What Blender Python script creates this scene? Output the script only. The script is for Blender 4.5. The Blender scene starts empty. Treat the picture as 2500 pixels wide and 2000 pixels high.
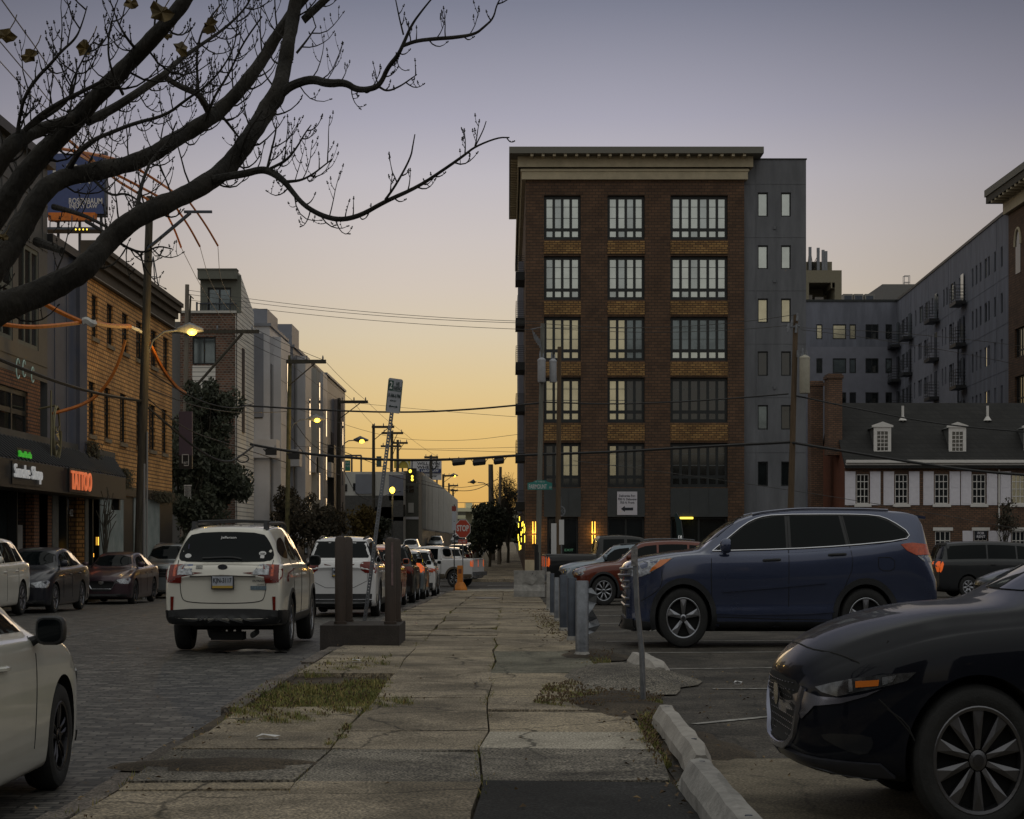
# Dusk street corner. The photograph is squeezed sideways (every wheel is an upright ellipse), so the
# whole world is built 1.2x tall: ST multiplies every height above the ground, in every mesh.
import bpy, bmesh, math, random
from mathutils import Vector, noise
from mathutils.bvhtree import BVHTree
random.seed(7)
ST=1.2; PI=math.pi; R=math.radians
scn=bpy.context.scene; COL=scn.collection
# ---------------------------------------------------------------- materials
MATS={}
def mat(name,col,rough=.6,metal=0,spec=.5,coat=0,emit=None,es=0,nz=0,nscale=6,bump=0,bscale=40,stretch=None,trans=0,col2=None,bias=.5):
    if name in MATS: return MATS[name]
    m=bpy.data.materials.new(name); m.use_nodes=True; nt=m.node_tree; N=nt.nodes; L=nt.links
    b=N['Principled BSDF']; c=(*col,1)
    b.inputs['Base Color'].default_value=c; b.inputs['Roughness'].default_value=rough
    b.inputs['Metallic'].default_value=metal; b.inputs['Specular IOR Level'].default_value=spec
    b.inputs['Coat Weight'].default_value=coat; b.inputs['Coat Roughness'].default_value=.04
    if emit: b.inputs['Emission Color'].default_value=(*emit,1); b.inputs['Emission Strength'].default_value=es
    if nz or bump or col2:
        tc=N.new('ShaderNodeTexCoord'); mp=N.new('ShaderNodeMapping'); L.new(tc.outputs['Object'],mp.inputs[0])
        if stretch: mp.inputs['Scale'].default_value=stretch
    if nz or col2:
        t=N.new('ShaderNodeTexNoise'); t.inputs['Scale'].default_value=nscale; t.inputs['Detail'].default_value=8; t.inputs['Roughness'].default_value=.65
        L.new(mp.outputs[0],t.inputs['Vector'])
        r=N.new('ShaderNodeValToRGB'); L.new(t.outputs['Fac'],r.inputs[0])
        k=nz or .15
        r.color_ramp.elements[0].position=bias-.18; r.color_ramp.elements[1].position=bias+.18
        lo=tuple(max(0,x*(1-k)) for x in col); hi=tuple(min(1,x*(1+k)) for x in col)
        if col2: lo=col; hi=col2
        r.color_ramp.elements[0].color=(*lo,1); r.color_ramp.elements[1].color=(*hi,1)
        L.new(r.outputs[0],b.inputs['Base Color'])
    if bump:
        t2=N.new('ShaderNodeTexNoise'); t2.inputs['Scale'].default_value=bscale; t2.inputs['Detail'].default_value=4
        L.new(mp.outputs[0],t2.inputs['Vector'])
        bp=N.new('ShaderNodeBump'); bp.inputs['Strength'].default_value=bump; bp.inputs['Distance'].default_value=.02
        L.new(t2.outputs['Fac'],bp.inputs['Height']); L.new(bp.outputs[0],b.inputs['Normal'])
    MATS[name]=m; return m
def brick(name,c1,c2,mortar,w=.22,h=.075,ms=.012,rough=.85,bump=.3,ground=False,zs=ST,nz=.35):
    if name in MATS: return MATS[name]
    m=bpy.data.materials.new(name); m.use_nodes=True; nt=m.node_tree; N=nt.nodes; L=nt.links
    b=N['Principled BSDF']; b.inputs['Roughness'].default_value=rough
    tc=N.new('ShaderNodeTexCoord'); sp=N.new('ShaderNodeSeparateXYZ'); L.new(tc.outputs['Object'],sp.inputs[0])
    cb=N.new('ShaderNodeCombineXYZ')
    if ground:
        nn=N.new('ShaderNodeTexNoise'); nn.inputs['Scale'].default_value=3; L.new(tc.outputs['Object'],nn.inputs['Vector'])
        ad=N.new('ShaderNodeVectorMath'); ad.operation='SCALE'; ad.inputs['Scale'].default_value=.17; L.new(nn.outputs['Color'],ad.inputs[0])
        a2=N.new('ShaderNodeVectorMath'); L.new(ad.outputs[0],a2.inputs[0]); L.new(tc.outputs['Object'],a2.inputs[1]); vec=a2.outputs[0]
    else:
        a=N.new('ShaderNodeMath'); a.operation='ADD'; L.new(sp.outputs[0],a.inputs[0]); L.new(sp.outputs[1],a.inputs[1])
        z=N.new('ShaderNodeMath'); z.operation='DIVIDE'; L.new(sp.outputs[2],z.inputs[0]); z.inputs[1].default_value=zs
        L.new(a.outputs[0],cb.inputs[0]); L.new(z.outputs[0],cb.inputs[1]); vec=cb.outputs[0]
    t=N.new('ShaderNodeTexBrick'); L.new(vec,t.inputs['Vector'])
    t.inputs['Scale'].default_value=1; t.inputs['Brick Width'].default_value=w; t.inputs['Row Height'].default_value=h; t.inputs['Mortar Size'].default_value=ms
    t.inputs['Color1'].default_value=(*c1,1); t.inputs['Color2'].default_value=(*c2,1); t.inputs['Mortar'].default_value=(*mortar,1); t.inputs['Bias'].default_value=-.1
    no=N.new('ShaderNodeTexNoise'); no.inputs['Scale'].default_value=.8 if not ground else 5; no.inputs['Detail'].default_value=8; L.new(tc.outputs['Object'],no.inputs['Vector'])
    rr=N.new('ShaderNodeValToRGB'); L.new(no.outputs['Fac'],rr.inputs[0]); rr.color_ramp.elements[0].position=.3; rr.color_ramp.elements[1].position=.7
    rr.color_ramp.elements[0].color=(1-nz,)*3+(1,); rr.color_ramp.elements[1].color=(1+nz*.4,)*3+(1,)
    mx=N.new('ShaderNodeMix'); mx.data_type='RGBA'; mx.blend_type='MULTIPLY'; mx.inputs[0].default_value=1
    L.new(t.outputs['Color'],mx.inputs[6]); L.new(rr.outputs[0],mx.inputs[7]); L.new(mx.outputs[2],b.inputs['Base Color'])
    bp=N.new('ShaderNodeBump'); bp.inputs['Strength'].default_value=bump; bp.inputs['Distance'].default_value=.02; bp.invert=True
    L.new(t.outputs['Fac'],bp.inputs['Height']); L.new(bp.outputs[0],b.inputs['Normal'])
    MATS[name]=m; return m
def slab(name,base,dark,speck,crack=.5,rough=.9):
    """weathered concrete/asphalt: blotches, aggregate specks and cracks"""
    if name in MATS: return MATS[name]
    m=bpy.data.materials.new(name); m.use_nodes=True; nt=m.node_tree; N=nt.nodes; L=nt.links
    b=N['Principled BSDF']; b.inputs['Roughness'].default_value=rough; b.inputs['Specular IOR Level'].default_value=.3
    tc=N.new('ShaderNodeTexCoord'); o=tc.outputs['Object']
    n1=N.new('ShaderNodeTexNoise'); n1.inputs['Scale'].default_value=1.1; n1.inputs['Detail'].default_value=9; n1.inputs['Roughness'].default_value=.7; L.new(o,n1.inputs['Vector'])
    r1=N.new('ShaderNodeValToRGB'); L.new(n1.outputs['Fac'],r1.inputs[0]); r1.color_ramp.elements[0].position=.36; r1.color_ramp.elements[1].position=.62
    r1.color_ramp.elements[0].color=(*dark,1); r1.color_ramp.elements[1].color=(*base,1)
    n2=N.new('ShaderNodeTexNoise'); n2.inputs['Scale'].default_value=55; n2.inputs['Detail'].default_value=3; L.new(o,n2.inputs['Vector'])
    r2=N.new('ShaderNodeValToRGB'); L.new(n2.outputs['Fac'],r2.inputs[0]); r2.color_ramp.elements[0].position=.40; r2.color_ramp.elements[1].position=.66
    r2.color_ramp.elements[0].color=(.45,.45,.45,1); r2.color_ramp.elements[1].color=(*[s for s in speck],1)
    mx=N.new('ShaderNodeMix'); mx.data_type='RGBA'; mx.blend_type='MULTIPLY'; mx.inputs[0].default_value=1
    L.new(r1.outputs[0],mx.inputs[6]); L.new(r2.outputs[0],mx.inputs[7]); out=mx.outputs[2]
    n4=N.new('ShaderNodeTexNoise'); n4.inputs['Scale'].default_value=.55; n4.inputs['Detail'].default_value=12; n4.inputs['Roughness'].default_value=.75; n4.inputs['Distortion'].default_value=.6; L.new(o,n4.inputs['Vector'])
    r4=N.new('ShaderNodeValToRGB'); L.new(n4.outputs['Fac'],r4.inputs[0]); r4.color_ramp.elements[0].position=.42; r4.color_ramp.elements[1].position=.56; r4.color_ramp.elements[0].color=(.60,.59,.57,1); r4.color_ramp.elements[1].color=(1.08,1.07,1.05,1)
    v5=N.new('ShaderNodeTexVoronoi'); v5.inputs['Scale'].default_value=3.2; L.new(o,v5.inputs['Vector']); r5=N.new('ShaderNodeValToRGB'); L.new(v5.outputs['Distance'],r5.inputs[0]); r5.color_ramp.elements[0].position=.06; r5.color_ramp.elements[1].position=.10; r5.color_ramp.elements[0].color=(.55,.54,.52,1); r5.color_ramp.elements[1].color=(1,1,1,1)
    for rx_ in (r4,r5):
        m4=N.new('ShaderNodeMix'); m4.data_type='RGBA'; m4.blend_type='MULTIPLY'; m4.inputs[0].default_value=1; L.new(out,m4.inputs[6]); L.new(rx_.outputs[0],m4.inputs[7]); out=m4.outputs[2]
    if crack:
        n3=N.new('ShaderNodeTexNoise'); n3.inputs['Scale'].default_value=1.6; n3.inputs['Detail'].default_value=5; L.new(o,n3.inputs['Vector'])
        sc=N.new('ShaderNodeVectorMath'); sc.operation='SCALE'; sc.inputs['Scale'].default_value=.55; L.new(n3.outputs['Color'],sc.inputs[0])
        ad=N.new('ShaderNodeVectorMath'); L.new(o,ad.inputs[0]); L.new(sc.outputs[0],ad.inputs[1])
        v=N.new('ShaderNodeTexVoronoi'); v.feature='DISTANCE_TO_EDGE'; v.inputs['Scale'].default_value=.55; L.new(ad.outputs[0],v.inputs['Vector'])
        r3=N.new('ShaderNodeValToRGB'); L.new(v.outputs['Distance'],r3.inputs[0]); r3.color_ramp.elements[0].position=.004; r3.color_ramp.elements[1].position=.013
        r3.color_ramp.elements[0].color=(1-crack,)*3+(1,); r3.color_ramp.elements[1].color=(1,1,1,1)
        m2=N.new('ShaderNodeMix'); m2.data_type='RGBA'; m2.blend_type='MULTIPLY'; m2.inputs[0].default_value=1
        L.new(out,m2.inputs[6]); L.new(r3.outputs[0],m2.inputs[7]); out=m2.outputs[2]
    L.new(out,b.inputs['Base Color'])
    bp=N.new('ShaderNodeBump'); bp.inputs['Strength'].default_value=.5; bp.inputs['Distance'].default_value=.01
    L.new(n2.outputs['Fac'],bp.inputs['Height']); L.new(bp.outputs[0],b.inputs['Normal'])
    MATS[name]=m; return m
def paint(name,c,metal=.25,rough=.3): return mat(name,c,rough,metal,.3,coat=.5 if max(c)<.07 else .8,nz=.08,nscale=3)
M=dict(
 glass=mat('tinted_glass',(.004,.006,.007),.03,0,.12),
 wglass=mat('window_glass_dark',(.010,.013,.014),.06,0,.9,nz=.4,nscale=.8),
 sky_pane=mat('window_glass_over_shade',(.60,.64,.60),.16,.72,.5,nz=.12,nscale=.7),  # pale tint stands in for sky reflected in the glass, over drawn blinds
 sky_pane2=mat('window_glass_over_grey_shade',(.46,.50,.49),.2,.68,.5,nz=.2,nscale=.5),  # greyer variant of the same painted sky reflection
 mid_pane=mat('window_glass_painted_dim_sky',(.16,.19,.20),.14,.6,.5,nz=.3,nscale=.6),  # dimmer tint for panes with a weaker painted reflection
 warm_pane=mat('window_glass_over_cream_shade',(.62,.57,.40),.16,.72,.5,nz=.15,nscale=.8),  # cream tint paints the low yellow sky reflected in the glass
 chrome=mat('chrome',(.55,.56,.6),.14,1), alloy=mat('alloy',(.33,.34,.37),.28,1,nz=.1,nscale=9), darkalloy=mat('dark_alloy',(.09,.09,.10),.3,1),
 plastic=mat('black_plastic',(.012,.013,.015),.5,nz=.2,nscale=30,bump=.1,bscale=200), rubber=mat('rubber',(.011,.011,.011),.8,nz=.3,nscale=20,bump=.2,bscale=90),
 red=mat('red_lens',(.12,.009,.005),.2,.0,.3,coat=.3,nz=.3,nscale=30), amber=mat('amber_lens',(.6,.16,.02),.15,.1,.6,coat=1), clear=mat('clear_lens',(.24,.25,.27),.2,.7,.5,coat=.6,nz=.6,nscale=25),
 redorange=mat('orange_red_lens',(.42,.055,.010),.2,.0,.4,coat=.4,nz=.3,nscale=24),
 litred=mat('lit_tail_lens',(.6,.1,.02),.2,0,.5,emit=(1,.16,.02),es=.35),
 platew=mat('plate_white',(.35,.37,.42),.5,nz=.1), platey=mat('plate_yellow',(.4,.26,.04),.5), ink=mat('dark_ink',(.01,.012,.02),.6), whitetxt=mat('white_vinyl',(.55,.55,.55),.6),
 under=mat('underbody_black',(.006,.006,.006),.9),
 wood=mat('pole_wood',(.055,.048,.036),.9,nz=.45,nscale=3,stretch=(6,6,.4),bump=.5,bscale=20), woodlt=mat('pole_wood_pale',(.16,.14,.115),.9,nz=.35,nscale=3,stretch=(6,6,.4),bump=.4,bscale=20),
 steel=mat('galvanised_steel',(.17,.18,.20),.42,.6,nz=.3,nscale=7,bump=.1,bscale=30), steeldk=mat('weathered_steel_paint',(.055,.065,.085),.5,.35,nz=.25,nscale=5),
 cable=mat('cable_black',(.012,.012,.013),.6,nz=.2), wire=mat('bare_wire',(.03,.028,.026),.5,nz=.2), sleeve=mat('orange_line_sleeve',(.50,.14,.012),.6,nz=.3,nscale=5), sleevewhite=mat('white_line_sleeve',(.5,.5,.48),.6,nz=.2),
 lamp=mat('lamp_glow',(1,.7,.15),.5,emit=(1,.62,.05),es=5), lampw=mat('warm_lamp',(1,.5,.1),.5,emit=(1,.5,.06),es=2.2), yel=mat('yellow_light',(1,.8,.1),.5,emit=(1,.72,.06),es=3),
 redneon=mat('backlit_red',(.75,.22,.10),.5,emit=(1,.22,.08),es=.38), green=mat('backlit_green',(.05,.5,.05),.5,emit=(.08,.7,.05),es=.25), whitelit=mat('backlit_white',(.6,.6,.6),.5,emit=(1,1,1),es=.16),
 conc=mat('concrete',(.26,.25,.235),.9,nz=.3,nscale=5,bump=.5,bscale=35), conclt=mat('pale_concrete',(.30,.28,.255),.9,nz=.25,nscale=4,bump=.4,bscale=40),
)
# ---------------------------------------------------------------- mesh helpers
class MB:
    def __init__(s): s.v=[]; s.f=[]; s.m=[]; s.mi=0
    def add(s,vs,fs):
        o=len(s.v); s.v+=[tuple(v) for v in vs]; s.f+=[tuple(i+o for i in f) for f in fs]; s.m+=[s.mi]*len(fs); return s
    def quad(s,a,b,c,d): return s.add([a,b,c,d],[(0,1,2,3)])
    def poly(s,pts): return s.add(pts,[tuple(range(len(pts)))])
    def box(s,x0,x1,y0,y1,z0,z1):
        return s.add([(x0,y0,z0),(x1,y0,z0),(x1,y1,z0),(x0,y1,z0),(x0,y0,z1),(x1,y0,z1),(x1,y1,z1),(x0,y1,z1)],[(0,3,2,1),(4,5,6,7),(0,1,5,4),(1,2,6,5),(2,3,7,6),(3,0,4,7)])
    def obox(s,O,U,N,a,b,z0,z1,n0,n1):
        """box in a wall frame: a..b along U, n0..n1 along the outward normal N"""
        P=lambda u,n,z:(O[0]+U[0]*u+N[0]*n,O[1]+U[1]*u+N[1]*n,z)
        return s.add([P(a,n0,z0),P(b,n0,z0),P(b,n1,z0),P(a,n1,z0),P(a,n0,z1),P(b,n0,z1),P(b,n1,z1),P(a,n1,z1)],[(0,3,2,1),(4,5,6,7),(0,1,5,4),(1,2,6,5),(2,3,7,6),(3,0,4,7)])
    def prism(s,pts,d):
        """extrude a 3-D polygon by vector d"""
        n=len(pts); d=Vector(d); q=[Vector(p)+d for p in pts]
        return s.add(list(pts)+q,[tuple(range(n))[::-1],tuple(range(n,2*n))]+[(i,(i+1)%n,n+(i+1)%n,n+i) for i in range(n)])
    def tube(s,pts,r,n=6,cap=True):
        pts=[Vector(p) for p in pts]; k=len(pts)
        rs=list(r) if hasattr(r,'__len__') else [r]*k
        vs=[]; up=None
        for i,p in enumerate(pts):
            t=(pts[min(i+1,k-1)]-pts[max(i-1,0)])
            t=t.normalized() if t.length>1e-9 else Vector((0,0,1))
            if up is None: up=Vector((0,0,1)) if abs(t.z)<.9 else Vector((0,1,0))
            a=(up-t*up.dot(t))
            a=a.normalized() if a.length>1e-6 else t.orthogonal().normalized()
            up=a; b=t.cross(a)
            for j in range(n):
                w=2*PI*j/n; vs.append(p+(a*math.cos(w)+b*math.sin(w))*rs[i])
        fs=[(i*n+j,i*n+(j+1)%n,(i+1)*n+(j+1)%n,(i+1)*n+j) for i in range(k-1) for j in range(n)]
        if cap and n>2: fs+=[tuple(range(n))[::-1],tuple(range((k-1)*n,k*n))]
        return s.add(vs,fs)
    def lathe(s,prof,n,c=(0,0,0),axis='z',cap=True):
        """prof: (radius, height) pairs"""
        vs=[]
        for r,h in prof:
            for j in range(n):
                w=2*PI*j/n; x,y=r*math.cos(w),r*math.sin(w)
                p=(x,y,h) if axis=='z' else ((x,h,y) if axis=='y' else (h,x,y))
                vs.append((c[0]+p[0],c[1]+p[1],c[2]+p[2]))
        k=len(prof)
        fs=[(i*n+j,i*n+(j+1)%n,(i+1)*n+(j+1)%n,(i+1)*n+j) for i in range(k-1) for j in range(n)]
        if cap: fs+=[tuple(range(n))[::-1],tuple(range((k-1)*n,k*n))]
        return s.add(vs,fs)
    def sphere(s,c,r,n=10,sz=1):
        return s.lathe([(max(1e-4,r*math.sin(PI*i/6)),-r*sz*math.cos(PI*i/6)) for i in range(7)],n,c)
def link(name,mb,mats,parent=None,smooth=False,label=None):
    me=bpy.data.meshes.new(name); me.from_pydata([(x,y,z*ST) for x,y,z in mb.v],[],mb.f)
    for m in (mats if isinstance(mats,(list,tuple)) else [mats]): me.materials.append(m)
    for p,i in zip(me.polygons,mb.m): p.material_index=i; p.use_smooth=smooth
    bm=bmesh.new(); bm.from_mesh(me); bmesh.ops.recalc_face_normals(bm,faces=bm.faces); bm.to_mesh(me); bm.free()
    if smooth: me.set_sharp_from_angle(angle=R(38))
    o=bpy.data.objects.new(name,me); COL.objects.link(o)
    if parent is not None: o.parent=parent
    if label: o['label']=label
    return o
def thing(name,label,cat,loc=(0,0,0),rz=0,group=None):
    o=bpy.data.objects.new(name,None); COL.objects.link(o); o.location=(loc[0],loc[1],loc[2]*ST); o.rotation_euler=(0,0,rz)
    o.empty_display_size=.2
    o['label']=label; o['category']=cat
    if group: o['group']=group
    return o
def tag(o,label,cat,group=None,kind=None):
    if label: o['label']=label
    if cat: o['category']=cat
    if group: o['group']=group
    if kind: o['kind']=kind
    return o
def struct(name,mb,mats,smooth=False):
    o=link(name,mb,mats,None,smooth); o['kind']='structure'; return o
def copy_tree(o,parent=None):
    c=o.copy(); COL.objects.link(c)
    if parent is not None: c.parent=parent
    for ch in list(o.children): copy_tree(ch,c)
    return c
_fonts={}
def text_mb(mb,s,O,right,up,w,h,depth=.004,bold=0,align='c'):
    """lettering fitted into a w x h box centred on O, facing right x up"""
    cu=bpy.data.curves.new('t','FONT'); cu.body=s; cu.size=1; cu.resolution_u=3; cu.offset=bold; cu.extrude=.001
    ob=bpy.data.objects.new('t',cu); COL.objects.link(ob); dg=bpy.context.evaluated_depsgraph_get(); dg.update()
    me=bpy.data.meshes.new_from_object(ob.evaluated_get(dg)); bpy.data.objects.remove(ob); bpy.data.curves.remove(cu)
    vs=[v.co.copy() for v in me.vertices]; fs=[tuple(p.vertices) for p in me.polygons]; bpy.data.meshes.remove(me)
    x0=min(v.x for v in vs); x1=max(v.x for v in vs); y0=min(v.y for v in vs); y1=max(v.y for v in vs)
    O=Vector(O); r=Vector(right).normalized(); u=Vector(up).normalized(); n=r.cross(u)
    out=[]
    for v in vs:
        fx=((v.x-x0)/(x1-x0)-.5)*w; fy=((v.y-y0)/(y1-y0)-.5)*h
        out.append(O+r*fx+u*fy+n*(depth if v.z>0 else 0))
    mb.add(out,fs); return mb
# wall with real openings, panes set back in the reveal
def holed(mb,O,U,N,u0,u1,z0,z1,holes,depth=.12):
    us=sorted({u0,u1,*[h[0] for h in holes],*[h[1] for h in holes]}); zs=sorted({z0,z1,*[h[2] for h in holes],*[h[3] for h in holes]})
    us=[u for u in us if u0-1e-6<=u<=u1+1e-6]; zs=[z for z in zs if z0-1e-6<=z<=z1+1e-6]
    P=lambda u,n,z:(O[0]+U[0]*u+N[0]*n,O[1]+U[1]*u+N[1]*n,z)
    for i in range(len(us)-1):
        for j in range(len(zs)-1):
            cu=(us[i]+us[i+1])/2; cz=(zs[j]+zs[j+1])/2
            if any(h[0]<cu<h[1] and h[2]<cz<h[3] for h in holes): continue
            mb.quad(P(us[i],0,zs[j]),P(us[i+1],0,zs[j]),P(us[i+1],0,zs[j+1]),P(us[i],0,zs[j+1]))
    for a,b,c,d in holes:
        for q in (((a,c),(b,c)),((b,c),(b,d)),((b,d),(a,d)),((a,d),(a,c))):
            (p,r),(s,t)=q; mb.quad(P(p,0,r),P(s,0,t),P(s,-depth,t),P(p,-depth,r))
def window(par,O,U,N,a,b,c,d,nx,bars,fm,pm,depth=.12,fw=.06,pmap=None,label=None,ft=.05):
    """frame with mullions (one mesh) and its panes; pmap(ix,iz)->material key"""
    f=MB(); n0,n1=-depth+.002,-depth+ft
    f.obox(O,U,N,a,a+fw,c,d,n0,n1); f.obox(O,U,N,b-fw,b,c,d,n0,n1); f.obox(O,U,N,a+fw,b-fw,c,c+fw,n0,n1); f.obox(O,U,N,a+fw,b-fw,d-fw,d,n0,n1)
    xs=[a+fw/2+(b-a-fw)*i/nx for i in range(nx+1)]
    zb=[c+fw/2]+[c+(d-c)*t for t in bars]+[d-fw/2]
    for x in xs[1:-1]: f.obox(O,U,N,x-fw/2,x+fw/2,c+fw,d-fw,n0,n1+.003)
    for z in zb[1:-1]: f.obox(O,U,N,a+fw,b-fw,z-fw/2,z+fw/2,n0,n1-.004)
    w=link('window',f,fm,par,label=label)
    groups={}
    for i in range(nx):
        for j in range(len(zb)-1):
            k=pmap(i,j) if pmap else pm
            groups.setdefault(k,[]).append((xs[i],xs[i+1],zb[j],zb[j+1]))
    for k,l in groups.items():
        p=MB()
        for (x0,x1,z0,z1) in l: p.obox(O,U,N,x0+.003,x1-.003,z0+.003,z1-.003,-depth-.01,-depth+.012)
        link('pane',p,M[k],w)
    return w
# picture -> place (used once, to measure): x,y in the 2500x2000 photograph, Y metres away
def W(x,y,Y): return Vector(((x-1240)*Y/4000,Y,1.33+(1322-y)*Y/4800))
def fx(x,Y): return (x-1240)*Y/4000
def fz(y,Y): return 1.33+(1322-y)*Y/4800
GP=[(-60,0),(25,0),(40,-.1),(60,-.35),(80,-.65),(95,-.7),(110,-.5),(160,0),(230,.7),(330,1.2),(3000,1.2)]
def g(Y):
    for (a,u),(b,v) in zip(GP,GP[1:]):
        if Y<=b: return u+(v-u)*max(0,(Y-a))/(b-a)
    return 1.2
def gy(y,dz=0):
    """distance of the ground point seen at picture row y"""
    lo,hi=5,400
    for _ in range(40):
        m=(lo+hi)/2
        if 1322+(1.33-g(m)-dz)*4800/m>y: lo=m
        else: hi=m
    return lo
def gp(x,y,dz=0):
    Y=gy(y,dz); return (fx(x,Y),Y,g(Y)+dz)
def strip(mb,x0,x1,ya,yb,dz,step=4,side=0):
    n=max(1,int((yb-ya)/step)); ys=[ya+(yb-ya)*i/n for i in range(n+1)]
    ys=sorted(set(ys+[p[0] for p in GP if ya<p[0]<yb]))
    f0=x0 if callable(x0) else (lambda Y:x0); f1=x1 if callable(x1) else (lambda Y:x1)
    for a,b in zip(ys,ys[1:]):
        A,B=g(a)+dz,g(b)+dz
        mb.quad((f0(a),a,A),(f1(a),a,A),(f1(b),b,B),(f0(b),b,B))
        if side:
            mb.quad((f0(a),a,A),(f0(b),b,B),(f0(b),b,B-side),(f0(a),a,A-side)); mb.quad((f1(a),a,A),(f1(b),b,B),(f1(b),b,B-side),(f1(a),a,A-side))
    if side:
        for Y in (ys[0],ys[-1]): mb.quad((f0(Y),Y,g(Y)+dz),(f1(Y),Y,g(Y)+dz),(f1(Y),Y,g(Y)+dz-side),(f0(Y),Y,g(Y)+dz-side))
    return mb
# ---------------------------------------------------------------- camera, sky, light
cam=bpy.data.cameras.new('camera'); co=bpy.data.objects.new('camera',cam); COL.objects.link(co); scn.camera=co
co.location=(0,0,1.33*ST); co.rotation_euler=(R(90),0,0); cam.lens=57.6; cam.sensor_width=36; cam.shift_y=322/2500; cam.shift_x=10/2500; cam.clip_end=5000; cam.clip_start=.1
wd=bpy.data.worlds.new('World'); scn.world=wd; wd.use_nodes=True; nt=wd.node_tree; N=nt.nodes; L=nt.links; bg=N['Background']
tc=N.new('ShaderNodeTexCoord'); nm=N.new('ShaderNodeVectorMath'); nm.operation='NORMALIZE'; L.new(tc.outputs['Generated'],nm.inputs[0])
sp=N.new('ShaderNodeSeparateXYZ'); L.new(nm.outputs[0],sp.inputs[0])
def s2l(c): return tuple(((x/255)/12.92 if x/255<.04045 else ((x/255+.055)/1.055)**2.4) for x in c)
def ramp(stops):
    r=N.new('ShaderNodeValToRGB'); L.new(sp.outputs[2],r.inputs[0]); e=r.color_ramp.elements
    for i,(p,c) in enumerate(stops):
        x=e[i] if i<2 else e.new(p)
        x.position=p; x.color=(*s2l(c),1)
    return r
west=ramp([(0,(208,160,86)),(.03,(219,175,100)),(.065,(225,190,122)),(.095,(222,198,150)),(.125,(216,201,174)),(.154,(210,198,186)),(.18,(204,195,191)),(.217,(191,186,192)),(.25,(168,166,180)),(.313,(124,127,144)),(.45,(140,142,150)),(.7,(200,201,196)),(1,(206,206,201))])
east=ramp([(0,(150,142,128)),(.05,(170,162,146)),(.11,(176,172,164)),(.2,(172,172,172)),(.32,(172,172,170)),(.6,(198,199,194)),(1,(206,206,201))])
mr=N.new('ShaderNodeMapRange'); L.new(sp.outputs[1],mr.inputs[0]); mr.inputs[1].default_value=-.35; mr.inputs[2].default_value=.85; mr.interpolation_type='SMOOTHSTEP'
mx=N.new('ShaderNodeMix'); mx.data_type='RGBA'; L.new(mr.outputs[0],mx.inputs[0]); L.new(east.outputs[0],mx.inputs[6]); ln=N.new('ShaderNodeVectorMath'); ln.operation='MULTIPLY'; ln.inputs[1].default_value=(1,1,0); L.new(nm.outputs[0],ln.inputs[0]); l2=N.new('ShaderNodeVectorMath'); l2.operation='NORMALIZE'; L.new(ln.outputs[0],l2.inputs[0]); s3=N.new('ShaderNodeSeparateXYZ'); L.new(l2.outputs[0],s3.inputs[0])
ab=N.new('ShaderNodeMath'); ab.operation='ABSOLUTE'; L.new(s3.outputs[0],ab.inputs[0]); az=N.new('ShaderNodeMapRange'); az.interpolation_type='SMOOTHSTEP'; L.new(ab.outputs[0],az.inputs[0]); az.inputs[1].default_value=.04; az.inputs[2].default_value=.42; az.inputs[3].default_value=1; az.inputs[4].default_value=.56
wz_=N.new('ShaderNodeVectorMath'); wz_.operation='SCALE'; L.new(west.outputs[0],wz_.inputs[0]); L.new(az.outputs[0],wz_.inputs['Scale']); L.new(wz_.outputs[0],mx.inputs[7])
# physical twilight air added on top of the measured afterglow
sk=N.new('ShaderNodeTexSky'); sk.sky_type='NISHITA'; sk.sun_disc=False; sk.sun_elevation=R(1); sk.sun_rotation=R(-4); sk.altitude=20
L.new(mx.outputs[2],bg.inputs[0]); bg.inputs[1].default_value=.98
b2=N.new('ShaderNodeBackground'); L.new(sk.outputs[0],b2.inputs[0]); b2.inputs[1].default_value=.001
ad=N.new('ShaderNodeAddShader'); L.new(bg.outputs[0],ad.inputs[0]); L.new(b2.outputs[0],ad.inputs[1]); L.new(ad.outputs[0],N['World Output'].inputs[0])
sn=bpy.data.lights.new('sun','SUN'); sn.energy=.12; sn.angle=R(14); sn.color=(1,.72,.45); so=bpy.data.objects.new('sun',sn); COL.objects.link(so)
so.rotation_euler=(R(86),0,R(176))
vs=scn.view_settings; vs.view_transform='Standard'; vs.look='None'; vs.gamma=1; vs.exposure=0
# ---------------------------------------------------------------- ground
asph=slab('street_asphalt',(.08,.078,.08),(.05,.049,.05),(1.7,1.65,1.6),.35)
sett=brick('stone_setts',(.135,.125,.11),(.012,.0115,.011),(.008,.008,.008),w=.24,h=.10,ms=.012,ground=True,bump=1,rough=.6,nz=.8)
lotm=slab('lot_asphalt',(.075,.069,.061),(.036,.034,.031),(2.0,1.9,1.8),.45)
soil=slab('bare_soil',(.085,.07,.05),(.045,.036,.026),(1.5,1.4,1.3),0)
cwalk=slab('sidewalk_concrete',(.33,.285,.225),(.19,.166,.132),(1.45,1.4,1.3),.6)
cwalk2=slab('sidewalk_concrete_tan',(.36,.31,.235),(.215,.185,.143),(1.45,1.4,1.3),.75)
cwalk3=slab('sidewalk_concrete_green',(.20,.19,.155),(.14,.135,.11),(1.4,1.4,1.3),.4)
cpale=slab('pale_cement',(.46,.42,.36),(.36,.33,.28),(1.25,1.25,1.2),.7)
gravel=slab('worn_asphalt_gravel',(.12,.115,.105),(.05,.048,.046),(3.2,3.0,2.7),.3)
patchm=slab('asphalt_patch',(.026,.026,.026),(.018,.018,.018),(1.8,1.8,1.8),.3)
sandy=slab('sandy_lot',(.24,.205,.155),(.18,.155,.115),(1.2,1.2,1.15),.3)
curbm=slab('kerb_granite',(.17,.155,.135),(.11,.10,.09),(1.5,1.4,1.4),.4)
mb=MB()
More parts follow.
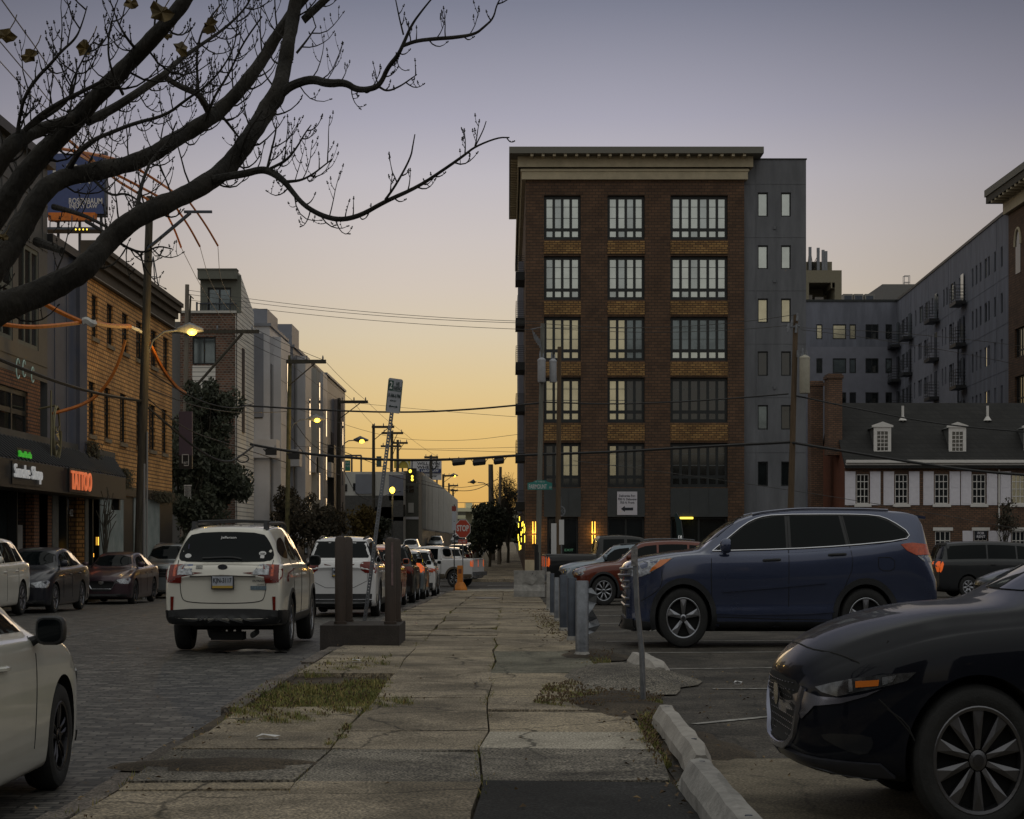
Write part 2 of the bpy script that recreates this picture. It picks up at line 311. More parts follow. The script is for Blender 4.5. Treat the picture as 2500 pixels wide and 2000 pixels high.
strip(mb,-900,900,-60,2600,-.21,60); struct('ground',mb,asph)
mb=MB(); strip(mb,-14.3,-2.75,-30,81,-.10,1)
mb.v=[(x,y,z-.08*max(0,min(1,(22-y)/8))) for x,y,z in mb.v]; struct('street',mb,sett)
mb=MB(); strip(mb,-14.3,-2.6,101,420,-.12,4); struct('far_street',mb,asph)
mb=MB(); strip(mb,-400,400,82.5,100.2,-.11,2); struct('cross_street',mb,asph)
mb=MB(); strip(mb,1.15,70,-10,81,-.035,2,.1); struct('parking_lot',mb,lotm)
mb=MB(); strip(mb,1.35,12,-2,12.3,-.028,.5); mb.v=[(x,y,z+.058*max(0,min(1,(12.3-y)/1.6))) for x,y,z in mb.v]; struct('sandy_ground',mb,sandy)
mb=MB(); strip(mb,-16.5,-14.3,-30,81.5,0,3,.15); struct('left_sidewalk',mb,cwalk)
mb=MB(); strip(mb,-16.5,-14.3,101.5,400,0,4,.15); strip(mb,-2.6,1.13,101.5,400,0,4,.15); struct('far_sidewalk',mb,cwalk)
mb=MB(); strip(mb,1.13,60,101.5,104.95,.002,3,.15); struct('cross_street_sidewalk',mb,cwalk)
# near sidewalk: soil bed, then individual heaved slabs
mb=MB(); strip(mb,-2.72,1.3,-10,81.5,-.045,3,.1); struct('sidewalk_bed',mb,soil)
mb=MB(); rs=random.Random(3)
def wob(Y,a): return .03*math.sin(Y*1.7+a*5)+.02*math.sin(Y*3.9+a)
cols=[(-2.55,-1.38,0),(-1.38,-.2,1),(-.2,1.12,2)]
def slab_box(x0,x1,y0,y1,mi,gap=.008):
    mb.mi=mi; t=[rs.uniform(-.009,.009) for _ in range(4)]
    z=g((y0+y1)/2)
    tl=[(x0+gap,y0+gap),(x1-gap,y0+gap),(x1-gap,y1-gap),(x0+gap,y1-gap)]
    tl=[(x+wob(y,round((x0 if i in (0,3) else x1)*10)),y+rs.uniform(-.015,.015)) for i,(x,y) in enumerate(tl)]
    top=[(x,y,g(y)+tt) for (x,y),tt in zip(tl,t)]; bot=[(x,y,g(y)-.11) for x,y in tl]
    mb.add(top+bot,[(0,1,2,3),(0,4,5,1),(1,5,6,2),(2,6,7,3),(3,7,4,0)])
Y=-6
for (x0,x1,c) in cols:
    Y=-6
    while Y<76:
        d=rs.uniform(1.2,2.1) if c else rs.uniform(1.6,2.6)
        if c==0 and (14.2<Y<19.5 or 20.2<Y<21.3): Y+=.5; continue     # verge is grass here
        mi=rs.choice([0,0,1,0]) if c!=2 else rs.choice([1,1,0])
        if c==2 and 19.6<Y<22.5: mi=2
        if c==2 and Y<10.3: mi=4
        elif 10.9<Y<12.6 and c: Y2=12.6; mi=3
        if c==2 and 12.6<=Y<13.7: mi=5
        if c==2 and Y<10.3: d=min(d,10.9-Y+.02) if Y+d>10.9 else d
        if Y<10.9<Y+d: d=10.9-Y
        if 10.9<=Y<12.5: d=min(d,12.6-Y); mi=3
        if 12.59<=Y<13.7: d=13.75-Y; mi=5 if c==2 else mi
        slab_box(x0,x1,Y,Y+d,mi); Y+=d
strip_m=[cwalk,cwalk2,cwalk3,gravel,patchm,cpale]
struct('sidewalk',mb,strip_m)
mb=MB(); strip(mb,-2.55,1.2,76,81.5,.005,2,.12); struct('corner_ramp',mb,cpale)
mb=MB(); rs=random.Random(5); Y=-4
while Y<76:
    d=rs.uniform(1.5,2.4)
    if not(13<Y<13.5): mb.box(-2.74+rs.uniform(-.02,.02),-2.56,Y+.01,Y+d-.01,g(Y)-.16,g(Y+d/2)+rs.uniform(-.03,.005))
    Y+=d
struct('kerb',mb,curbm)
# spalled gravel band on the sidewalk and an apron of loose asphalt by the bollards
mb=MB()
def blob(cx,cy,rx,ry,dz,n=26,seed=1,amp=.25,h=.03):
    q=random.Random(seed); ph=[q.uniform(0,6.28) for _ in range(4)]
    ring=[]
    for i in range(n):
        w=2*PI*i/n; k=1+amp*(.5*math.sin(3*w+ph[0])+.3*math.sin(5*w+ph[1])+.3*math.sin(8*w+ph[2]))
        ring.append((cx+rx*k*math.cos(w),cy+ry*k*math.sin(w)))
    mid=[((x+cx)/2,(y+cy)/2) for x,y in ring]
    vs=[(x,y,g(y)+dz-.02) for x,y in ring]+[(x,y,g(y)+dz+h) for x,y in mid]+[(cx,cy,g(cy)+dz+h*1.2)]
    mb.add(vs,[(i,(i+1)%n,n+(i+1)%n,n+i) for i in range(n)]+[(n+i,n+(i+1)%n,2*n) for i in range(n)])
blob(1.35,19.0,.75,2.0,.0,seed=4,h=.10)
struct('loose_asphalt_mound',mb,gravel,True)
mb=MB(); blob(1.15,23.2,.5,1.3,.0,seed=9,h=.03); blob(1.1,16.3,.55,1.5,0,seed=19,h=.035); blob(1.5,13.0,.45,1.2,-.03,seed=29,h=.03); blob(-2.0,11.7,.8,.5,.0,seed=2,h=.02)
struct('dirt_verge',mb,soil,True)
mb=MB(); blob(-4.0,25.6,.75,.9,-.098,seed=11,h=.006,amp=.4)
struct('puddle',mb,mat('puddle_water',(.01,.01,.01),.02,0,.9,bump=.15,bscale=9),True)
# painted lines
wl=mat('worn_white_paint',(.42,.41,.38),.8,col2=(.09,.085,.08),nscale=9,bias=.5)
def line(a,b,wd_,dz,mb):
    A=gp(*a,dz); B=gp(*b,dz); n=max(1,int(abs(A[1]-B[1])/3)+1); d=Vector((B[0]-A[0],B[1]-A[1])); p=Vector((-d.y,d.x)).normalized()*wd_/2
    for i in range(n):
        t0,t1=i/n,(i+1)/n; P=[]
        for t,sg in ((t0,-1),(t1,-1),(t1,1),(t0,1)):
            x=A[0]+d.x*t+p.x*sg; y=A[1]+d.y*t+p.y*sg; P.append((x,y,g(y)+dz))
        mb.poly(P)
mb=MB()
for a,b,w_ in [((1695,1767),(1890,1748),.09),((1735,1878),(2100,1880),.11),((1740,1681),(1900,1681),.08),((1580,1634),(1900,1630),.07),((1540,1594),(2150,1590),.08),((1480,1566),(2100,1563),.09),((1450,1541),(1700,1540),.1),((1440,1522),(2300,1521),.12),((1440,1503),(2250,1503),.12),((1450,1490),(2250,1489),.12)]:
    line(a,b,w_,-.028,mb)
struct('parking_lines',mb,wl)
mb=MB()
line((120,1519),(415,1484),.12,-.095,mb); line((100,1568),(330,1520),.09,-.095,mb)
struct('street_line',mb,mat('ghost_line',(.16,.155,.145),.8,col2=(.05,.048,.046),nscale=6))
mb=MB()
for a,b,w_ in [((1170,1437),(1256,1437),.5),((1165,1444),(1256,1444),.45),((1068,1446),(1085,1446),1.1),((1093,1448),(1104,1448),.5),((760,1449),(1060,1446),.4),((1190,1429),(1600,1427),.4)]:
    line(a,b,w_,-.104,mb)
struct('crosswalk_lines',mb,wl)
# ---------------------------------------------------------------- vehicles
def pchip(pts):
    xs=[p[0] for p in pts]; ys=[p[1] for p in pts]; n=len(xs)
    d=[(ys[i+1]-ys[i])/(xs[i+1]-xs[i]) for i in range(n-1)]
    m=[d[0]]+[0 if d[i-1]*d[i]<=0 else 2*d[i-1]*d[i]/(d[i-1]+d[i]) for i in range(1,n-1)]+[d[-1]]
    def f(x):
        if x<=xs[0]: return ys[0]
        if x>=xs[-1]: return ys[-1]
        i=max(j for j in range(n-1) if xs[j]<=x); h=xs[i+1]-xs[i]; t=(x-xs[i])/h
        return (2*t**3-3*t*t+1)*ys[i]+(t**3-2*t*t+t)*h*m[i]+(-2*t**3+3*t*t)*ys[i+1]+(t**3-t*t)*h*m[i+1]
    return f
def chaikin(p,k=2,closed=False):
    for _ in range(k):
        q=[] if closed else [p[0]]
        r=range(len(p)) if closed else range(len(p)-1)
        for i in r:
            a,b=p[i],p[(i+1)%len(p)]
            q.append(tuple(x*.75+y*.25 for x,y in zip(a,b))); q.append(tuple(x*.25+y*.75 for x,y in zip(a,b)))
        if not closed: q.append(p[-1])
        p=q
    return p
class Car:
    """s = metres behind the nose, local +x forward, +y the vehicle's left"""
    def __init__(c,L_,Wd,curves,axles,Rt,rim,tw=.21,bed=None,arch=.05,tumble=.035,bow=(.17,.07)):
        c.L=L_; c.W=Wd; c.f={k:pchip(v) for k,v in curves.items()}; c.ax=axles; c.R=Rt; c.rim=rim; c.tw=tw; c.tumble=tumble
        ss=[0,.008,.02,.04,.07,.11,.16,.22,.3]; s=.4
        while s<L_-.35: ss.append(s); s+=.09
        ss+=[L_-x for x in (.3,.22,.16,.11,.07,.04,.02,.008,0)]
        vs=[]; 
        for s in ss:
            pr=c.section(s); n=len(pr)
            for (y,z) in pr: vs.append((L_/2-s,y,z))
            for (y,z) in pr[-2:0:-1]: vs.append((L_/2-s,-y,z))
        def bowed(v):
            x,y,z=v; s=L_/2-x; q=(y/(Wd/2))**2
            if s<.9: x-=bow[0]*q*(1-s/.9)**1.3
            if L_-s<.7: x+=bow[1]*q*(1-(L_-s)/.7)**1.3
            return (x,y,z)
        vs=[bowed(v) for v in vs]
        m=2*n-2
        fs=[(i*m+j,i*m+(j+1)%m,(i+1)*m+(j+1)%m,(i+1)*m+j) for i in range(len(ss)-1) for j in range(m)]
        k=(len(ss)-1)*m
        for b in (0,k):
            for j in range(n-1):
                if j==0: fs.append((b,b+1,b+m-1))
                elif j==n-2: fs.append((b+j,b+j+1,b+m-j))
                else: fs.append((b+j,b+j+1,b+m-j-1,b+m-j))
        c.vs=vs; c.fs=fs
        c.bvh=BVHTree.FromPolygons([Vector(v) for v in vs],fs)
        c.arch=arch; c.arch_r=Rt+arch
    def section(c,s):
        f=c.f; w=f['w'](s); zl=f['zlo'](s); zt=f['zt'](s); zb=min(f['zb'](s),zt-.035); dr=f['drop'](s)
        zr=max(zt-dr,zb+.012); zt=max(zt,zr+.008); wr=min(f['wr'](s),w-c.tumble-.02); h=zb-zl; tu=c.tumble
        p=[(0,zl),(w*.8,zl),(w-.045,zl+.02*1),(w-.012,zl+h*.18),(w-.03 if 'flank' in f else w-.005,zl+h*.34),(w,zl+h*.62),(w-.004,zl+h*.82),(w-tu*.5,zl+h*.95),(w-tu,zb),(w-tu-.03,zb+.01)]
        a=p[-1]; b=(wr,zr)
        p+=[(a[0]+(b[0]-a[0])*.5+.012,a[1]+(b[1]-a[1])*.5),b,(wr-.06,zr+.55*(zt-zr)),(wr*.5,zt-.12*(zt-zr)),(0,zt)]
        return chaikin(p,2)
    def body(c,paintm,name='body'):
        mb=MB(); mb.add(c.vs,c.fs)
        b=link(name,mb,[paintm,M['under']],None,True)
        cut=MB()
        for a in c.ax:
            for sg in (1,-1):
                x=c.L/2-a; y0=sg*(c.W/2-.34); y1=sg*(c.W/2+.4)
                cut.lathe([(c.arch_r,min(y0,y1)),(c.arch_r,max(y0,y1))],40,(x,0,c.R),'y')
        k=link('cut',cut,[M['under']])
        for w in (b,k):   # cleaned copy space
            pass
        md=b.modifiers.new('b','BOOLEAN'); md.operation='DIFFERENCE'; md.object=k; md.solver='EXACT'; md.material_mode='TRANSFER' if hasattr(md,'material_mode') else md.material_mode
        dg=bpy.context.evaluated_depsgraph_get(); dg.update()
        me=bpy.data.meshes.new_from_object(b.evaluated_get(dg)); b.modifiers.clear(); old=b.data; b.data=me; bpy.data.meshes.remove(old); bpy.data.objects.remove(k)
        me.name=name
        for p in me.polygons: p.use_smooth=True
        me.set_sharp_from_angle(angle=R(38))
        b.parent=c.root; return b
    def ray(c,dr,a,b):
        """project: side views use (s,z); front/rear (y,z); top (s,y)"""
        L2=c.L/2
        if dr in 'LR':
            sg=1 if dr=='L' else -1; o=Vector((L2-a,3*sg,b)); d=Vector((0,-sg,0))
        elif dr=='F': o=Vector((L2+3,a,b)); d=Vector((-1,0,0))
        elif dr=='B': o=Vector((-L2-3,a,b)); d=Vector((1,0,0))
        else: o=Vector((L2-a,b,5)); d=Vector((0,0,-1))
        h=c.bvh.ray_cast(o,d)
        if h[0] is None:
            o2=o+d*(3 if dr!='T' else 4); h=c.bvh.find_nearest(o2)
        n=h[1]
        if n.dot(d)>0: n=-n
        return h[0],n
    def patch(c,dr,poly,off=.006,rnd=1,mb=None,size=.10,skirt=.02):
        mb=mb or MB(); P=chaikin([tuple(p) for p in poly],rnd,True) if rnd else poly
        bm=bmesh.new(); vs=[bm.verts.new((x,y,0)) for x,y in P]
        bm.faces.new(vs); bmesh.ops.triangulate(bm,faces=bm.faces)
        for _ in range(4):
            es=[e for e in bm.edges if e.calc_length()>size]
            if not es: break
            bmesh.ops.subdivide_edges(bm,edges=es,cuts=1,use_grid_fill=False); bmesh.ops.triangulate(bm,faces=bm.faces)
        bm.verts.index_update(); vs=[]; lo=[]
        for v in bm.verts:
            h,n=c.ray(dr,v.co.x,v.co.y); vs.append(h+n*off); lo.append(h-n*skirt)
        fs=[tuple(v.index for v in f.verts) for f in bm.faces]; k=len(vs); bd=[e for e in bm.edges if e.is_boundary]
        fs+=[(e.verts[0].index,e.verts[1].index,k+e.verts[1].index,k+e.verts[0].index) for e in bd]
        bm.free(); mb.add(vs+lo,fs); return mb
    def path(c,dr,pts,r=.006,off=0,mb=None,n=5,sub=2,step=.08):
        mb=mb or MB(); P=chaikin([tuple(p) for p in pts],sub) if sub else pts
        q=[P[0]]
        for a,b in zip(P,P[1:]):
            k=max(1,int(math.dist(a,b)/step))
            for i in range(1,k+1): q.append(tuple(x+(y-x)*i/k for x,y in zip(a,b)))
        out=[]
        for p in q:
            h,nn=c.ray(dr,*p); out.append(h+nn*off)
        return mb.tube(out,r,n)
    def mirror(c,fn):
        mb=MB()
        for d in 'LR': fn(d,mb)
        return mb
    def part(c,name,mb,m,parent=None,smooth=True,label=None): return link(name,mb,m,parent or c.root,smooth,label)
    def wheels(c,spokes=5,style='double',rimmat=None,disc=None,inset=.03,names=True):
        rm=rimmat or M['alloy']
        for a in c.ax:
            for sg in (1,-1):
                x=c.L/2-a; y=sg*(c.W/2-inset); Rr=c.R; rr=c.rim; w=c.tw
                t=MB(); yi=-sg*w
                prof=[(rr-.01,0),(rr+.01,.012),(rr+.03,.014),(Rr-.05,.016),(Rr-.02,.004),(Rr-.002,-.03),(Rr,-.06),(Rr,-w+.05),(Rr-.02,-w),(rr,-w)]
                t.lathe([(q,sg*h) for q,h in prof],44,(x,y,Rr),'y',False)
                tw=c.part('wheel',t,M['rubber'])
                r=MB(); 
                r.lathe([(q,sg*h) for q,h in [(rr-.028,-.05),(rr-.022,.004),(rr-.008,.008),(rr+.004,0),(rr+.004,-.05)]],44,(x,y,Rr),'y',False)
                hub=.046
                r.lathe([(q,sg*h) for q,h in [(hub,-.06),(hub,-.012),(hub*.6,-.006),(.002,-.006)]],20,(x,y,Rr),'y')
                def spoke(an,w0,w1,off0=0,off1=0):
                    ca,sa=math.cos(an),math.sin(an)
                    def P(rad,t_,d): return (x+rad*ca-t_*sa,y+sg*d,Rr+rad*sa+t_*ca)
                    r0,r1=.05,rr-.012
                    vs=[P(r0,off0-w0,-.014),P(r0,off0+w0,-.014),P(r1,off1+w1,-.006),P(r1,off1-w1,-.006),P(r0,off0-w0,-.06),P(r0,off0+w0,-.06),P(r1,off1+w1,-.05),P(r1,off1-w1,-.05),
                        P((r0+r1)/2,(off0+off1)/2,.0)]
                    r.add(vs,[(0,1,8),(1,2,8),(2,3,8),(3,0,8),(0,4,5,1),(1,5,6,2),(3,2,6,7),(0,3,7,4)])
                for i in range(spokes):
                    an=PI/2+2*PI*i/spokes
                    if style=='double': spoke(an,.012,.014,.02,.035); spoke(an,.012,.014,-.02,-.035)
                    elif style=='wide': spoke(an,.022,.052); 
                    elif style=='steel': spoke(an,.035,.045)
                    else: spoke(an,.012,.031)
                c.part('rim',r,rm,tw,False)
                d=MB(); d.lathe([(rr-.01,sg*-.075),(rr-.01,sg*-.085),(.01,sg*-.085)],30,(x,y,Rr),'y'); c.part('brake_disc',d,disc or M['under'],tw,False)
                if names:
                    e=MB(); e.lathe([(q,sg*h) for q,h in [(.028,-.006),(.028,.002),(.001,.003)]],18,(x,y,Rr),'y'); c.part('wheel_cap',e,M['darkalloy'],tw,False)
    def place(c,X,Y,Z,rz): c.root.location=(X,Y,Z*ST); c.root.rotation_euler=(0,0,rz)
    def start(c,name,label,cat='car',group=None): c.root=thing(name,label,cat,group=group); return c
    def mirrors(c,s,z,shell,size=(.13,.21,.15),out=.10):
        for sg in (1,-1):
            m=MB(); h,n=c.ray('L' if sg>0 else 'R',s,z); x=h.x; y=h.y
            dx,dy,dz=size
            m.tube([(x,y-sg*.03,z-.02),(x-.01,y+sg*out*.7,z+.01)],[.035,.025],8)
            o=link('mirror_arm',m,M['plastic'],c.root,True)
            q=MB(); cy=y+sg*(out*.6+dy/2); cz=z+.06
            sec=[]
            for k,(sx,sc) in enumerate([(-.5,.88),(-.3,1),(.1,.96),(.38,.72),(.5,.35)]):
                for j in range(14):
                    w=2*PI*j/14; px=math.cos(w); pz=math.sin(w); e=.55
                    sec.append((x+sx*dx,cy+math.copysign(abs(px)**e,px)*dy/2*sc,cz+math.copysign(abs(pz)**e,pz)*dz/2*sc))
            q.add(sec,[(i*14+j,i*14+(j+1)%14,(i+1)*14+(j+1)%14,(i+1)*14+j) for i in range(4) for j in range(14)]+[tuple(range(14)),tuple(range(56,70))[::-1]])
            mm=c.part('side_mirror',q,shell)
            gl=MB(); ring=[(x-.5*dx-.004,cy+math.copysign(abs(math.cos(w))**.55,math.cos(w))*dy/2*.76,cz+math.copysign(abs(math.sin(w))**.55,math.sin(w))*dz/2*.76) for w in [2*PI*j/14 for j in range(14)]]
            gl.prism(ring,(-.003,0,0)); c.part('mirror_glass',gl,M['glass'],mm,False)
            o.parent=mm
    def plate(c,y,z,txt,w=.31,h=.155,d='B',frame=True,colors=('platew','platey')):
        P,n=c.ray(d,y,z); sg=-1 if d=='B' else 1
        x=P.x+sg*.03
        if frame:
            f=MB(); f.box(min(P.x,x)-.02,max(P.x,x)-.004 if sg>0 else max(P.x,x)+.02,y-w/2-.015,y+w/2+.015,z-h/2-.015,z+h/2+.015); fr=c.part('plate_frame',f,M['ink'],smooth=False)
            x=min(v[0] for v in f.v)-.002 if sg<0 else max(v[0] for v in f.v)+.002
        else: fr=c.root
        p=MB(); p.box(x-.002,x+.002,y-w/2,y+w/2,z-h/2+h*.2,z+h/2); pl=link('licence_plate',p,M[colors[0]],fr)
        if colors[1]:
            p=MB(); p.box(x-.0025,x+.0025,y-w/2,y+w/2,z-h/2,z-h/2+h*.2); link('plate_band',p,M[colors[1]],fr)
        if txt:
            t=MB(); text_mb(t,txt,(x+sg*.004,y,z+h*.08),(0,sg*1,0),(0,0,1),w*.9,h*.52,bold=.01); link('plate_number',t,M['ink'],fr)
def std(L_,Wd,H,nose,cowl_s,cowl_z,belt,roof_s,roof_e,tail_s,tail_z,clear=.2,rw=.62,nr=.16,tr=.12,front_lo=.2,hood_mid=None):
    """profile curves from a handful of side-view measures"""
    w=Wd/2
    zt=[(0,nose-.14),(.03,nose-.05),(.12,nose),(cowl_s*.55,hood_mid or (nose+(cowl_z-nose)*.72)),(cowl_s,cowl_z),(roof_s,H-.05),((roof_s+roof_e)/2,H),(roof_e,H-.045),(tail_s,tail_z+.02)]
    if L_-tail_s>.12: zt+=[(L_-.05,tail_z-.01)]
    zt+=[(L_,tail_z-.13)]
    return dict(zt=zt,
      zlo=[(0,front_lo+.06),(.12,front_lo),(.8,clear),(L_-.8,clear),(L_-.12,clear+.04),(L_,clear+.12)],
      zb=[(0,nose-.2),(.12,nose-.09),(cowl_s,belt),((roof_s+roof_e)/2,belt+.03),(tail_s,min(belt+.06,tail_z-.01)),(L_,tail_z-.2)],
      w=[(0,w*(1-nr*2.1)),(.04,w*(1-nr*1.25)),(.12,w*(1-nr*.7)),(.35,w*(1-nr*.2)),(.8,w-.004),(L_*.5,w),(L_-.9,w-.006),(L_-.35,w*(1-tr*.3)),(L_-.12,w*(1-tr*.62)),(L_-.03,w*(1-tr)),(L_,w*(1-tr*1.5))],
      wr=[(0,w*.5),(.15,w*.62),(cowl_s,w*.80),(roof_s,w*(rw+.02)),((roof_s+roof_e)/2,w*(rw+.06)),(roof_e,w*(rw+.03)),(tail_s,w*.76),(L_,w*.6)],
      drop=[(0,.02),(.15,.05),(cowl_s,.07),(roof_s,.06),(roof_e,.06),(tail_s,.04),(L_,.02)])
def arch_ring(c,a,r0,r1,z0,dr,mb,off=.014,ext=.0):
    """cladding lip round one wheel arch, laid on the body side"""
    pts=[]
    a0=math.asin(max(-1,min(1,(z0-c.R)/r0))); n=18
    A=[a0+(PI-2*a0)*i/n for i in range(n+1)]
    vs=[]
    for k,w_ in enumerate(A):
        for rr in (r0,r1):
            s_,z_=a-rr*math.cos(w_),c.R+rr*math.sin(w_)
            h,nn=c.ray(dr,s_,max(z_,.26)); sg=1 if dr=='L' else -1
            vs.append((h.x,h.y+sg*off,z_))
        vs.append((vs[-2][0],vs[-2][1]-sg*.06,vs[-2][2])); vs.append((vs[-2][0],vs[-2][1]-sg*.03,vs[-2][2]))
    fs=[]
    for i in range(n):
        b=i*4; d=b+4; fs+=[(b,b+1,d+1,d),(b+2,b,d,d+2),(b+1,b+3,d+3,d+1)]
    mb.add(vs,fs)
def simple_lights(c,front,rear,fm='clear',rm='red'):
    for key,pl,m,nm in ((('F','side'),front,fm,'headlight'),(('B','side'),rear,rm,'tail_light')):
        if not pl: continue
        for sd in (1,-1):
            mb=MB()
            for d,poly in pl:
                if d in 'FB': c.patch(d,[(y*sd,z) for y,z in poly],.008,1,mb)
                else: c.patch('L' if sd>0 else 'R',poly,.008,1,mb)
            c.part(nm,mb,M[m])
def glazing(c,front,rear,sides,trim=None,tr=.008,pillar=None):
    if front: c.part('windscreen',c.patch('F',front,.006,1),M['glass'])
    if rear: c.part('rear_window',c.patch('B',rear,.006,1),M['glass'])
    for d in 'LR':
        for poly in sides: c.part('side_window',c.patch(d,poly,.005,1),M['glass'])
        if trim:
            c.part('window_trim',c.path(d,trim[0],tr,.006),M[trim[1]])
# ============ white wagon (rear to camera)
PW=mat('warm_white_paint',(.58,.56,.50),.28,0,.5,coat=1,nz=.04,nscale=2)
PW2=mat('cool_white_paint',(.56,.56,.57),.28,0,.5,coat=1,nz=.04,nscale=2)
PWD=mat('cream_white_paint',(.50,.49,.44),.3,0,.5,coat=1,nz=.05,nscale=2)
c=Car(4.82,1.84,std(4.82,1.84,1.66,.95,1.35,1.10,1.10,2.05,4.2,4.62,1.13,clear=.33,rw=.66,tr=.05,nr=.14),(.93,3.68),.36,.235,.235)
c.start('white_wagon','white estate car with black roof rails, seen from behind on the street','car',"cars parked along the right kerb")
c.body(PW)
gw=[(-.54,1.535),(0,1.555),(.54,1.535),(.64,1.44),(.73,1.28),(.72,1.185),(.55,1.165),(-.55,1.165),(-.72,1.185),(-.73,1.28),(-.64,1.44)]
rwn=c.part('rear_window',c.patch('B',gw,.006,1),M['glass'])
c.part('windscreen',c.patch('F',[(-.52,1.52),(.52,1.52),(.68,1.14),(-.68,1.14)],.006,1),M['glass'])
for d in 'LR':
    for poly in [[(1.55,1.16),(1.85,1.34),(2.1,1.47),(2.45,1.50),(2.5,1.17)],[(2.56,1.17),(2.55,1.50),(3.35,1.49),(3.42,1.19)],[(3.5,1.2),(3.45,1.49),(3.95,1.46),(4.25,1.36),(4.3,1.27),(4.0,1.21)]]: c.part('side_window',c.patch(d,poly,.005,1),M['glass'])
    mb=c.path(d,[(1.35,1.03),(1.5,.6),(1.55,.3)],.006); c.path(d,[(2.53,1.5),(2.53,.6),(2.55,.3)],.006,mb=mb); c.path(d,[(3.45,1.2),(3.5,.95),(3.3,.6),(3.25,.3)],.006,mb=mb)
    c.part('door_gap',mb,M['under'])
    for sx in (2.3,3.25):
        mb=MB(); h,n=c.ray(d,sx,.98); sg=1 if d=='L' else -1; mb.tube([(h.x+.1,h.y+sg*.005,.98),(h.x+.06,h.y+sg*.035,.985),(h.x-.06,h.y+sg*.035,.985),(h.x-.1,h.y+sg*.005,.98)],.014,8); c.part('door_handle',mb,M['chrome'] if 0 else PW)
for sd in (1,-1):
    mb=MB(); c.patch('B',[(sd*.60,1.12),(sd*.64,1.13),(sd*.90,1.12),(sd*.91,.91),(sd*.64,.90),(sd*.62,1.02)],.012,0,mb); d='L' if sd>0 else 'R'
    c.patch(d,[(4.80,1.03),(4.56,1.09),(4.64,.98),(4.76,.92)],.012,0,mb)
    tl=c.part('tail_light',mb,M['red'])
    mb=c.patch('B',[(sd*.46,1.04),(sd*.55,1.125),(sd*.60,1.13),(sd*.69,1.10),(sd*.69,1.00),(sd*.46,1.005)],.018,0); c.part('reversing_lens',mb,M['clear'],tl)
    mb=c.patch('B',[(sd*.72,1.12),(sd*.76,1.12),(sd*.76,.98),(sd*.72,.98)],.018,0); c.part('indicator_lens',mb,M['redorange'],tl)
    mb=c.patch('B',[(sd*.80,.73),(sd*.75,.73),(sd*.76,.53),(sd*.80,.54)],.01,0); c.part('rear_reflector',mb,M['red'])
c.part('tailgate_gap',c.path('B',[(-.73,1.19),(-.72,1.02),(-.66,.98),(-.64,.72),(-.56,.655),(0,.64),(.56,.655),(.64,.72),(.66,.98),(.72,1.02),(.73,1.19)],.006),M['under'])
c.part('tailgate_recess_shade',c.path('B',[(-.5,.985),(0,1.0),(.5,.985)],.012,0),mat('painted_recess_shade',(.09,.085,.08),.6))  # grey strip paints the shade along the tailgate recess
mb=MB(); bot=[(-.915,.55),(-.5,.575),(.5,.575),(.915,.55),(.915,.40),(.4,.375),(-.4,.375),(-.915,.40)]
c.patch('B',[(y,z) for y,z in bot],.02,0,mb)
for d in 'LR': c.patch(d,[(4.12,.54),(4.76,.56),(4.76,.40),(4.10,.36)],.012,0,mb)
for d in 'LR': c.patch(d,[(1.30,.46),(3.30,.46),(3.30,.35),(1.30,.35)],.012,0,mb)
c.part('lower_bumper',mb,M['plastic'])
for d in 'LR':
    for a in c.ax: mb=MB(); arch_ring(c,a,c.arch_r-.005,c.arch_r+.05,.2,d,mb); c.part('arch_cladding',mb,M['plastic'])
for sg in (1,-1):
    mb=MB(); z=1.70; pts=[(2.41-s,sg*.575,zz) for s,zz in [(1.95,1.50),(2.05,1.64),(2.3,1.685),(3.9,1.66),(4.1,1.62),(4.25,1.48)]]; mb.tube(pts,[.03,.024,.020,.020,.026,.05],8)
    for s in (2.1,4.05): mb.prism([(2.41-s+.16,sg*.56-.03,1.5),(2.41-s-.16,sg*.56-.03,1.5),(2.41-s-.10,sg*.56-.03,1.69),(2.41-s+.06,sg*.56-.03,1.69)],(0,.06,0))
    c.part('roof_rail',mb,M['plastic'])
for s in (2.6,3.75): mb=MB(); mb.tube([(2.41-s,-.57,1.69),(2.41-s,0,1.705),(2.41-s,.57,1.69)],.018,6); c.part('roof_bar',mb,M['plastic'])
c.part('rear_wiper',c.path('B',[(.35,1.20),(-.1,1.215),(-.25,1.19)],.011,.02),M['plastic'])
mb=MB(); h,n=c.ray('B',0,1.11); e=[(h.x-.012,.075*math.cos(w),1.105+.035*math.sin(w)) for w in [2*PI*i/20 for i in range(20)]]; mb.prism(e,(-.006,0,0)); em=c.part('oval_badge',mb,M['chrome'],smooth=False)
mb=MB(); e=[(h.x-.019,.066*math.cos(w),1.105+.028*math.sin(w)) for w in [2*PI*i/20 for i in range(20)]]; mb.prism(e,(-.002,0,0)); c.part('badge_field',mb,M['ink'],em,False)
mb=MB()
for (yy,zz,rr) in [(.035,1.082,.010),(0,1.087,.007),(-.02,1.075,.007),(-.035,1.085,.006),(.0,1.068,.006),(-.03,1.066,.005)]:
    mb.prism([(h.x-.0225,yy+rr*(1 if k%2 else .35)*math.cos(k*PI/4),.03+zz+rr*(1 if k%2 else .35)*math.sin(k*PI/4)) for k in range(8)],(-.002,0,0))
c.part('badge_stars',mb,M['chrome'],em,False)
c.plate(0,.915,'KJN-3117')
def rtext(s,y,z,w,h,m,d='B',par=None):
    p,n=c.ray(d,y,z); mb=MB(); sg=-1 if d=='B' else 1
    # lettering lies on the raked panel
    p2,_=c.ray(d,y,z+.06); up=(p2-p); text_mb(mb,s,p+Vector((sg*.016,0,0)),(0,sg,0),up,w,h,bold=.01); return c.part('lettering',mb,m,par,False)
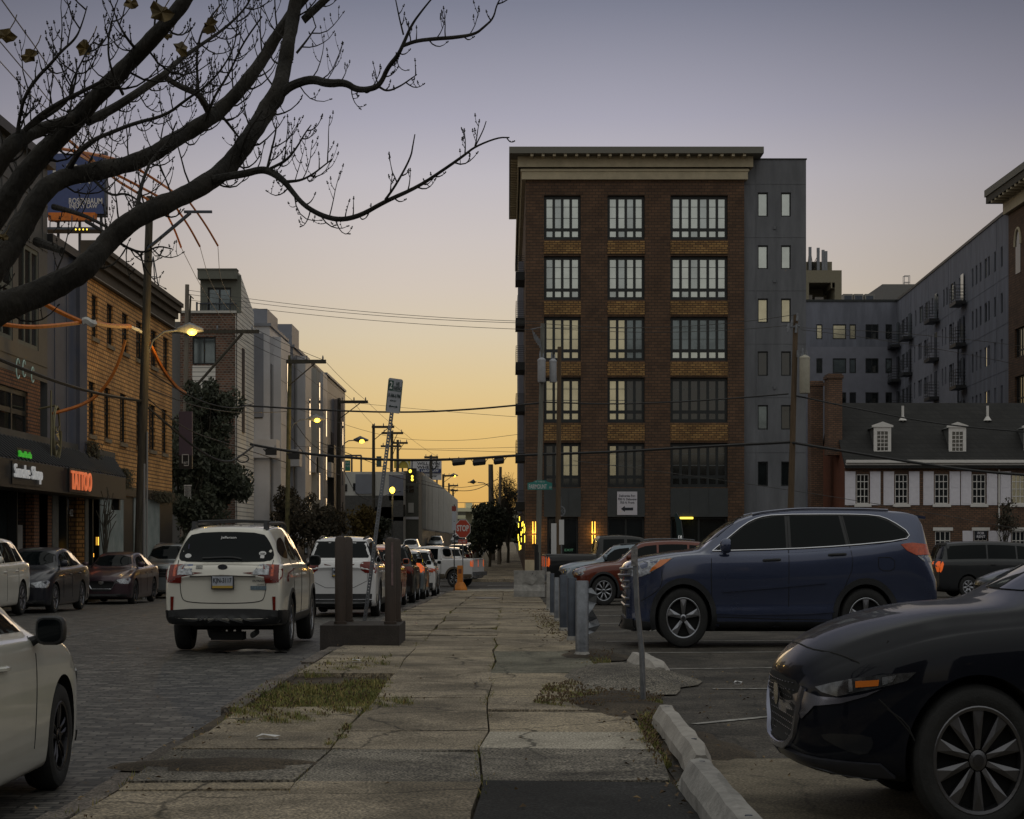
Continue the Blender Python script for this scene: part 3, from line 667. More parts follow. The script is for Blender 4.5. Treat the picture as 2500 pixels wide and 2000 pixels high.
rtext('Jefferson',-.02,1.475,.24,.05,M['whitetxt'],par=rwn); rtext('OUTBACK',-.55,.93,.2,.025,M['ink']); rtext('2.5i AWD',-.58,.885,.13,.022,mat('grey_vinyl',(.12,.12,.12),.6))
bl=mat('blue_sticker',(.05,.09,.22),.5,nz=.2,nscale=40)
for (y,z,w_,h_,m) in [(.53,1.10,.12,.055,bl),(-.54,.84,.24,.05,mat('grey_blue_sticker',(.10,.14,.17),.5,nz=.4,nscale=50)),(.66,1.36,.16,.06,mat('navy_sticker',(.05,.045,.13),.5,nz=.3,nscale=60)),(-.56,1.225,.06,.035,M['whitetxt']),(.36,1.10,.10,.035,mat('grey_sticker',(.18,.18,.17),.5,nz=.6,nscale=60))]:
    mb=c.patch('B',[(y-w_/2,z-h_/2),(y+w_/2,z-h_/2),(y+w_/2,z+h_/2),(y-w_/2,z+h_/2)],.012,0,size=.2,skirt=.002); c.part('sticker',mb,m,None,False)
for (y,z,rx,rz_,m) in [(.58,1.24,.05,.028,'whitetxt'),(-.56,1.27,.055,.028,'whitetxt')]:
    mb=c.patch('B',[(y+rx*math.cos(w),z+rz_*math.sin(w)) for w in [2*PI*i/16 for i in range(16)]],.012,0,size=.2,skirt=.002); st=c.part('oval_sticker',mb,M[m],rwn,False)
rtext('OCNP',-.56,1.27,.07,.026,M['ink'],par=rwn)
c.mirrors(1.62,1.10,M['plastic'],out=.07)
c.wheels(5,'double')
mb=MB(); mb.box(-2.0,-1.7,-.25,.25,.16,.26); mb.tube([(-1.6,-.6,.345),(-1.6,.6,.345)],.05,8); mb.tube([(-1.27,-.7,.30),(-1.27,.7,.30)],.04,8); mb.tube([(-2.35,-.45,.24),(-1.9,-.45,.26)],.04,8); c.part('axle_and_exhaust',mb,M['under'])
c.place(-4.34,24.9+2.41,-.1,PI/2)
# ============ blue SUV in the lot
PB=mat('deep_blue_paint',(.042,.055,.108),.2,.5,.5,coat=1,nz=.05,nscale=2)
cv=std(4.89,1.93,1.72,1.02,1.22,1.165,1.10,2.0,4.1,4.6,1.16,clear=.25,rw=.64,nr=.13,tr=.06)
cv['zt']=[(0,.88),(.03,1.0),(.1,1.09),(.35,1.17),(.8,1.235),(1.2,1.28),(1.5,1.48),(1.85,1.67),(2.25,1.76),(2.9,1.80),(3.7,1.795),(4.35,1.765),(4.6,1.71),(4.68,1.58),(4.76,1.36),(4.82,1.2),(4.87,1.0),(4.89,.85)]
cv['zb']=[(0,.82),(.1,1.0),(.4,1.10),(1.2,1.19),(2.5,1.21),(3.8,1.30),(4.3,1.36),(4.66,1.2),(4.89,.85)]
cv['flank']=[(0,0),(5,0)]
c=Car(4.89,1.93,cv,(.95,3.74),.385,.265,.235,arch=.055)
c.start('blue_suv','dark blue three-row SUV parked side-on, nose to the sidewalk posts','suv',"vehicles in the parking lot")
c.body(PB)
front_g=[(-.56,1.68),(.56,1.68),(.76,1.33),(-.76,1.33)]
wins=[[(1.47,1.255),(1.60,1.345),(1.92,1.56),(2.13,1.645),(2.40,1.685),(2.53,1.688),(2.53,1.28)],[(2.61,1.285),(2.61,1.69),(3.36,1.692),(3.44,1.325)],[(3.51,1.33),(3.43,1.692),(3.92,1.68),(4.12,1.62),(4.39,1.46),(4.33,1.395)]]
c.part('windscreen',c.patch('F',front_g,.006,1),M['glass']); c.part('rear_window',c.patch('B',[(-.55,1.62),(.55,1.62),(.66,1.34),(-.66,1.34)],.006,1),M['glass'])
out=[(1.40,1.237),(1.60,1.37),(1.92,1.585),(2.13,1.67),(2.4,1.707),(3.40,1.712),(3.94,1.70),(4.16,1.635),(4.44,1.462),(4.35,1.375),(3.45,1.305),(2.55,1.262),(1.40,1.237)]
for d in 'LR':
    c.part('window_surround',c.patch(d,out[:-1],.003,1),M['plastic'])
    for k,w_ in enumerate(wins): c.part('side_window',c.patch(d,w_,.008,0),M['glass'])
    c.part('window_trim',c.path(d,out,.0095,.008,sub=1),M['chrome'])
    mb=MB()
    for pth in ([(1.38,1.22),(1.37,.9),(1.40,.4),(1.44,.33)],[(2.57,1.70),(2.56,.9),(2.56,.36)],[(3.40,1.7),(3.50,1.30),(3.55,1.05),(3.42,.80),(3.34,.60),(3.33,.36)],[(1.44,.40),(2.4,.37),(3.3,.36)],[(3.93,1.16),(4.17,1.16),(4.18,.99),(3.93,.99),(3.93,1.16)],[(.62,1.0),(.62,.80),(.5,.7),(.3,.6)]): c.path(d,pth,.0055,.0,mb=mb,sub=1)
    c.part('panel_gap',mb,M['under'])
    for sx,sz in ((2.30,1.12),(3.30,1.19)):
        mb=MB(); h,n=c.ray(d,sx,sz); sg=1 if d=='L' else -1; mb.tube([(h.x+.13,h.y+sg*.004,sz),(h.x+.09,h.y+sg*.04,sz+.005),(h.x-.09,h.y+sg*.04,sz+.012),(h.x-.13,h.y+sg*.004,sz+.01)],.017,8); c.part('door_handle',mb,M['plastic'])
    mb=MB(); c.patch(d,[(1.55,.75),(2.3,.80),(3.1,.86),(3.12,.83),(2.3,.765),(1.55,.715)],.02,0,mb); c.part('door_moulding',mb,PB)
    mb=MB(); c.patch(d,[(1.45,.50),(2.8,.54),(3.15,.52),(3.3,.44),(1.45,.42)],.025,1,mb); c.part('sill_moulding',mb,PB)
    mb=MB(); c.patch(d,[(1.38,.34),(3.34,.34),(3.34,.25),(1.38,.25)],.01,0,mb); c.patch(d,[(0.0,.37),(.5,.33),(.5,.22),(0.0,.25)],.012,0,mb); c.part('lower_cladding',mb,M['plastic'])
    for a in c.ax: mb=MB(); arch_ring(c,a,c.arch_r-.004,c.arch_r+.075,.24,d,mb,.016); c.part('arch_cladding',mb,M['plastic'])
    c.part('headlight',c.patch(d,[(.10,.92),(.14,1.04),(.35,1.10),(.70,1.145),(.80,1.15),(.60,1.05),(.45,.96),(.30,.91)],.012,0),M['clear'])
    c.part('indicator_lens',c.patch(d,[(.47,1.03),(.43,.97),(.60,1.04),(.77,1.14),(.60,1.12)],.018,0),M['amber'])
    c.part('tail_light',c.patch(d,[(4.27,1.325),(4.45,1.345),(4.78,1.32),(4.80,1.19),(4.50,1.19),(4.36,1.25)],.014,0),M['redorange'])
    c.part('reversing_lens',c.patch(d,[(4.52,1.18),(4.80,1.18),(4.80,1.09),(4.62,1.11)],.012,0),M['clear'])
for z in (1.0,.92,.84,.76,.62,.53): 
    c.part('grille_bar',c.path('F',[(-.78,z+.01),(-.4,z),(.4,z),(.78,z+.01)],.018,.010,sub=0),mat('satin_grille',(.20,.21,.24),.35,.9))
c.part('lower_grille',c.patch('F',[(-.7,.68),(.7,.68),(.62,.4),(-.62,.4)],.006,0),M['plastic'])
c.part('front_skirt',c.patch('F',[(-.95,.37),(.95,.37),(.95,.25),(-.95,.25)],.03,0),M['plastic'])
mb=MB(); mb.prism([(-2.06,-.56,1.675),(-2.06,.56,1.675),(-2.30,.50,1.655),(-2.30,-.50,1.655)],(0,0,.035)); c.part('rear_spoiler',mb,PB)
for sg in (1,-1):
    mb=c.path('T',[(2.05,sg*.55),(2.6,sg*.58),(3.4,sg*.58),(4.15,sg*.55)],.017,.016,sub=1); c.part('roof_rail',mb,mat('satin_rail',(.20,.21,.26),.3,.9))
c.mirrors(1.58,1.25,PB,size=(.15,.2,.19),out=.07)
c.wheels(5,'wide')
c.plate(0,.93,'') 
mb=MB(); mb.box(-2.1,1.6,-.6,.6,.2,.3); c.part('underbody',mb,M['under'])
c.place(1.77+2.445,25.1+.965,-.035,PI-R(1.5))
# ============ dark hatchback in front right corner
PM=mat('blue_black_paint',(.004,.005,.009),.4,.0,.05,coat=.40)
cv=std(4.46,1.80,1.44,.74,1.42,1.07,.93,2.2,3.6,4.3,1.0,clear=.16,rw=.60,nr=.15,tr=.1,front_lo=.15)
cv['zt']=[(0,.62),(.01,.67),(.03,.71),(.09,.77),(.25,.865),(.5,.945),(.8,1.0),(1.2,1.035),(1.5,1.16),(1.95,1.34),(2.5,1.41),(3.4,1.37),(4.0,1.2),(4.35,1.0),(4.46,.85)]
cv['zb']=[(0,.56),(.05,.66),(.15,.725),(.4,.80),(.7,.865),(1.0,.90),(1.4,.925),(2.5,.95),(3.6,.99),(4.46,.8)]
cv['w']=[(0,.48),(.02,.56),(.06,.64),(.12,.70),(.2,.755),(.3,.80),(.45,.845),(.7,.885),(1.0,.90),(2.5,.90),(3.8,.885),(4.2,.82),(4.46,.66)]
cv['wr']=[(0,.36),(.1,.54),(.3,.655),(.7,.745),(1.2,.755),(2.0,.56),(2.9,.58),(3.6,.56),(4.46,.5)]
cv['drop']=[(0,.03),(.1,.04),(.4,.06),(.9,.065),(1.2,.07),(2.0,.06),(4.46,.02)]
cv['zlo']=[(0,.36),(.015,.33),(.05,.29),(.12,.265),(.3,.24),(.8,.20),(1.5,.17),(3.7,.16),(4.2,.2),(4.46,.3)]
c=Car(4.46,1.80,cv,(.935,3.66),.335,.245,.215,arch=.045,tumble=.05)
c.start('dark_hatchback','near-black hatchback cut off by the right edge, front wheel and grille showing','car',"vehicles in the parking lot")
c.body(PM)
c.part('windscreen',c.patch('F',[(-.50,1.33),(.50,1.33),(.70,1.07),(-.70,1.07)],.005,1),M['glass'])
c.part('rear_window',c.patch('B',[(-.45,1.36),(.45,1.36),(.55,1.1),(-.55,1.1)],.005,1),M['glass'])
for d in 'LR':
    c.part('side_window',c.patch(d,[(1.55,1.0),(1.8,1.16),(2.1,1.28),(2.6,1.32),(2.6,1.01)],.005,1),M['glass'])
    c.part('side_window',c.patch(d,[(2.68,1.01),(2.68,1.31),(3.2,1.28),(3.5,1.18),(3.4,1.05)],.005,1),M['glass'])
    mb=MB()
    for pth in ([(.46,.56),(.56,.50),(.60,.42)],[(.42,.60),(.47,.56),(.56,.475),(.59,.44)],[(1.5,.95),(1.5,.5),(1.55,.25)]): c.path(d,pth,.004,0,mb=mb,sub=1)
    c.part('panel_gap',mb,M['under'])
    hl=c.part('headlight',c.patch(d,[(.125,.64),(.2,.665),(.31,.69),(.45,.71),(.61,.724),(.56,.685),(.44,.655),(.32,.63),(.22,.605),(.15,.62)],.006,0,size=.05),mat('smoked_lens',(.085,.09,.098),.12,.6,.5,coat=.8,nz=.6,nscale=18))
    c.part('indicator_lens',c.patch(d,[(.31,.676),(.425,.686),(.42,.660),(.31,.648)],.012,0,size=.04),M['amber'],hl)
    c.part('lens_chrome',c.patch(d,[(.278,.682),(.295,.685),(.298,.632),(.28,.628)],.013,0,size=.04),M['clear'],hl)
    c.part('lens_reflector',c.patch(d,[(.44,.698),(.51,.708),(.49,.68),(.44,.662)],.012,0,size=.04),M['clear'],hl)
    c.part('chrome_wing',c.patch(d,[(.04,.59),(.08,.615),(.14,.60),(.24,.60),(.34,.62),(.44,.648),(.36,.612),(.24,.576),(.12,.556),(.07,.49),(.04,.48)],.010,0,size=.05),mat('satin_chrome',(.22,.23,.29),.25,1))
    c.part('fog_lamp_recess',c.patch(d,[(.13,.425),(.20,.44),(.38,.44),(.40,.40),(.36,.345),(.24,.37)],.004,1,size=.05),mat('gloss_trim',(.016,.017,.02),.15,.2))
    c.part('front_lip',c.patch(d,[(.02,.325),(.12,.29),(.25,.268),(.43,.255),(.43,.208),(.25,.216),(.1,.24),(.02,.272)],.022,0,size=.06),mat('satin_lip',(.03,.031,.038),.3,.3))
c.part('front_lip',c.patch('F',[(-.80,.315),(0,.345),(.80,.315),(.80,.26),(0,.29),(-.80,.26)],.02,0,size=.08),mat('satin_lip',(.02,)*3))
gr=[(-.40,.655),(0,.675),(.40,.655),(.50,.615),(.47,.50),(.36,.385),(.20,.355),(-.20,.355),(-.36,.385),(-.47,.50),(-.50,.615)]
gm=c.part('grille',c.patch('F',gr,.004,0,size=.08),M['under'])
mb=MB()
for i in range(9):
    z=.385+i*.032; half=.34+.016*i if z<.6 else .46
    for k in range(-8,9):
        y=k*.055+(.027 if i%2 else 0)
        if abs(y)<half-.02:
            c.path('F',[(y-.009,z),(y+.009,z)],.0026,.006,mb=mb,sub=0,step=.05)
link('grille_studs',mb,M['darkalloy'],gm)['kind']='stuff'
c.part('grille_surround',c.path('F',[(-.51,.63),(-.485,.50),(-.40,.375),(-.22,.335),(.22,.335),(.40,.375),(.485,.50),(.51,.63)],.022,.004,sub=1),mat('satin_chrome',(.3,)*3))
c.part('bonnet_gap',c.path('T',[(.42,.83),(.30,.70),(.20,.52),(.15,.3),(.14,0),(.15,-.3),(.20,-.52),(.30,-.70),(.42,-.83)],.005,0,sub=1),M['under'])
h,n=c.ray('F',0,.60); mb=MB(); mb.prism([(h.x+.006,.075*math.cos(w),.575+.062*math.sin(w)) for w in [2*PI*i/22 for i in range(22)]],(.01,0,0)); em=c.part('oval_badge',mb,M['chrome'],smooth=False)
c.mirrors(1.65,.98,PM,out=.08)
c.wheels(10,'blade',mat('grey_alloy',(.13,.13,.14),.3,.9,nz=.1,nscale=8))
c.place(1.55+2.23,8.62+.90,.03,PI)
def gcar(name,label,cat,group,kw,paintm,X,Y,rz,splits,wheel=('double',5,None),plate=None,lights=('clear','red'),rails=None,clad=False,R_=.33,rim=.22,tw=.2,ax=(.9,3.6),detail=True,face=None,zoff=-.1,arch=.05,lz=None,handles=True,glassm='glass',mir=None):
    L_,Wd,H=kw['L_'],kw['Wd'],kw['H']; cv=std(**kw); w=Wd/2
    if 'over' in kw.get('x',{}): pass
    c=Car(L_,Wd,cv,ax,R_,rim,tw,arch=arch); c.start(name,label,cat,group); c.kw=kw
    b=c.body(paintm); f=c.f; cs,rs_,re,ts=kw['cowl_s'],kw['roof_s'],kw['roof_e'],kw['tail_s']; cz,tz=kw['cowl_z'],kw['tail_z']; G=M[glassm]
    wrf=f['wr'](rs_); wrb=f['wr'](re)
    c.part('windscreen',c.patch('F',[(-wrf+.04,H-.10),(wrf-.04,H-.10),(w*.78,cz+.045),(-w*.78,cz+.045)],.005,1),G)
    if ts-re>.12: c.part('rear_window',c.patch('B',[(-wrb+.03,H-.11),(wrb-.03,H-.11),(w*.80,tz+.17),(w*.82,tz+.06),(-w*.82,tz+.06),(-w*.80,tz+.17)],.005,0),G)
    def zr(s): return max(f['zt'](s)-f['drop'](s),f['zb'](s)+.012)
    for d in 'LR':
        for a,b_ in zip(splits,splits[1:]):
            a2,b2=a+.03,b_-.03; n=5; S=[a2+(b2-a2)*i/n for i in range(n+1)]
            bt=[(s,min(f['zb'](s)+.05,zr(s)-.01)) for s in S]; tp=[(s,max(f['zb'](s)+.055,zr(s)-.055)) for s in S[::-1]]
            c.part('side_window',c.patch(d,bt+tp,.005,0,size=.15),G)
        if detail:
            mb=MB()
            for s in splits[:-1]:
                zz=f['zb'](s); c.path(d,[(s-.04,zz+.02),(s-.03,zz-.4),(s,.32)],.005,0,mb=mb,sub=1)
            c.part('panel_gap',mb,M['under'])
            if handles:
                for s in splits[1:3]:
                    mb=MB(); sx=s-.2; sz=f['zb'](sx)-.13; h,n=c.ray(d,sx,sz); sg=1 if d=='L' else -1
                    mb.tube([(h.x+.1,h.y,sz),(h.x+.06,h.y+sg*.03,sz),(h.x-.06,h.y+sg*.03,sz),(h.x-.1,h.y,sz)],.014,6); c.part('door_handle',mb,paintm)
    nz=kw['nose']; 
    lf=lz[0] if lz else (nz-.10,nz-.22); lr=lz[1] if lz else (tz-.08,tz-.28)
    simple_lights(c,[('F',[(w*.40,lf[0]-.02),(w*.84,lf[0]+.02),(w*.86,lf[1]),(w*.46,lf[1]+.02)]),('side',[(.05,lf[0]),(.42,lf[0]+.05),(.30,lf[1]),(.08,lf[1])])],
      [('B',[(w*.52,lr[0]),(w*.93,lr[0]),(w*.94,lr[1]),(w*.58,lr[1]+.03)]),('side',[(L_-.25,lr[0]),(L_-.02,lr[0]-.01),(L_-.02,lr[1]),(L_-.14,lr[1])])],lights[0],lights[1])
    if detail:
        c.part('grille',c.patch('F',[(-w*.38,lf[0]-.02),(w*.38,lf[0]-.02),(w*.42,lf[1]-.05),(w*.30,nz-.42),(-w*.30,nz-.42),(-w*.42,lf[1]-.05)],.006,0),M['plastic'])
        if ts-re>.12: c.part('tailgate_gap',c.path('B',[(-w*.76,tz+.02),(-w*.72,.62),(w*.72,.62),(w*.76,tz+.02)],.005,0,sub=1),M['under'])
    low=M['plastic'] if clad else M['plastic']
    mb=MB(); h0=.5 if clad else .36
    c.patch('B',[(-w+.03,h0),(w-.03,h0),(w-.05,.25),(-w+.05,.25)],.015,0,mb)
    c.part('bumper_trim',mb,low); mb=MB()
    c.patch('F',[(-w+.05,h0-.05),(w-.05,h0-.05),(w-.07,.24),(-w+.07,.24)],.012,0,mb)
    if clad:
        for d in 'LR':
            for a in c.ax: arch_ring(c,a,c.arch_r-.004,c.arch_r+.05,.22,d,mb)
            c.patch(d,[(c.ax[0]+.4,.38),(c.ax[1]-.4,.38),(c.ax[1]-.4,.24),(c.ax[0]+.4,.24)],.01,0,mb)
    c.part('bumper_trim',mb,low)
    if rails:
        for sg in (1,-1):
            mb=MB(); c.path('T',[(rs_+.1,sg*(wrf-.09)),((rs_+re)/2,sg*(wrf-.05)),(re,sg*(wrf-.09))],.018,.02,mb=mb,sub=1); c.part('roof_rail',mb,M[rails])
    if detail: c.mirrors(cs+(.44 if mir else .32),cz+(-.07 if mir else .02),mir or paintm,size=(.13,.21,.17) if mir else (.13,.21,.15),out=.06)
    c.wheels(wheel[1],wheel[0],M[wheel[2]] if wheel[2] else None,names=detail)
    if plate: c.plate(0,plate[0],plate[1],d=plate[2])
    mb=MB(); mb.box(-L_/2+.4,L_/2-.4,-w*.6,w*.6,.17,.27); c.part('underbody',mb,M['under'])
    c.place(X,Y,g(Y)+zoff,rz); return c
KR="cars parked along the right kerb"; KL="cars parked along the left kerb"; LOT="vehicles in the parking lot"
UP,DN=PI/2,-PI/2
E1=dict(L_=4.65,Wd=1.84,H=1.66,nose=.98,cowl_s=1.3,cowl_z=1.13,belt=1.03,roof_s=2.0,roof_e=4.05,tail_s=4.5,tail_z=1.16,tr=.05,rw=.66)
c=gcar('white_crossover','cool white crossover with blacked-out rear glass, parked just ahead of the white wagon','car',KR,E1,PW2,-4.06,39.4+2.33,UP,[1.55,2.45,3.4,4.2],plate=(.93,'MXK4318','B'),clad=True,R_=.36,rim=.24,ax=(.92,3.65),rails='plastic',lz=((.88,.76),(1.14,.90)))
mb=MB(); h,n=c.ray('B',0,1.06); mb.box(h.x-.012,h.x,-.10,.10,1.045,1.075); mb.box(h.x-.013,h.x,-.045,.045,1.03,1.09); c.part('cross_badge',mb,mat('gold_badge',(.4,.24,.04),.3,.9),None,False)
c.part('shark_fin',MB().tube([(-1.55,0,1.63),(-1.62,0,1.70)],[.05,.015],6),M['plastic'])
c.part('bumper_strip',c.path('B',[(-.8,.38),(.8,.38)],.012,.03),M['chrome'])
PO=paint('burnt_orange_paint',(.42,.085,.02)); PBK=paint('black_paint',(.012,.012,.013)); PSV=paint('silver_paint',(.20,.225,.24),.6); PDG=paint('dark_grey_paint',(.022,.024,.027)); PRD=paint('rust_red_paint',(.11,.020,.008),.35); PPU=paint('plum_paint',(.055,.033,.042),.5); PDB=paint('black_blue_paint',(.018,.019,.027),.4); PLB=paint('grey_blue_paint',(.17,.21,.25),.5); PGR=paint('grey_paint',(.09,.095,.1),.5); PG2=paint('dark_green_paint',(.02,.03,.027),.4)
E2=dict(L_=4.1,Wd=1.74,H=1.55,nose=.86,cowl_s=.95,cowl_z=1.06,belt=.98,roof_s=1.85,roof_e=3.6,tail_s=4.0,tail_z=1.05,tr=.06,rw=.64)
gcar('orange_hatchback','small orange hatchback parked behind the right steel post pair','car',KR,E2,PO,-4.0,47.5+2.05,UP,[1.25,2.2,3.05,3.7],ax=(.8,3.35),R_=.31,rim=.2,plate=(.8,'','B'),lights=('clear','redorange'),lz=((.8,.68),(1.25,.85)))
E3=dict(L_=4.6,Wd=1.84,H=1.66,nose=.95,cowl_s=1.25,cowl_z=1.1,belt=1.0,roof_s=1.95,roof_e=4.0,tail_s=4.45,tail_z=1.12,tr=.06)
gcar('black_suv','black crossover between the orange hatchback and the silver hatchback','car',KR,E3,PBK,-4.02,54.2+2.3,UP,[1.5,2.4,3.35,4.1],ax=(.9,3.6),R_=.35,rim=.24,clad=True,rails='plastic')
gcar('silver_hatchback','silver hatchback with bright orange-red tail lamps behind the black crossover','car',KR,E2,PSV,-3.95,61+2.05,UP,[1.25,2.2,3.05,3.7],ax=(.8,3.35),R_=.31,rim=.2,lights=('clear','litred'),lz=((.8,.68),(1.2,.85)))
gcar('small_white_suv','small white crossover parked last before the crossing','car',KR,E3,PW2,-3.9,68+2.3,UP,[1.5,2.4,3.35,4.1],ax=(.9,3.6),R_=.35,rim=.24,clad=True,lz=((.85,.73),(1.0,.85)),lights=('clear','redorange'))
# near white car, bottom left
S1=dict(L_=4.62,Wd=1.78,H=1.43,nose=.78,cowl_s=1.15,cowl_z=1.01,belt=.93,roof_s=2.05,roof_e=3.3,tail_s=4.15,tail_z=1.02,tr=.12,rw=.60,nr=.17,clear=.15,front_lo=.15)
c=gcar('cream_white_sedan','cream-white sedan cut off by the left edge, black door mirror and front wheel showing','car',KR,S1,PWD,-4.14,12.9-2.31,UP,[1.62,2.55,3.45,3.9],wheel=('double',5,'darkalloy'),ax=(.90,3.6),R_=.325,rim=.215,zoff=-.18,mir=M['plastic'])
# left kerb, noses towards us
E4=dict(L_=4.6,Wd=1.82,H=1.62,nose=.95,cowl_s=1.2,cowl_z=1.08,belt=1.02,roof_s=1.95,roof_e=3.7,tail_s=4.4,tail_z=1.08,tr=.13,rw=.62)
gcar('white_family_car','white crossover half out of frame at the left edge with bright wheel','car',KL,E4,PW,-12.98,41.8-2.3,DN,[1.45,2.35,3.3,4.1],wheel=('blade',10,None),ax=(.95,3.63),R_=.35,rim=.25)
S2=dict(L_=4.7,Wd=1.80,H=1.46,nose=.80,cowl_s=1.3,cowl_z=1.02,belt=.95,roof_s=2.15,roof_e=3.4,tail_s=4.25,tail_z=1.04,tr=.12,rw=.62,clear=.15)
c=gcar('black_sedan','black sedan with wide headlamps parked nose-on in front of the tattoo shop','car',KL,S2,PDB,-12.82,42.4+2.35,DN,[1.62,2.5,3.4,3.95],wheel=('blade',10,None),ax=(.88,3.57),R_=.33,rim=.23)
S3=dict(L_=4.9,Wd=1.86,H=1.43,nose=.80,cowl_s=1.35,cowl_z=1.0,belt=.95,roof_s=2.2,roof_e=3.5,tail_s=4.45,tail_z=1.04,tr=.14,rw=.6,clear=.14)
c=gcar('plum_sedan','dark plum sedan with chrome V grille beside the big utility pole','car',KL,S3,PPU,-13.05,52.5+2.45,DN,[1.65,2.6,3.5,4.1],wheel=('double',5,'darkalloy'),ax=(.95,3.72),R_=.34,rim=.24)
c.part('chrome_v_grille',c.path('F',[(-.50,.70),(-.32,.44),(.32,.44),(.50,.70)],.018,.012,sub=0),M['chrome'])
mb=MB(); h,n=c.ray('F',0,.64); mb.lathe([(.085,0),(.085,.02),(.06,.03)],18,(h.x,0,.64),'x'); c.part('round_badge',mb,M['chrome'],None,False)
E5=dict(L_=5.0,Wd=1.98,H=1.80,nose=1.13,cowl_s=1.35,cowl_z=1.24,belt=1.15,roof_s=2.1,roof_e=4.4,tail_s=4.8,tail_z=1.2,tr=.04,rw=.68,nr=.08)
c=gcar('silver_suv','tall silver-white SUV with full chrome grille behind the plum sedan','car',KL,E5,PSV,-13.25,62.4+2.5,DN,[1.6,2.6,3.6,4.5],wheel=('double',6,None),ax=(.98,3.9),R_=.39,rim=.25,rails='plastic')
for z in (.98,.88,.78): c.part('grille_bar',c.path('F',[(-.75,z),(.75,z)],.022,.012,sub=0),M['chrome'])
# lot
E6=dict(L_=4.57,Wd=1.84,H=1.62,nose=.90,cowl_s=1.3,cowl_z=1.10,belt=1.0,roof_s=2.1,roof_e=3.8,tail_s=4.35,tail_z=1.12,tr=.1,rw=.62)
c=gcar('rust_red_suv','rust-red crossover parked behind the blue SUV, nose to the bollards','car',LOT,E6,PRD,fx(1398,48.5)+2.28,48.0+.92,PI,[1.6,2.5,3.4,4.05],wheel=('blade',9,None),ax=(.90,3.6),R_=.37,rim=.25,clad=True,lz=((.90,.74),(1.0,.85)),zoff=-.035)
E7=dict(L_=4.4,Wd=1.8,H=1.60,nose=.98,cowl_s=1.15,cowl_z=1.14,belt=1.03,roof_s=1.9,roof_e=3.9,tail_s=4.25,tail_z=1.1,tr=.06,nr=.09)
c=gcar('grey_blue_suv','pale grey-blue boxy crossover behind the rust-red one','car',LOT,E7,PLB,fx(1366,53)+2.2,53+.9,PI,[1.45,2.3,3.2,3.9],ax=(.85,3.4),R_=.35,rim=.23,zoff=-.035,rails='plastic')
E8=dict(L_=5.15,Wd=1.96,H=1.74,nose=1.02,cowl_s=1.05,cowl_z=1.14,belt=1.12,roof_s=1.9,roof_e=4.75,tail_s=5.05,tail_z=1.13,tr=.04,rw=.72,nr=.13)
gcar('black_minivan','black minivan seen from its rear corner in front of the shuttered brick house','van',LOT,E8,PDG,fx(2283,60)+2.575+.05,60+.98,R(2),[1.3,2.2,3.3,4.8],wheel=('steel',7,None),ax=(.95,4.02),R_=.34,rim=.21,zoff=-.035,lights=('clear','litred'),lz=((.9,.75),(1.12,.78)))
gcar('dark_green_sedan','dark green car whose bonnet shows between the black minivan and the near hatchback','car',LOT,S2,PG2,fx(2418,34)+2.35,34+.9,PI,[1.62,2.5,3.4,3.95],ax=(.88,3.57),R_=.33,rim=.23,zoff=-.035)
gcar('dark_boxy_suv','dark boxy SUV whose roof shows above the rust-red crossover','car',LOT,dict(E5,H=1.9),PDG,fx(1425,66)+2.5,66,PI,[1.6,2.6,3.6,4.5],ax=(.98,3.9),R_=.39,rim=.25,zoff=-.035,rails='steel')
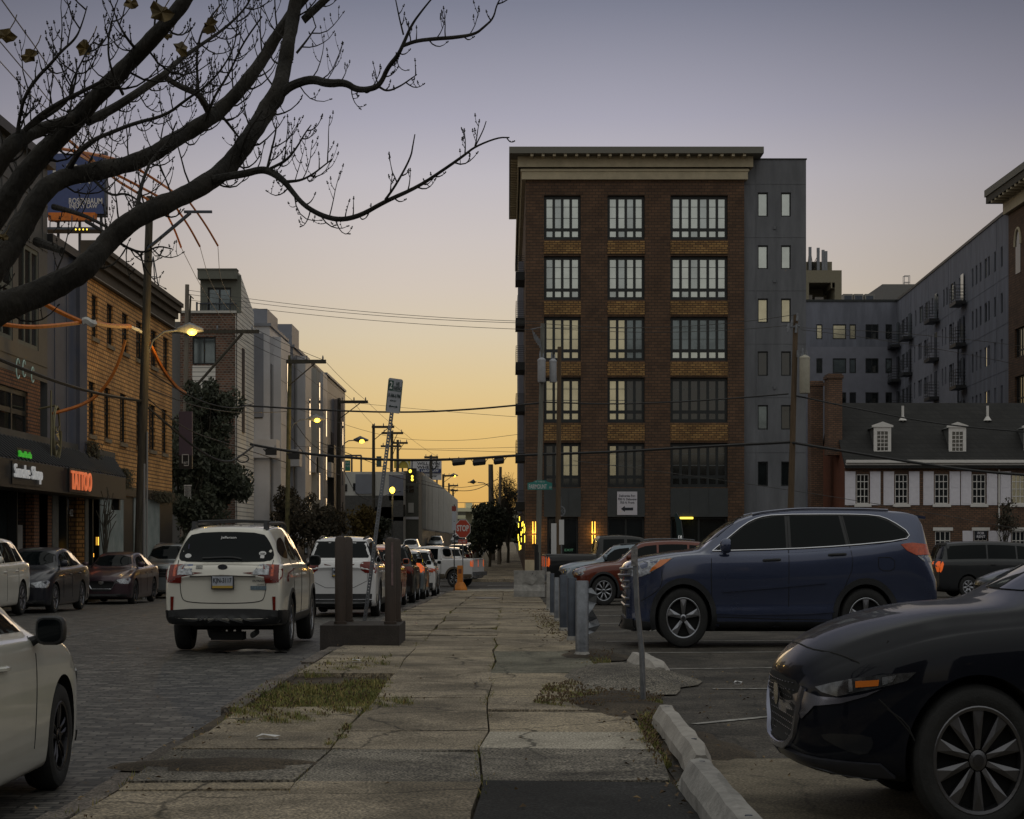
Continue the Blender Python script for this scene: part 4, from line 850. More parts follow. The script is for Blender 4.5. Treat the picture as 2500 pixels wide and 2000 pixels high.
def pickup(name,label,group,paintm,low,X,Y,rz,zoff=-.11):
    kw=dict(L_=5.8,Wd=2.0,H=1.93,nose=1.12,cowl_s=1.45,cowl_z=1.27,belt=1.2,roof_s=2.15,roof_e=3.85,tail_s=4.1,tail_z=1.33,tr=.02,rw=.66,nr=.09,clear=.36)
    cv=std(**kw)
    cv['zt']=[(0,.98),(.03,1.07),(.12,1.13),(.8,1.22),(1.45,1.27),(1.8,1.55),(2.15,1.86),(3.0,1.93),(3.75,1.90),(3.84,1.75),(3.90,1.36),(4.0,1.34),(5.78,1.34),(5.8,1.3)]
    cv['zb']=[(0,.95),(.12,1.05),(1.45,1.2),(3.8,1.22),(4.0,1.31),(5.8,1.28)]
    cv['wr']=[(0,.6),(1.45,.82),(2.15,.68),(3.7,.70),(3.9,.90),(5.8,.92)]
    cv['drop']=[(0,.03),(1.45,.07),(2.15,.06),(3.75,.06),(3.95,.015),(5.8,.015)]
    c=Car(5.8,2.0,cv,(.98,4.65),.40,.25,.25,arch=.07); c.start(name,label,'pickup truck',group); c.body(paintm)
    c.part('windscreen',c.patch('F',[(-.62,1.83),(.62,1.83),(.80,1.32),(-.80,1.32)],.005,1),M['glass'])
    c.part('rear_window',c.patch('B',[(-.60,1.83),(.60,1.83),(.66,1.42),(-.66,1.42)],.005,1),M['glass'])
    for d in 'LR':
        c.part('side_window',c.patch(d,[(1.85,1.27),(2.0,1.42),(2.28,1.78),(2.75,1.80),(2.75,1.27)],.005,0),M['glass'])
        c.part('side_window',c.patch(d,[(2.85,1.27),(2.85,1.80),(3.62,1.79),(3.66,1.29)],.005,0),M['glass'])
        mb=MB(); c.path(d,[(3.88,1.33),(3.88,.45)],.012,0,mb=mb,sub=0); c.path(d,[(2.8,1.8),(2.8,.45)],.006,0,mb=mb,sub=0); c.part('panel_gap',mb,M['under'])
        mb=MB(); c.patch(d,[(1.5,.62),(4.1,.62),(4.1,.40),(1.5,.40)],.008,0,mb)
        c.patch(d,[(5.15,.62),(5.78,.62),(5.78,.42),(5.2,.42)],.008,0,mb)
        for a in c.ax: arch_ring(c,a,c.arch_r-.004,c.arch_r+.09,.42,d,mb)
        c.part('lower_body',mb,low)
    simple_lights(c,[('F',[(.5,1.02),(.88,1.02),(.9,.82),(.5,.82)])],[('B',[(.80,1.26),(.975,1.26),(.975,.95),(.80,.95)]),('side',[(5.62,1.26),(5.79,1.26),(5.79,.95),(5.62,.95)])],'clear','litred')
    c.part('bed_floor',c.patch('T',[(4.02,-.80),(5.72,-.80),(5.72,.80),(4.02,.80)],.004,0),M['plastic'])
    mb=MB(); mb.box(-3.02,-2.86,-.92,.92,.55,.72); c.part('rear_bumper',mb,M['steel'],None,False)
    c.part('grille',c.patch('F',[(-.5,1.03),(.5,1.03),(.5,.78),(-.5,.78)],.01,0),M['chrome'])
    c.mirrors(1.9,1.32,M['plastic'],size=(.14,.2,.26))
    c.wheels(6,'double'); mb=MB(); mb.box(-2.6,2.5,-.5,.5,.36,.46); c.part('chassis',mb,M['under'])
    c.place(X,Y,g(Y)+zoff,rz); return c
TAN=mat('tan_paint',(.14,.12,.09),.4,.4)
pickup('white_pickup','white pickup truck with tan lower body turning across the junction',None,PW2,TAN,-4.35,92.8,PI-R(19))
pickup('black_pickup','black pickup truck with lit orange tail lamp by the corner of the lot',LOT,PBK,M['plastic'],fx(1322,60)+2.95,61.0,R(4),-.035)
# far street: prototypes then copies
kw_s=dict(E3); 
far=[]
ps=gcar('distant_suv','','car','cars far down the street',E3,PW2,-4.0,120,UP,[1.5,2.4,3.35,4.1],ax=(.9,3.6),R_=.35,rim=.24,detail=False)
pd=gcar('distant_sedan','','car','cars far down the street',S2,PSV,-4.0,126,UP,[1.62,2.5,3.4,3.95],ax=(.88,3.57),R_=.33,rim=.23,detail=False)
paints=[('white',PW2),('silver',PSV),('black',PBK),('grey',PGR),('dark blue',PDB),('red',PRD)]
def put(root,X,Y,rz,k,lab):
    root.location=(X,Y,(g(Y)-.12)*ST); root.rotation_euler=(0,0,rz); root['label']=lab; root['group']='cars far down the street'
    for ch in root.children:
        if ch.name.split('.')[0]=='body': ch.material_slots[0].link='OBJECT'; ch.material_slots[0].material=paints[k][1]
rs=random.Random(12); first={0:ps.root,1:pd.root}; used=set(); nth={}
ordw=['nearest','second','third','fourth','fifth','sixth','seventh','eighth','ninth','tenth']
for side,X0,rz,ys in (('right',-3.7,UP,[108,115,122,130,139,148,158,169,182,198]),('left',-12.6,DN,[112,120,129,138,147,157,168,180,194,210])):
    for i,Yc in enumerate(ys):
        t=rs.choice([0,0,1]); k=rs.choice([0,0,1,2,3,3,4,5]) if i else 0
        if t in used: r_=copy_tree(first[t])
        else: r_=first[t]; used.add(t)
        put(r_,X0+rs.uniform(-.1,.1),Yc,rz,k,f"{ordw[i]} car along the {side} kerb beyond the crossing, {paints[k][0]} {'SUV' if t==0 else 'sedan'}")
for (X,Yc,rz,k,lab) in [(-7.2,232,DN,0,'white SUV driving towards us in the middle of the far street, left one'),(-6.0,205,DN,2,'dark SUV driving towards us in the far street beside the parked row'),(-8.6,196,DN,1,'silver sedan coming down the far street on the left'),(-9.6,162,DN,0,'white sedan with lit roof lamp coming down the far street')]:
    put(copy_tree(first[0]),X,Yc,rz,k,lab)
# ---------------------------------------------------------------- the brick apartment block across the junction
bdark=brick('brown_brick',(.132,.072,.040),(.088,.047,.027),(.045,.031,.022),w=.4,h=.16,ms=.02)
btan=brick('tan_brick',(.38,.22,.075),(.19,.095,.034),(.07,.042,.02),w=.34,h=.12,ms=.022)
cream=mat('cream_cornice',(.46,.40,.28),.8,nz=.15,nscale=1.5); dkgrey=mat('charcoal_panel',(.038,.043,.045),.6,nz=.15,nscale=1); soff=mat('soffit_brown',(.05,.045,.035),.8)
blkfr=mat('black_window_frame',(.008,.011,.012),.5,nz=.2); gstuc=mat('slate_grey_stucco',(.135,.140,.155),.9,nz=.22,nscale=1.4,stretch=(1,1,.18),bump=.2); gstuc2=mat('blue_grey_stucco',(.15,.158,.195),.9,nz=.22,nscale=1.2,stretch=(1,1,.18),bump=.2); gstuc3=mat('light_blue_grey_stucco',(.19,.195,.235),.9,nz=.10,nscale=1,bump=.2)
YF=105.; u=lambda x:fx(x,YF); z=lambda y:fz(y,YF)
bld=thing('apartment_building','six-storey dark brick apartment block with cream cornice, sign and wall lamps at the junction corner','building',(0,0,0))
O=(0,YF); U=(1,0); Nn=(0,-1)
bays=[(1328,1418,4),(1483,1574,4),(1637,1777,6)]; rows=[(477,585),(625,732),(773,881),(922,1031),(1081,1190)]
kinds={(0,0):'ssss',(0,1):'ssss',(0,2):'ssssss',(1,0):'ssss',(1,1):'ssss',(1,2):'ssssss',(2,0):'wwww',(2,1):'wwmm',(2,2):'mmmmmm',(3,0):'wwww',(3,1):'wwdd',(3,2):'dddddd',(4,0):'ddww',(4,1):'wddd',(4,2):'dddddd'}  # bright and dark panes paint what the glass reflects
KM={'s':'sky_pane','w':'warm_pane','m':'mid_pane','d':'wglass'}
holes=[(u(a),u(b),z(r[1]),z(r[0])) for a,b,_ in bays for r in rows]
gbase=g(YF)-.15
store=[(1336,1412,1262,1392),(1483,1574,1262,1392),(1637,1777,1262,1392)]
holes+=[(u(a),u(b),z(d),z(c_)) for a,b,c_,d in store]
mb=MB(); XL,XR=u(1283),u(1817); ztop=z(440)
holed(mb,O,U,Nn,XL,XR,gbase,ztop,holes,.35)
# left flank, back and roof
lh=[]
mb.quad((XL,YF,gbase),(XL,YF+75,gbase+.4),(XL,YF+75,ztop),(XL,YF,ztop)); mb.quad((XR,YF,gbase),(XR,YF+60,gbase),(XR,YF+60,ztop),(XR,YF,ztop)); mb.quad((XL,YF+75,gbase),(XR,YF+75,gbase),(XR,YF+75,ztop),(XL,YF+75,ztop)); mb.quad((XL,YF,ztop),(XR,YF,ztop),(XR,YF+75,ztop),(XL,YF+75,ztop))
link('wall',mb,bdark,bld)
for bi,(a,b,nx) in enumerate(bays):
    for ri,(t,bt) in enumerate(rows):
        ks=kinds[(ri,bi)]
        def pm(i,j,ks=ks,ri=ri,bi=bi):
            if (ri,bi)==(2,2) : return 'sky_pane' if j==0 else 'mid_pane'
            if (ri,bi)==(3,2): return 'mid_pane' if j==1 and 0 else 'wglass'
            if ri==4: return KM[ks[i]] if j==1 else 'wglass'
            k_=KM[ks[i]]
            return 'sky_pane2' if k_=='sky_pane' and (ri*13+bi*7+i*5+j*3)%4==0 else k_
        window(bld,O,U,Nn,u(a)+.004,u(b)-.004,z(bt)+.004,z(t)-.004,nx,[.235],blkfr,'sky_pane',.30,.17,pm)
        br_l=MB()
        for q in (.49,.745): zz=z(bt)+(z(t)-z(bt))*q; br_l.obox(O,U,Nn,u(a)+.1,u(b)-.1,zz,zz+.035,-.292,-.285)
        link('glazing_line',br_l,mat('thin_grey_bar',(.10,.11,.11),.6),bld)
    for (t,bt) in [(589,621),(736,769),(885,918),(1035,1077)]:
        mb=MB(); mb.obox(O,U,Nn,u(a),u(b),z(bt),z(t),0,.05); link('spandrel_panel',mb,btan,bld)
    mb=MB(); mb.obox(O,U,Nn,u(a),u(b),z(1262),z(1192),0,.04)
    for k in (1,2): x=u(a)+(u(b)-u(a))*k/3; mb.obox(O,U,Nn,x-.012,x+.012,z(1262),z(1192),.04,.055)
    link('charcoal_panel',mb,dkgrey,bld)
for a,b,c_,d in store:
    window(bld,O,U,Nn,u(a)+.004,u(b)-.004,z(d)+.004,z(c_)-.004,2,[],blkfr,'wglass',.33,.12)
mb=MB(); mb.obox(O,U,Nn,XL-.04,u(1316),gbase,z(1367),0.0,.16); link('corner_plinth',mb,cream,bld)
# cornice: fascia board, frieze, soffit and brackets
mb=MB(); mb.box(XL-.25,XR+.2,YF-.25,YF+40,z(440),z(421)); mb.box(XL-.32,XR+.27,YF-.32,YF+40,z(421),z(415)); mb.box(XL-.42,XR+.35,YF-.42,YF+40,z(412),z(404)); link('frieze',mb,cream,bld)
mb=MB(); mb.box(XL-.5,XR+.5,YF-.5,YF+40,z(412),z(386)); link('upper_frieze',mb,cream,bld)
mb=MB(); yo=1.35; mb.box(XL-1.05,XR+1.05,YF-yo,YF+20,fz(374,YF-yo),fz(358,YF-yo)); link('fascia',mb,mat('taupe_fascia',(.14,.135,.115),.7),bld)
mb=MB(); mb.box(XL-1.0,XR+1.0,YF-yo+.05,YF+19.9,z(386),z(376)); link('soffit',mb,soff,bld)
n=20
for i in range(n):
    x=u(1298)+(u(1811)-u(1298))*i/(n-1); mb=MB(); mb.box(x-.09,x+.09,YF-yo+.12,YF-.5,z(392),z(378)); link('cornice_bracket',mb,cream,bld)
for i in range(26):
    for sx in (XL-.95,XR+.5): 
        mb=MB(); mb.box(sx,sx+.45,YF+.4+i*.75,YF+.6+i*.75,z(390),z(386)); link('side_bracket',mb,cream,bld)
# flank balconies
for k,(t,bt) in enumerate([(632,690),(742,801),(850,908),(965,1008),(1078,1128),(1200,1246)]):
    yb=111.; zt_,zb_=fz(t,yb),fz(bt,yb); sl=zb_; f=MB(); f.box(XL-.62,XL-.004,yb-1.2,yb+2.2,sl-.0,sl+.5 if 0 else sl+.45); sb=link('balcony',f,mat('balcony_black',(.012,.014,.015),.6),bld)
    r=MB(); top=zt_
    for yy in (yb-1.15,yb+.5,yb+2.15): r.box(XL-.60,XL-.56,yy,yy+.04,sl+.45,top)
    for q in range(9):
        zz=sl+.5+(top-sl-.5)*q/8; r.box(XL-.59,XL-.57,yb-1.15,yb+2.19,zz,zz+.025); r.box(XL-.57,XL-.01,yb-1.15,yb-1.13,zz,zz+.025)
    link('balcony_rail',r,M['plastic'],sb)
mb=MB()
for i,(ya,yb_) in enumerate([(118,121),(126,129),(134,137)]): mb.box(XL-.35,XL-.003,ya,yb_,gbase+4,ztop-2.5)
link('flank_bay',mb,gstuc3,bld)
# wall lamps
def sconce(x,y,par,Y=YF):
    X,Z=fx(x,Y),fz(y,Y); f=MB(); f.box(X-.05,X+.05,Y-.12,Y-.003,Z-.62,Z+.62); o=link('wall_lamp',f,M['plastic'],par)
    lt=bpy.data.lights.new('wall_lamp_light','POINT'); lt.energy=14; lt.color=(1,.55,.12); lt.shadow_soft_size=.1; lo=bpy.data.objects.new('wall_lamp_light',lt); COL.objects.link(lo); lo.location=(X,Y-.35,Z*ST)
    for a,b in ((-.58,-.12),(-.02,.6)): 
        l=MB(); l.box(X-.11,X-.055,Y-.10,Y-.02,Z+a,Z+b); l.box(X+.055,X+.11,Y-.10,Y-.02,Z+a,Z+b); link('lamp_tube',l,M['lampw'],o)
sconce(1304,1301,bld); sconce(1449,1301,bld)
rs=random.Random(8); 
st=thing('string_lights','cluster of hanging yellow light sticks on the flank of the brick block','light',(fx(1262,107),107,0))
mb=MB(); bx,by=st.location.x,107
for i in range(17):
    x=rs.uniform(1264,1282); yy=rs.uniform(1276,1352)-(1282-x)*.8; P=W(x,yy,107+rs.uniform(-.8,.8)); mb.tube([(P.x-bx,P.y-by,P.z-.12),(P.x-bx,P.y-by,P.z+.12)],.022,5)
link('light_sticks',mb,M['yel'],st)
cb=MB(); cb.tube([(0,0,fz(1262,107)),(.35,0,fz(1255,107)),(.6,0,fz(1262,107))],.015,4); cb.tube([(0,0,fz(1350,107)),(0,0,fz(1255,107))],.012,4); link('support_wire',cb,M['cable'],st)
# delivery notice
nt_=thing('delivery_sign','white delivery notice with a black left arrow on the charcoal panel','sign',(fx(1531,YF),YF-.05,fz(1229,YF)))
w2,h2=(1555-1506)/2*YF/4000,(1257-1200)/2*YF/4800
mb=MB(); mb.box(-w2,w2,-.03,0,-h2,h2); link('board',mb,mat('notice_white',(.55,.53,.58),.6),nt_)
mb=MB()
for s_,zz,ww in (('Deliveries For:',.40,1.05),('700 N. Delaware',.22,1.18),('703 N. Front',.04,.92)): text_mb(mb,s_,(0,-.034,zz),(1,0,0),(0,0,1),ww,.125,bold=.012)
link('notice_text',mb,M['ink'],nt_)
mb=MB(); mb.prism([(-.4,-.032,-.3),(-.15,-.032,-.14),(-.15,-.032,-.23),(.38,-.032,-.23),(.38,-.032,-.38),(-.15,-.032,-.38),(-.15,-.032,-.46)],(0,-.004,0)); link('arrow',mb,M['ink'],nt_)
# feather flag, round sign, door sign
fl=thing('feather_flag','dark teardrop flag with white letters in front of the storefront','flag',(fx(1655,103),103,g(103)))
mb=MB(); mb.tube([(.35,0,0),(.33,0,2.2),(.2,0,3.0),(-.1,0,3.45)],.02,5); link('pole',mb,M['steel'],fl)
mb=MB(); mb.prism([(.31,0,.9),(.31,0,2.2),(.2,0,2.95),(-.1,0,3.42),(-.22,0,3.3),(-.1,0,2.8),(-.02,0,1.6),(.0,0,.9)],(0,.012,0)); cl=link('banner',mb,mat('flag_black_green',(.012,.03,.03),.8),fl)
mb=MB(); text_mb(mb,'STU',(.14,-.01,1.65),(0,0,-1),(1,0,0),1.2,.24,bold=.02); link('banner_text',mb,M['whitelit'],cl)  # cloth letters carry the sign glow, with no lamp behind
b_=thing('bar_light','thin yellow light bar glowing inside the right storefront','light',(fx(1676,YF-.1),YF-.1,fz(1265,YF)))
mb=MB(); mb.box(-.42,.42,-.03,.03,-.05,.05); link('tube',mb,M['yel'],b_)
wl_=thing('round_sign','round white wheel-shaped hanging sign beside the brown pole','sign',(fx(1370,101),101,fz(1248,101)))
mb=MB()
mb.lathe([(.20,-.02),(.27,-.02),(.27,.02),(.20,.02),(.20,-.02)],24,(0,0,0),'y',False)
for k in range(4): w_=PI*k/4; mb.tube([(-.2*math.cos(w_),0,-.2*math.sin(w_)),(.2*math.cos(w_),0,.2*math.sin(w_))],.015,4)
mb.tube([(0,0,.27),(0,0,.75)],.015,4); link('ring',mb,M['steel'],wl_)
ex=MB(); text_mb(ex,'EXIT',(0,0,0),(1,0,0),(0,0,1),.55,.12); exo=link('exit_letters',ex,mat('dim_green_sign',(.15,.35,.22),.6,emit=(.2,.7,.4),es=.06),None); exo.location=(fx(1389,YF-.1),YF-.1,fz(1343,YF)*ST); tag(exo,'small green letters in the glass of the corner storefront','sign')
# ---------------------------------------------------------------- grey wing behind / beside it
gw_=thing('grey_corner_wing','flat charcoal-grey wing with narrow windows joined to the right of the brick block','building')
YG=105.35; O=(0,YG); gx=lambda x:fx(x,YG); gz=lambda y:fz(y,YG)
hs=[(gx(a),gx(b),gz(d),gz(t)) for a,b in ((1850,1875),(1907,1931)) for t,d in ((470,529),(599,657),(729,788),(858,918),(989,1049),(1127,1187))]
mb=MB(); x1=gx(1968); holed(mb,O,U,Nn,XR+.002,x1,gbase,gz(390),hs,.2); mb.quad((x1,YG,gbase),(x1,YG+20,gbase),(x1,YG+20,gz(390)),(x1,YG,gz(390))); mb.quad((XR,YG+20,gbase),(x1,YG+20,gbase),(x1,YG+20,gz(390)),(XR,YG+20,gz(390))); mb.quad((XR,YG,gz(390)),(x1,YG,gz(390)),(x1,YG+20,gz(390)),(XR,YG+20,gz(390)))
mb.obox(O,U,Nn,XR+.8,XR+.83,gbase,gz(400),0,.02)
for yy_ in (450,580,710,840,970,1105): mb.obox(O,U,Nn,XR+.05,x1-.02,gz(yy_),gz(yy_)+.025,0,.018)
for yy_ in (560,690,950): mb.obox(O,U,Nn,gx(1888),gx(1894),gz(yy_),gz(yy_)+.15,0,.08)
link('wall',mb,gstuc,gw_)
mb=MB(); mb.box(XR+.01,x1+.05,YG-.05,YG+20,gz(390)+.003,gz(387)); link('parapet_cap',mb,blkfr,gw_)
kk=['sky_pane','sky_pane','sky_pane','sky_pane','warm_pane','warm_pane','wglass','wglass','mid_pane','wglass','wglass','wglass']
order=[]
for ci,(a,b) in enumerate(((1850,1875),(1907,1931))):
    for ri,(t,d) in enumerate(((470,529),(599,657),(729,788),(858,918),(989,1049),(1127,1187))):
        window(gw_,O,U,Nn,gx(a)+.003,gx(b)-.003,gz(d)+.003,gz(t)-.003,1,[],blkfr,kk[ri*2+ci],.17,.07)
# rear court wing
cw=thing('courtyard_building','long blue-grey apartment block round the rear courtyard with rows of windows and black balconies','building')
YR=178.; O=(0,YR); rx=lambda x:fx(x,YR); rz=lambda y:fz(y,YR)
colsx=[(1993,2008),(2033,2066),(2074,2090),(2113,2145),(2162,2178)]; ztops=[rz(792)-3.08*k for k in range(6)]
hs=[(rx(a),rx(b),t-1.35,t) for a,b in colsx for t in ztops]
X0,X1=rx(1930),rx(2190); ZT=rz(737)
mb=MB(); holed(mb,O,U,Nn,X0,X1,-1,rz(847),[h for h in hs if h[3]<rz(847)],.15); link('lower_wall',mb,gstuc3,cw)
mb=MB(); holed(mb,O,U,Nn,X0,X1,rz(847)+.001,ZT,[h for h in hs if h[3]>rz(847)],.15); mb.quad((X0,YR,ZT),(X1,YR,ZT),(X1,YR+18,ZT),(X0,YR+18,ZT)); mb.quad((X0,YR+18,-1),(X1+3,YR+18,-1),(X1+3,YR+18,ZT),(X0,YR+18,ZT)); link('upper_wall',mb,gstuc2,cw)
mb=MB(); mb.box(X0,X1,YR-.08,YR+.4,ZT+.003,ZT+.2); link('parapet_cap',mb,blkfr,cw)
rs=random.Random(4)
for ri,t in enumerate(ztops):
    for ci,(a,b) in enumerate(colsx):
        k=('warm_pane' if ci<3 else 'wglass') if ri==0 else ('mid_pane' if (ri==1 and ci==1) or rs.random()<.2 else 'wglass')
        window(cw,O,U,Nn,rx(a)+.003,rx(b)-.003,t-1.347,t-.003,2 if ci==3 else 1,[],blkfr,k,.13,.10)
# angled wing
A=Vector((X1,YR)); B=Vector((fx(2462,129),129.)); Lw=(B-A).length; Uw=(B-A)/Lw; Nw=Vector((-1,0)); Nw=Vector((Uw.y,-Uw.x)); 
if Nw.x>0: Nw=-Nw
O=(A.x,A.y); hs=[]; wlist=[]
cl=[.9,2.9,4.1,5.3,6.7,  10.4,12.6,13.9,15.6,17.2,  18.9,20.6,  24.2,25.6,27.4,28.9,  31.2,  36.2,37.7,39.2,41.0,42.2,44.3,  46.6]
wd2={2.9:1.3,5.3:1.0,12.6:1.2,15.6:1.3,20.6:1.3,27.4:1.3,41.0:.8}
for t in ztops:
    for cpos in cl:
        w_=wd2.get(cpos,.62); hs.append((cpos,cpos+w_,t-1.35,t))
balc=[0.0,8.2,21.6,33.2]
mb=MB(); holed(mb,O,Uw,Nw,0,Lw,-1,ZT,hs,.15)
P2=lambda a,n:(O[0]+Uw[0]*a+Nw[0]*n,O[1]+Uw[1]*a+Nw[1]*n)
e0,e1=P2(0,-16),P2(Lw,-16); a0,a1=P2(0,0),P2(Lw,0)
mb.quad((*a0,ZT),(*a1,ZT),(*e1,ZT),(*e0,ZT)); mb.quad((*e0,-1),(*e1,-1),(*e1,ZT),(*e0,ZT))
for k in range(6): mb.obox(O,Uw,Nw,.05,Lw-.05,ztops[k]-2.2,ztops[k]-2.17,0,.02)
for k in range(5): mb.obox(O,Uw,Nw,8+k*9.3,8.03+k*9.3,0,ZT,0,.02)
link('wing_wall',mb,gstuc2,cw)
mb=MB(); zc=[z_ for z_ in (ZT-5.1,)][0]
mb2=[h for h in hs if 9.6<h[0]<31 and h[3]<zc]
holed(mb,(O[0]+Nw[0]*.12,O[1]+Nw[1]*.12),Uw,Nw,9.0,31.0,-1,zc,mb2,.12); link('pale_wall_panel',mb,gstuc3,cw)
mb=MB(); mb.obox(O,Uw,Nw,0,Lw,ZT+.003,ZT+.2,-.4,.08); link('parapet_cap',mb,blkfr,cw)
nwin=0
for ri,t in enumerate(ztops):
    wf=MB(); 
    for cpos in cl:
        if nwin>=66: break
        w_=wd2.get(cpos,.62); nwin+=1
        k='sky_pane' if ri==0 and cpos>9 else ('mid_pane' if (ri==1 and rs.random()<.6) or rs.random()<.12 else 'wglass')
        window(cw,O,Uw,Nw,cpos+.003,cpos+w_-.003,t-1.347,t-.003,1,[],blkfr,k,.13,.08)
for ri,t in enumerate(ztops[:5]):
    for bp in balc:
        s0=bp-1.2 if bp else 0; f=MB(); f.obox(O,Uw,Nw,s0,s0+2.6,t-2.3,t-2.05,0.13,1.05); o=link('balcony',f,M['plastic'],cw)
        r=MB()
        for q in range(5): zz=t-1.9+q*.24; r.obox(O,Uw,Nw,s0,s0+2.6,zz,zz+.03,1.0,1.03); r.obox(O,Uw,Nw,s0+2.57,s0+2.6,zz,zz+.03,.13,1.0); r.obox(O,Uw,Nw,s0,s0+.03,zz,zz+.03,.13,1.0)
        for q in (0,.86,1.72,2.56): r.obox(O,Uw,Nw,s0+q,s0+q+.04,t-2.05,t-.9,1.03,1.06)
        link('balcony_rail',r,M['plastic'],o)
        d=MB(); d.obox(O,Uw,Nw,s0+.5,s0+1.6,t-2.0,t+.05,.125,.16); link('balcony_door',d,M['mid_pane'] if ri==0 else M['wglass'],cw)
bh=thing('stair_tower','grey roof-top stair tower with a small steel frame on the rear block','rooftop structure',(fx(2200,180),182,ZT))
mb=MB(); mb.box(-1.6,3.2,0,8,0,fz(687,180)-ZT); link('tower_wall',mb,mat('pale_grey_render',(.16,.155,.15),.9,nz=.08),bh)
mb=MB(); q=fz(687,180)-ZT
for x in (.9,1.5): 
    for y in (.3,.9): mb.box(x,x+.05,y,y+.05,q,q+.85)
for zz in (.2,.8): mb.box(.9,1.55,.3,.35,q+zz,q+zz+.05); mb.box(.9,1.55,.9,.95,q+zz,q+zz+.05)
link('steel_frame',mb,M['steel'],bh)
for i,x in enumerate((2068,2094,2121)):
    t_=thing('rooftop_unit','pale air-conditioning box on the rear roof edge','air conditioner',(fx(x,180),180,ZT+.2),group='air-conditioning boxes on the rear roof'); mb=MB(); mb.box(-.5,.5,-.5,.5,0,.65); mb.box(-.52,.52,-.52,.52,.65,.7); link('case',mb,mat('pale_unit',(.25,.24,.22),.7),t_)
    mb=MB(); mb.box(-.4,.4,-.51,-.5,.1,.55); link('grille',mb,M['steeldk'],t_)
# beige concrete tower with aerials beyond
tw_=thing('concrete_tower','beige concrete tower with open upper storey and aerials between the grey wings','tower',(fx(2010,215),215,0))
zb0=fz(742,215); mb=MB(); cx_=tw_.location.x
L0,R0=fx(1940,215)-cx_,fx(2055,215)-cx_; zt0,zs0=fz(660,215),fz(690,215)
mb.box(L0,R0,0,6,zs0,zt0); mb.box(R0-.9,R0,0,6,zb0-14,zs0); mb.box(L0,fx(1975,215)-cx_,.0,6,zb0-14,zs0); mb.box(L0,R0,5.5,6,zb0-14,zs0)
for i in range(5):
    w_=i/5*PI/2; mb.box(R0-.9-.5*(1-math.sin(w_)),R0-.9,.02,5.5,zs0-.5+.5*(1-math.cos(w_))-.1,zs0)
mb.box(fx(1965,215)-cx_,fx(2035,215)-cx_,1,5,zt0+.002,fz(636,215)); link('frame',mb,mat('beige_concrete',(.20,.18,.13),.9,nz=.15),tw_)
mb=MB(); mb.box(fx(1972,215)-cx_,fx(1990,215)-cx_,2,4,zb0-2,fz(715,215)); mb.box(fx(1996,215)-cx_,fx(2018,215)-cx_,2,4,zb0-2,fz(720,215)); link('roof_units',mb,mat('pale_metal',(.3,.28,.26),.6),tw_)
for x,t in ((1979,602),(1999,604),(2011,609),(2018,612)):
    mb=MB(); X=fx(x,215)-cx_; mb.box(X-.18,X+.18,.3,.6,zt0+.05,fz(t,215)); link('aerial_panel',mb,M['steel'],tw_)
mb=MB()
for i in range(12): a=rs.uniform(1972,2005); b=rs.uniform(1972,2005); mb.tube([(fx(a,215)-cx_,.7,zt0+.1),(fx(b,215)-cx_,.7,zt0+rs.uniform(.6,2.6))],.04,4)
link('aerial_cables',mb,M['cable'],tw_)
# right edge brick block
rb=thing('right_brick_building','dark brick block with arched windows and bracketed cornice cut off by the right edge','building',(B.x,100,0))
ye=29.; zc=fz(498,125); mb=MB()
O=(0,0); Ub=(0,1); Nb=(-1,0); hs=[]
for k in range(5):
    yy=4+k*5.2; hs+=[(yy,yy+2.6,t-1.9,t) for t in [zc-3.1*(r+1.2)-.9 for r in range(1,6)]]
holed(mb,O,Ub,Nb,-1,ye,-1,zc,hs,.25); mb.quad((0,-1,-1),(12,-1,-1),(12,-1,zc),(0,-1,zc)); mb.quad((0,ye,-1),(12,ye,-1),(12,ye,zc),(0,ye,zc)); link('wall',mb,bdark,rb)
for h in hs: window(rb,O,Ub,Nb,h[0]+.003,h[1]-.003,h[2]+.003,h[3]-.003,4,[.25],blkfr,'warm_pane' if h[3]>zc-6 else 'wglass',.22,.1)
for k in range(9):
    yy=2.5+k*3; mb=MB(); pts=[(-.05,yy+.75*math.cos(w_),zc-2.4+1.1*math.sin(w_)) for w_ in [PI*i/10 for i in range(11)]]; mb.tube(pts,.10,6); ar=link('window_arch',mb,cream,rb)
    mb=MB(); mb.obox(O,Ub,Nb,yy-.6,yy+.6,zc-4.2,zc-2.4,0,.03); mb.add([(-.03,yy,zc-2.4)]+[(-.03,yy+.6*math.cos(w_),zc-2.4+.9*math.sin(w_)) for w_ in [PI*i/10 for i in range(11)]],[(0,i,i+1) for i in range(1,11)]); link('arch_glass',mb,M['wglass'],ar)
mb=MB(); mb.box(-.35,12,-1,ye+.3,zc,zc+.9); link('frieze',mb,cream,rb)
mb=MB(); mb.box(-1.5,12,-1,ye+1.4,zc+1.35,zc+1.8); link('fascia',mb,mat('taupe_fascia',(.1,)*3),rb)
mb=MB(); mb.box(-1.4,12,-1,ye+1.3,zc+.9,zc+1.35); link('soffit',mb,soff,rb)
for k in range(30):
    mb=MB(); mb.box(-1.38,-.35,ye-.2-k,ye-k,zc+.75,zc+.9); link('cornice_bracket',mb,cream,rb)
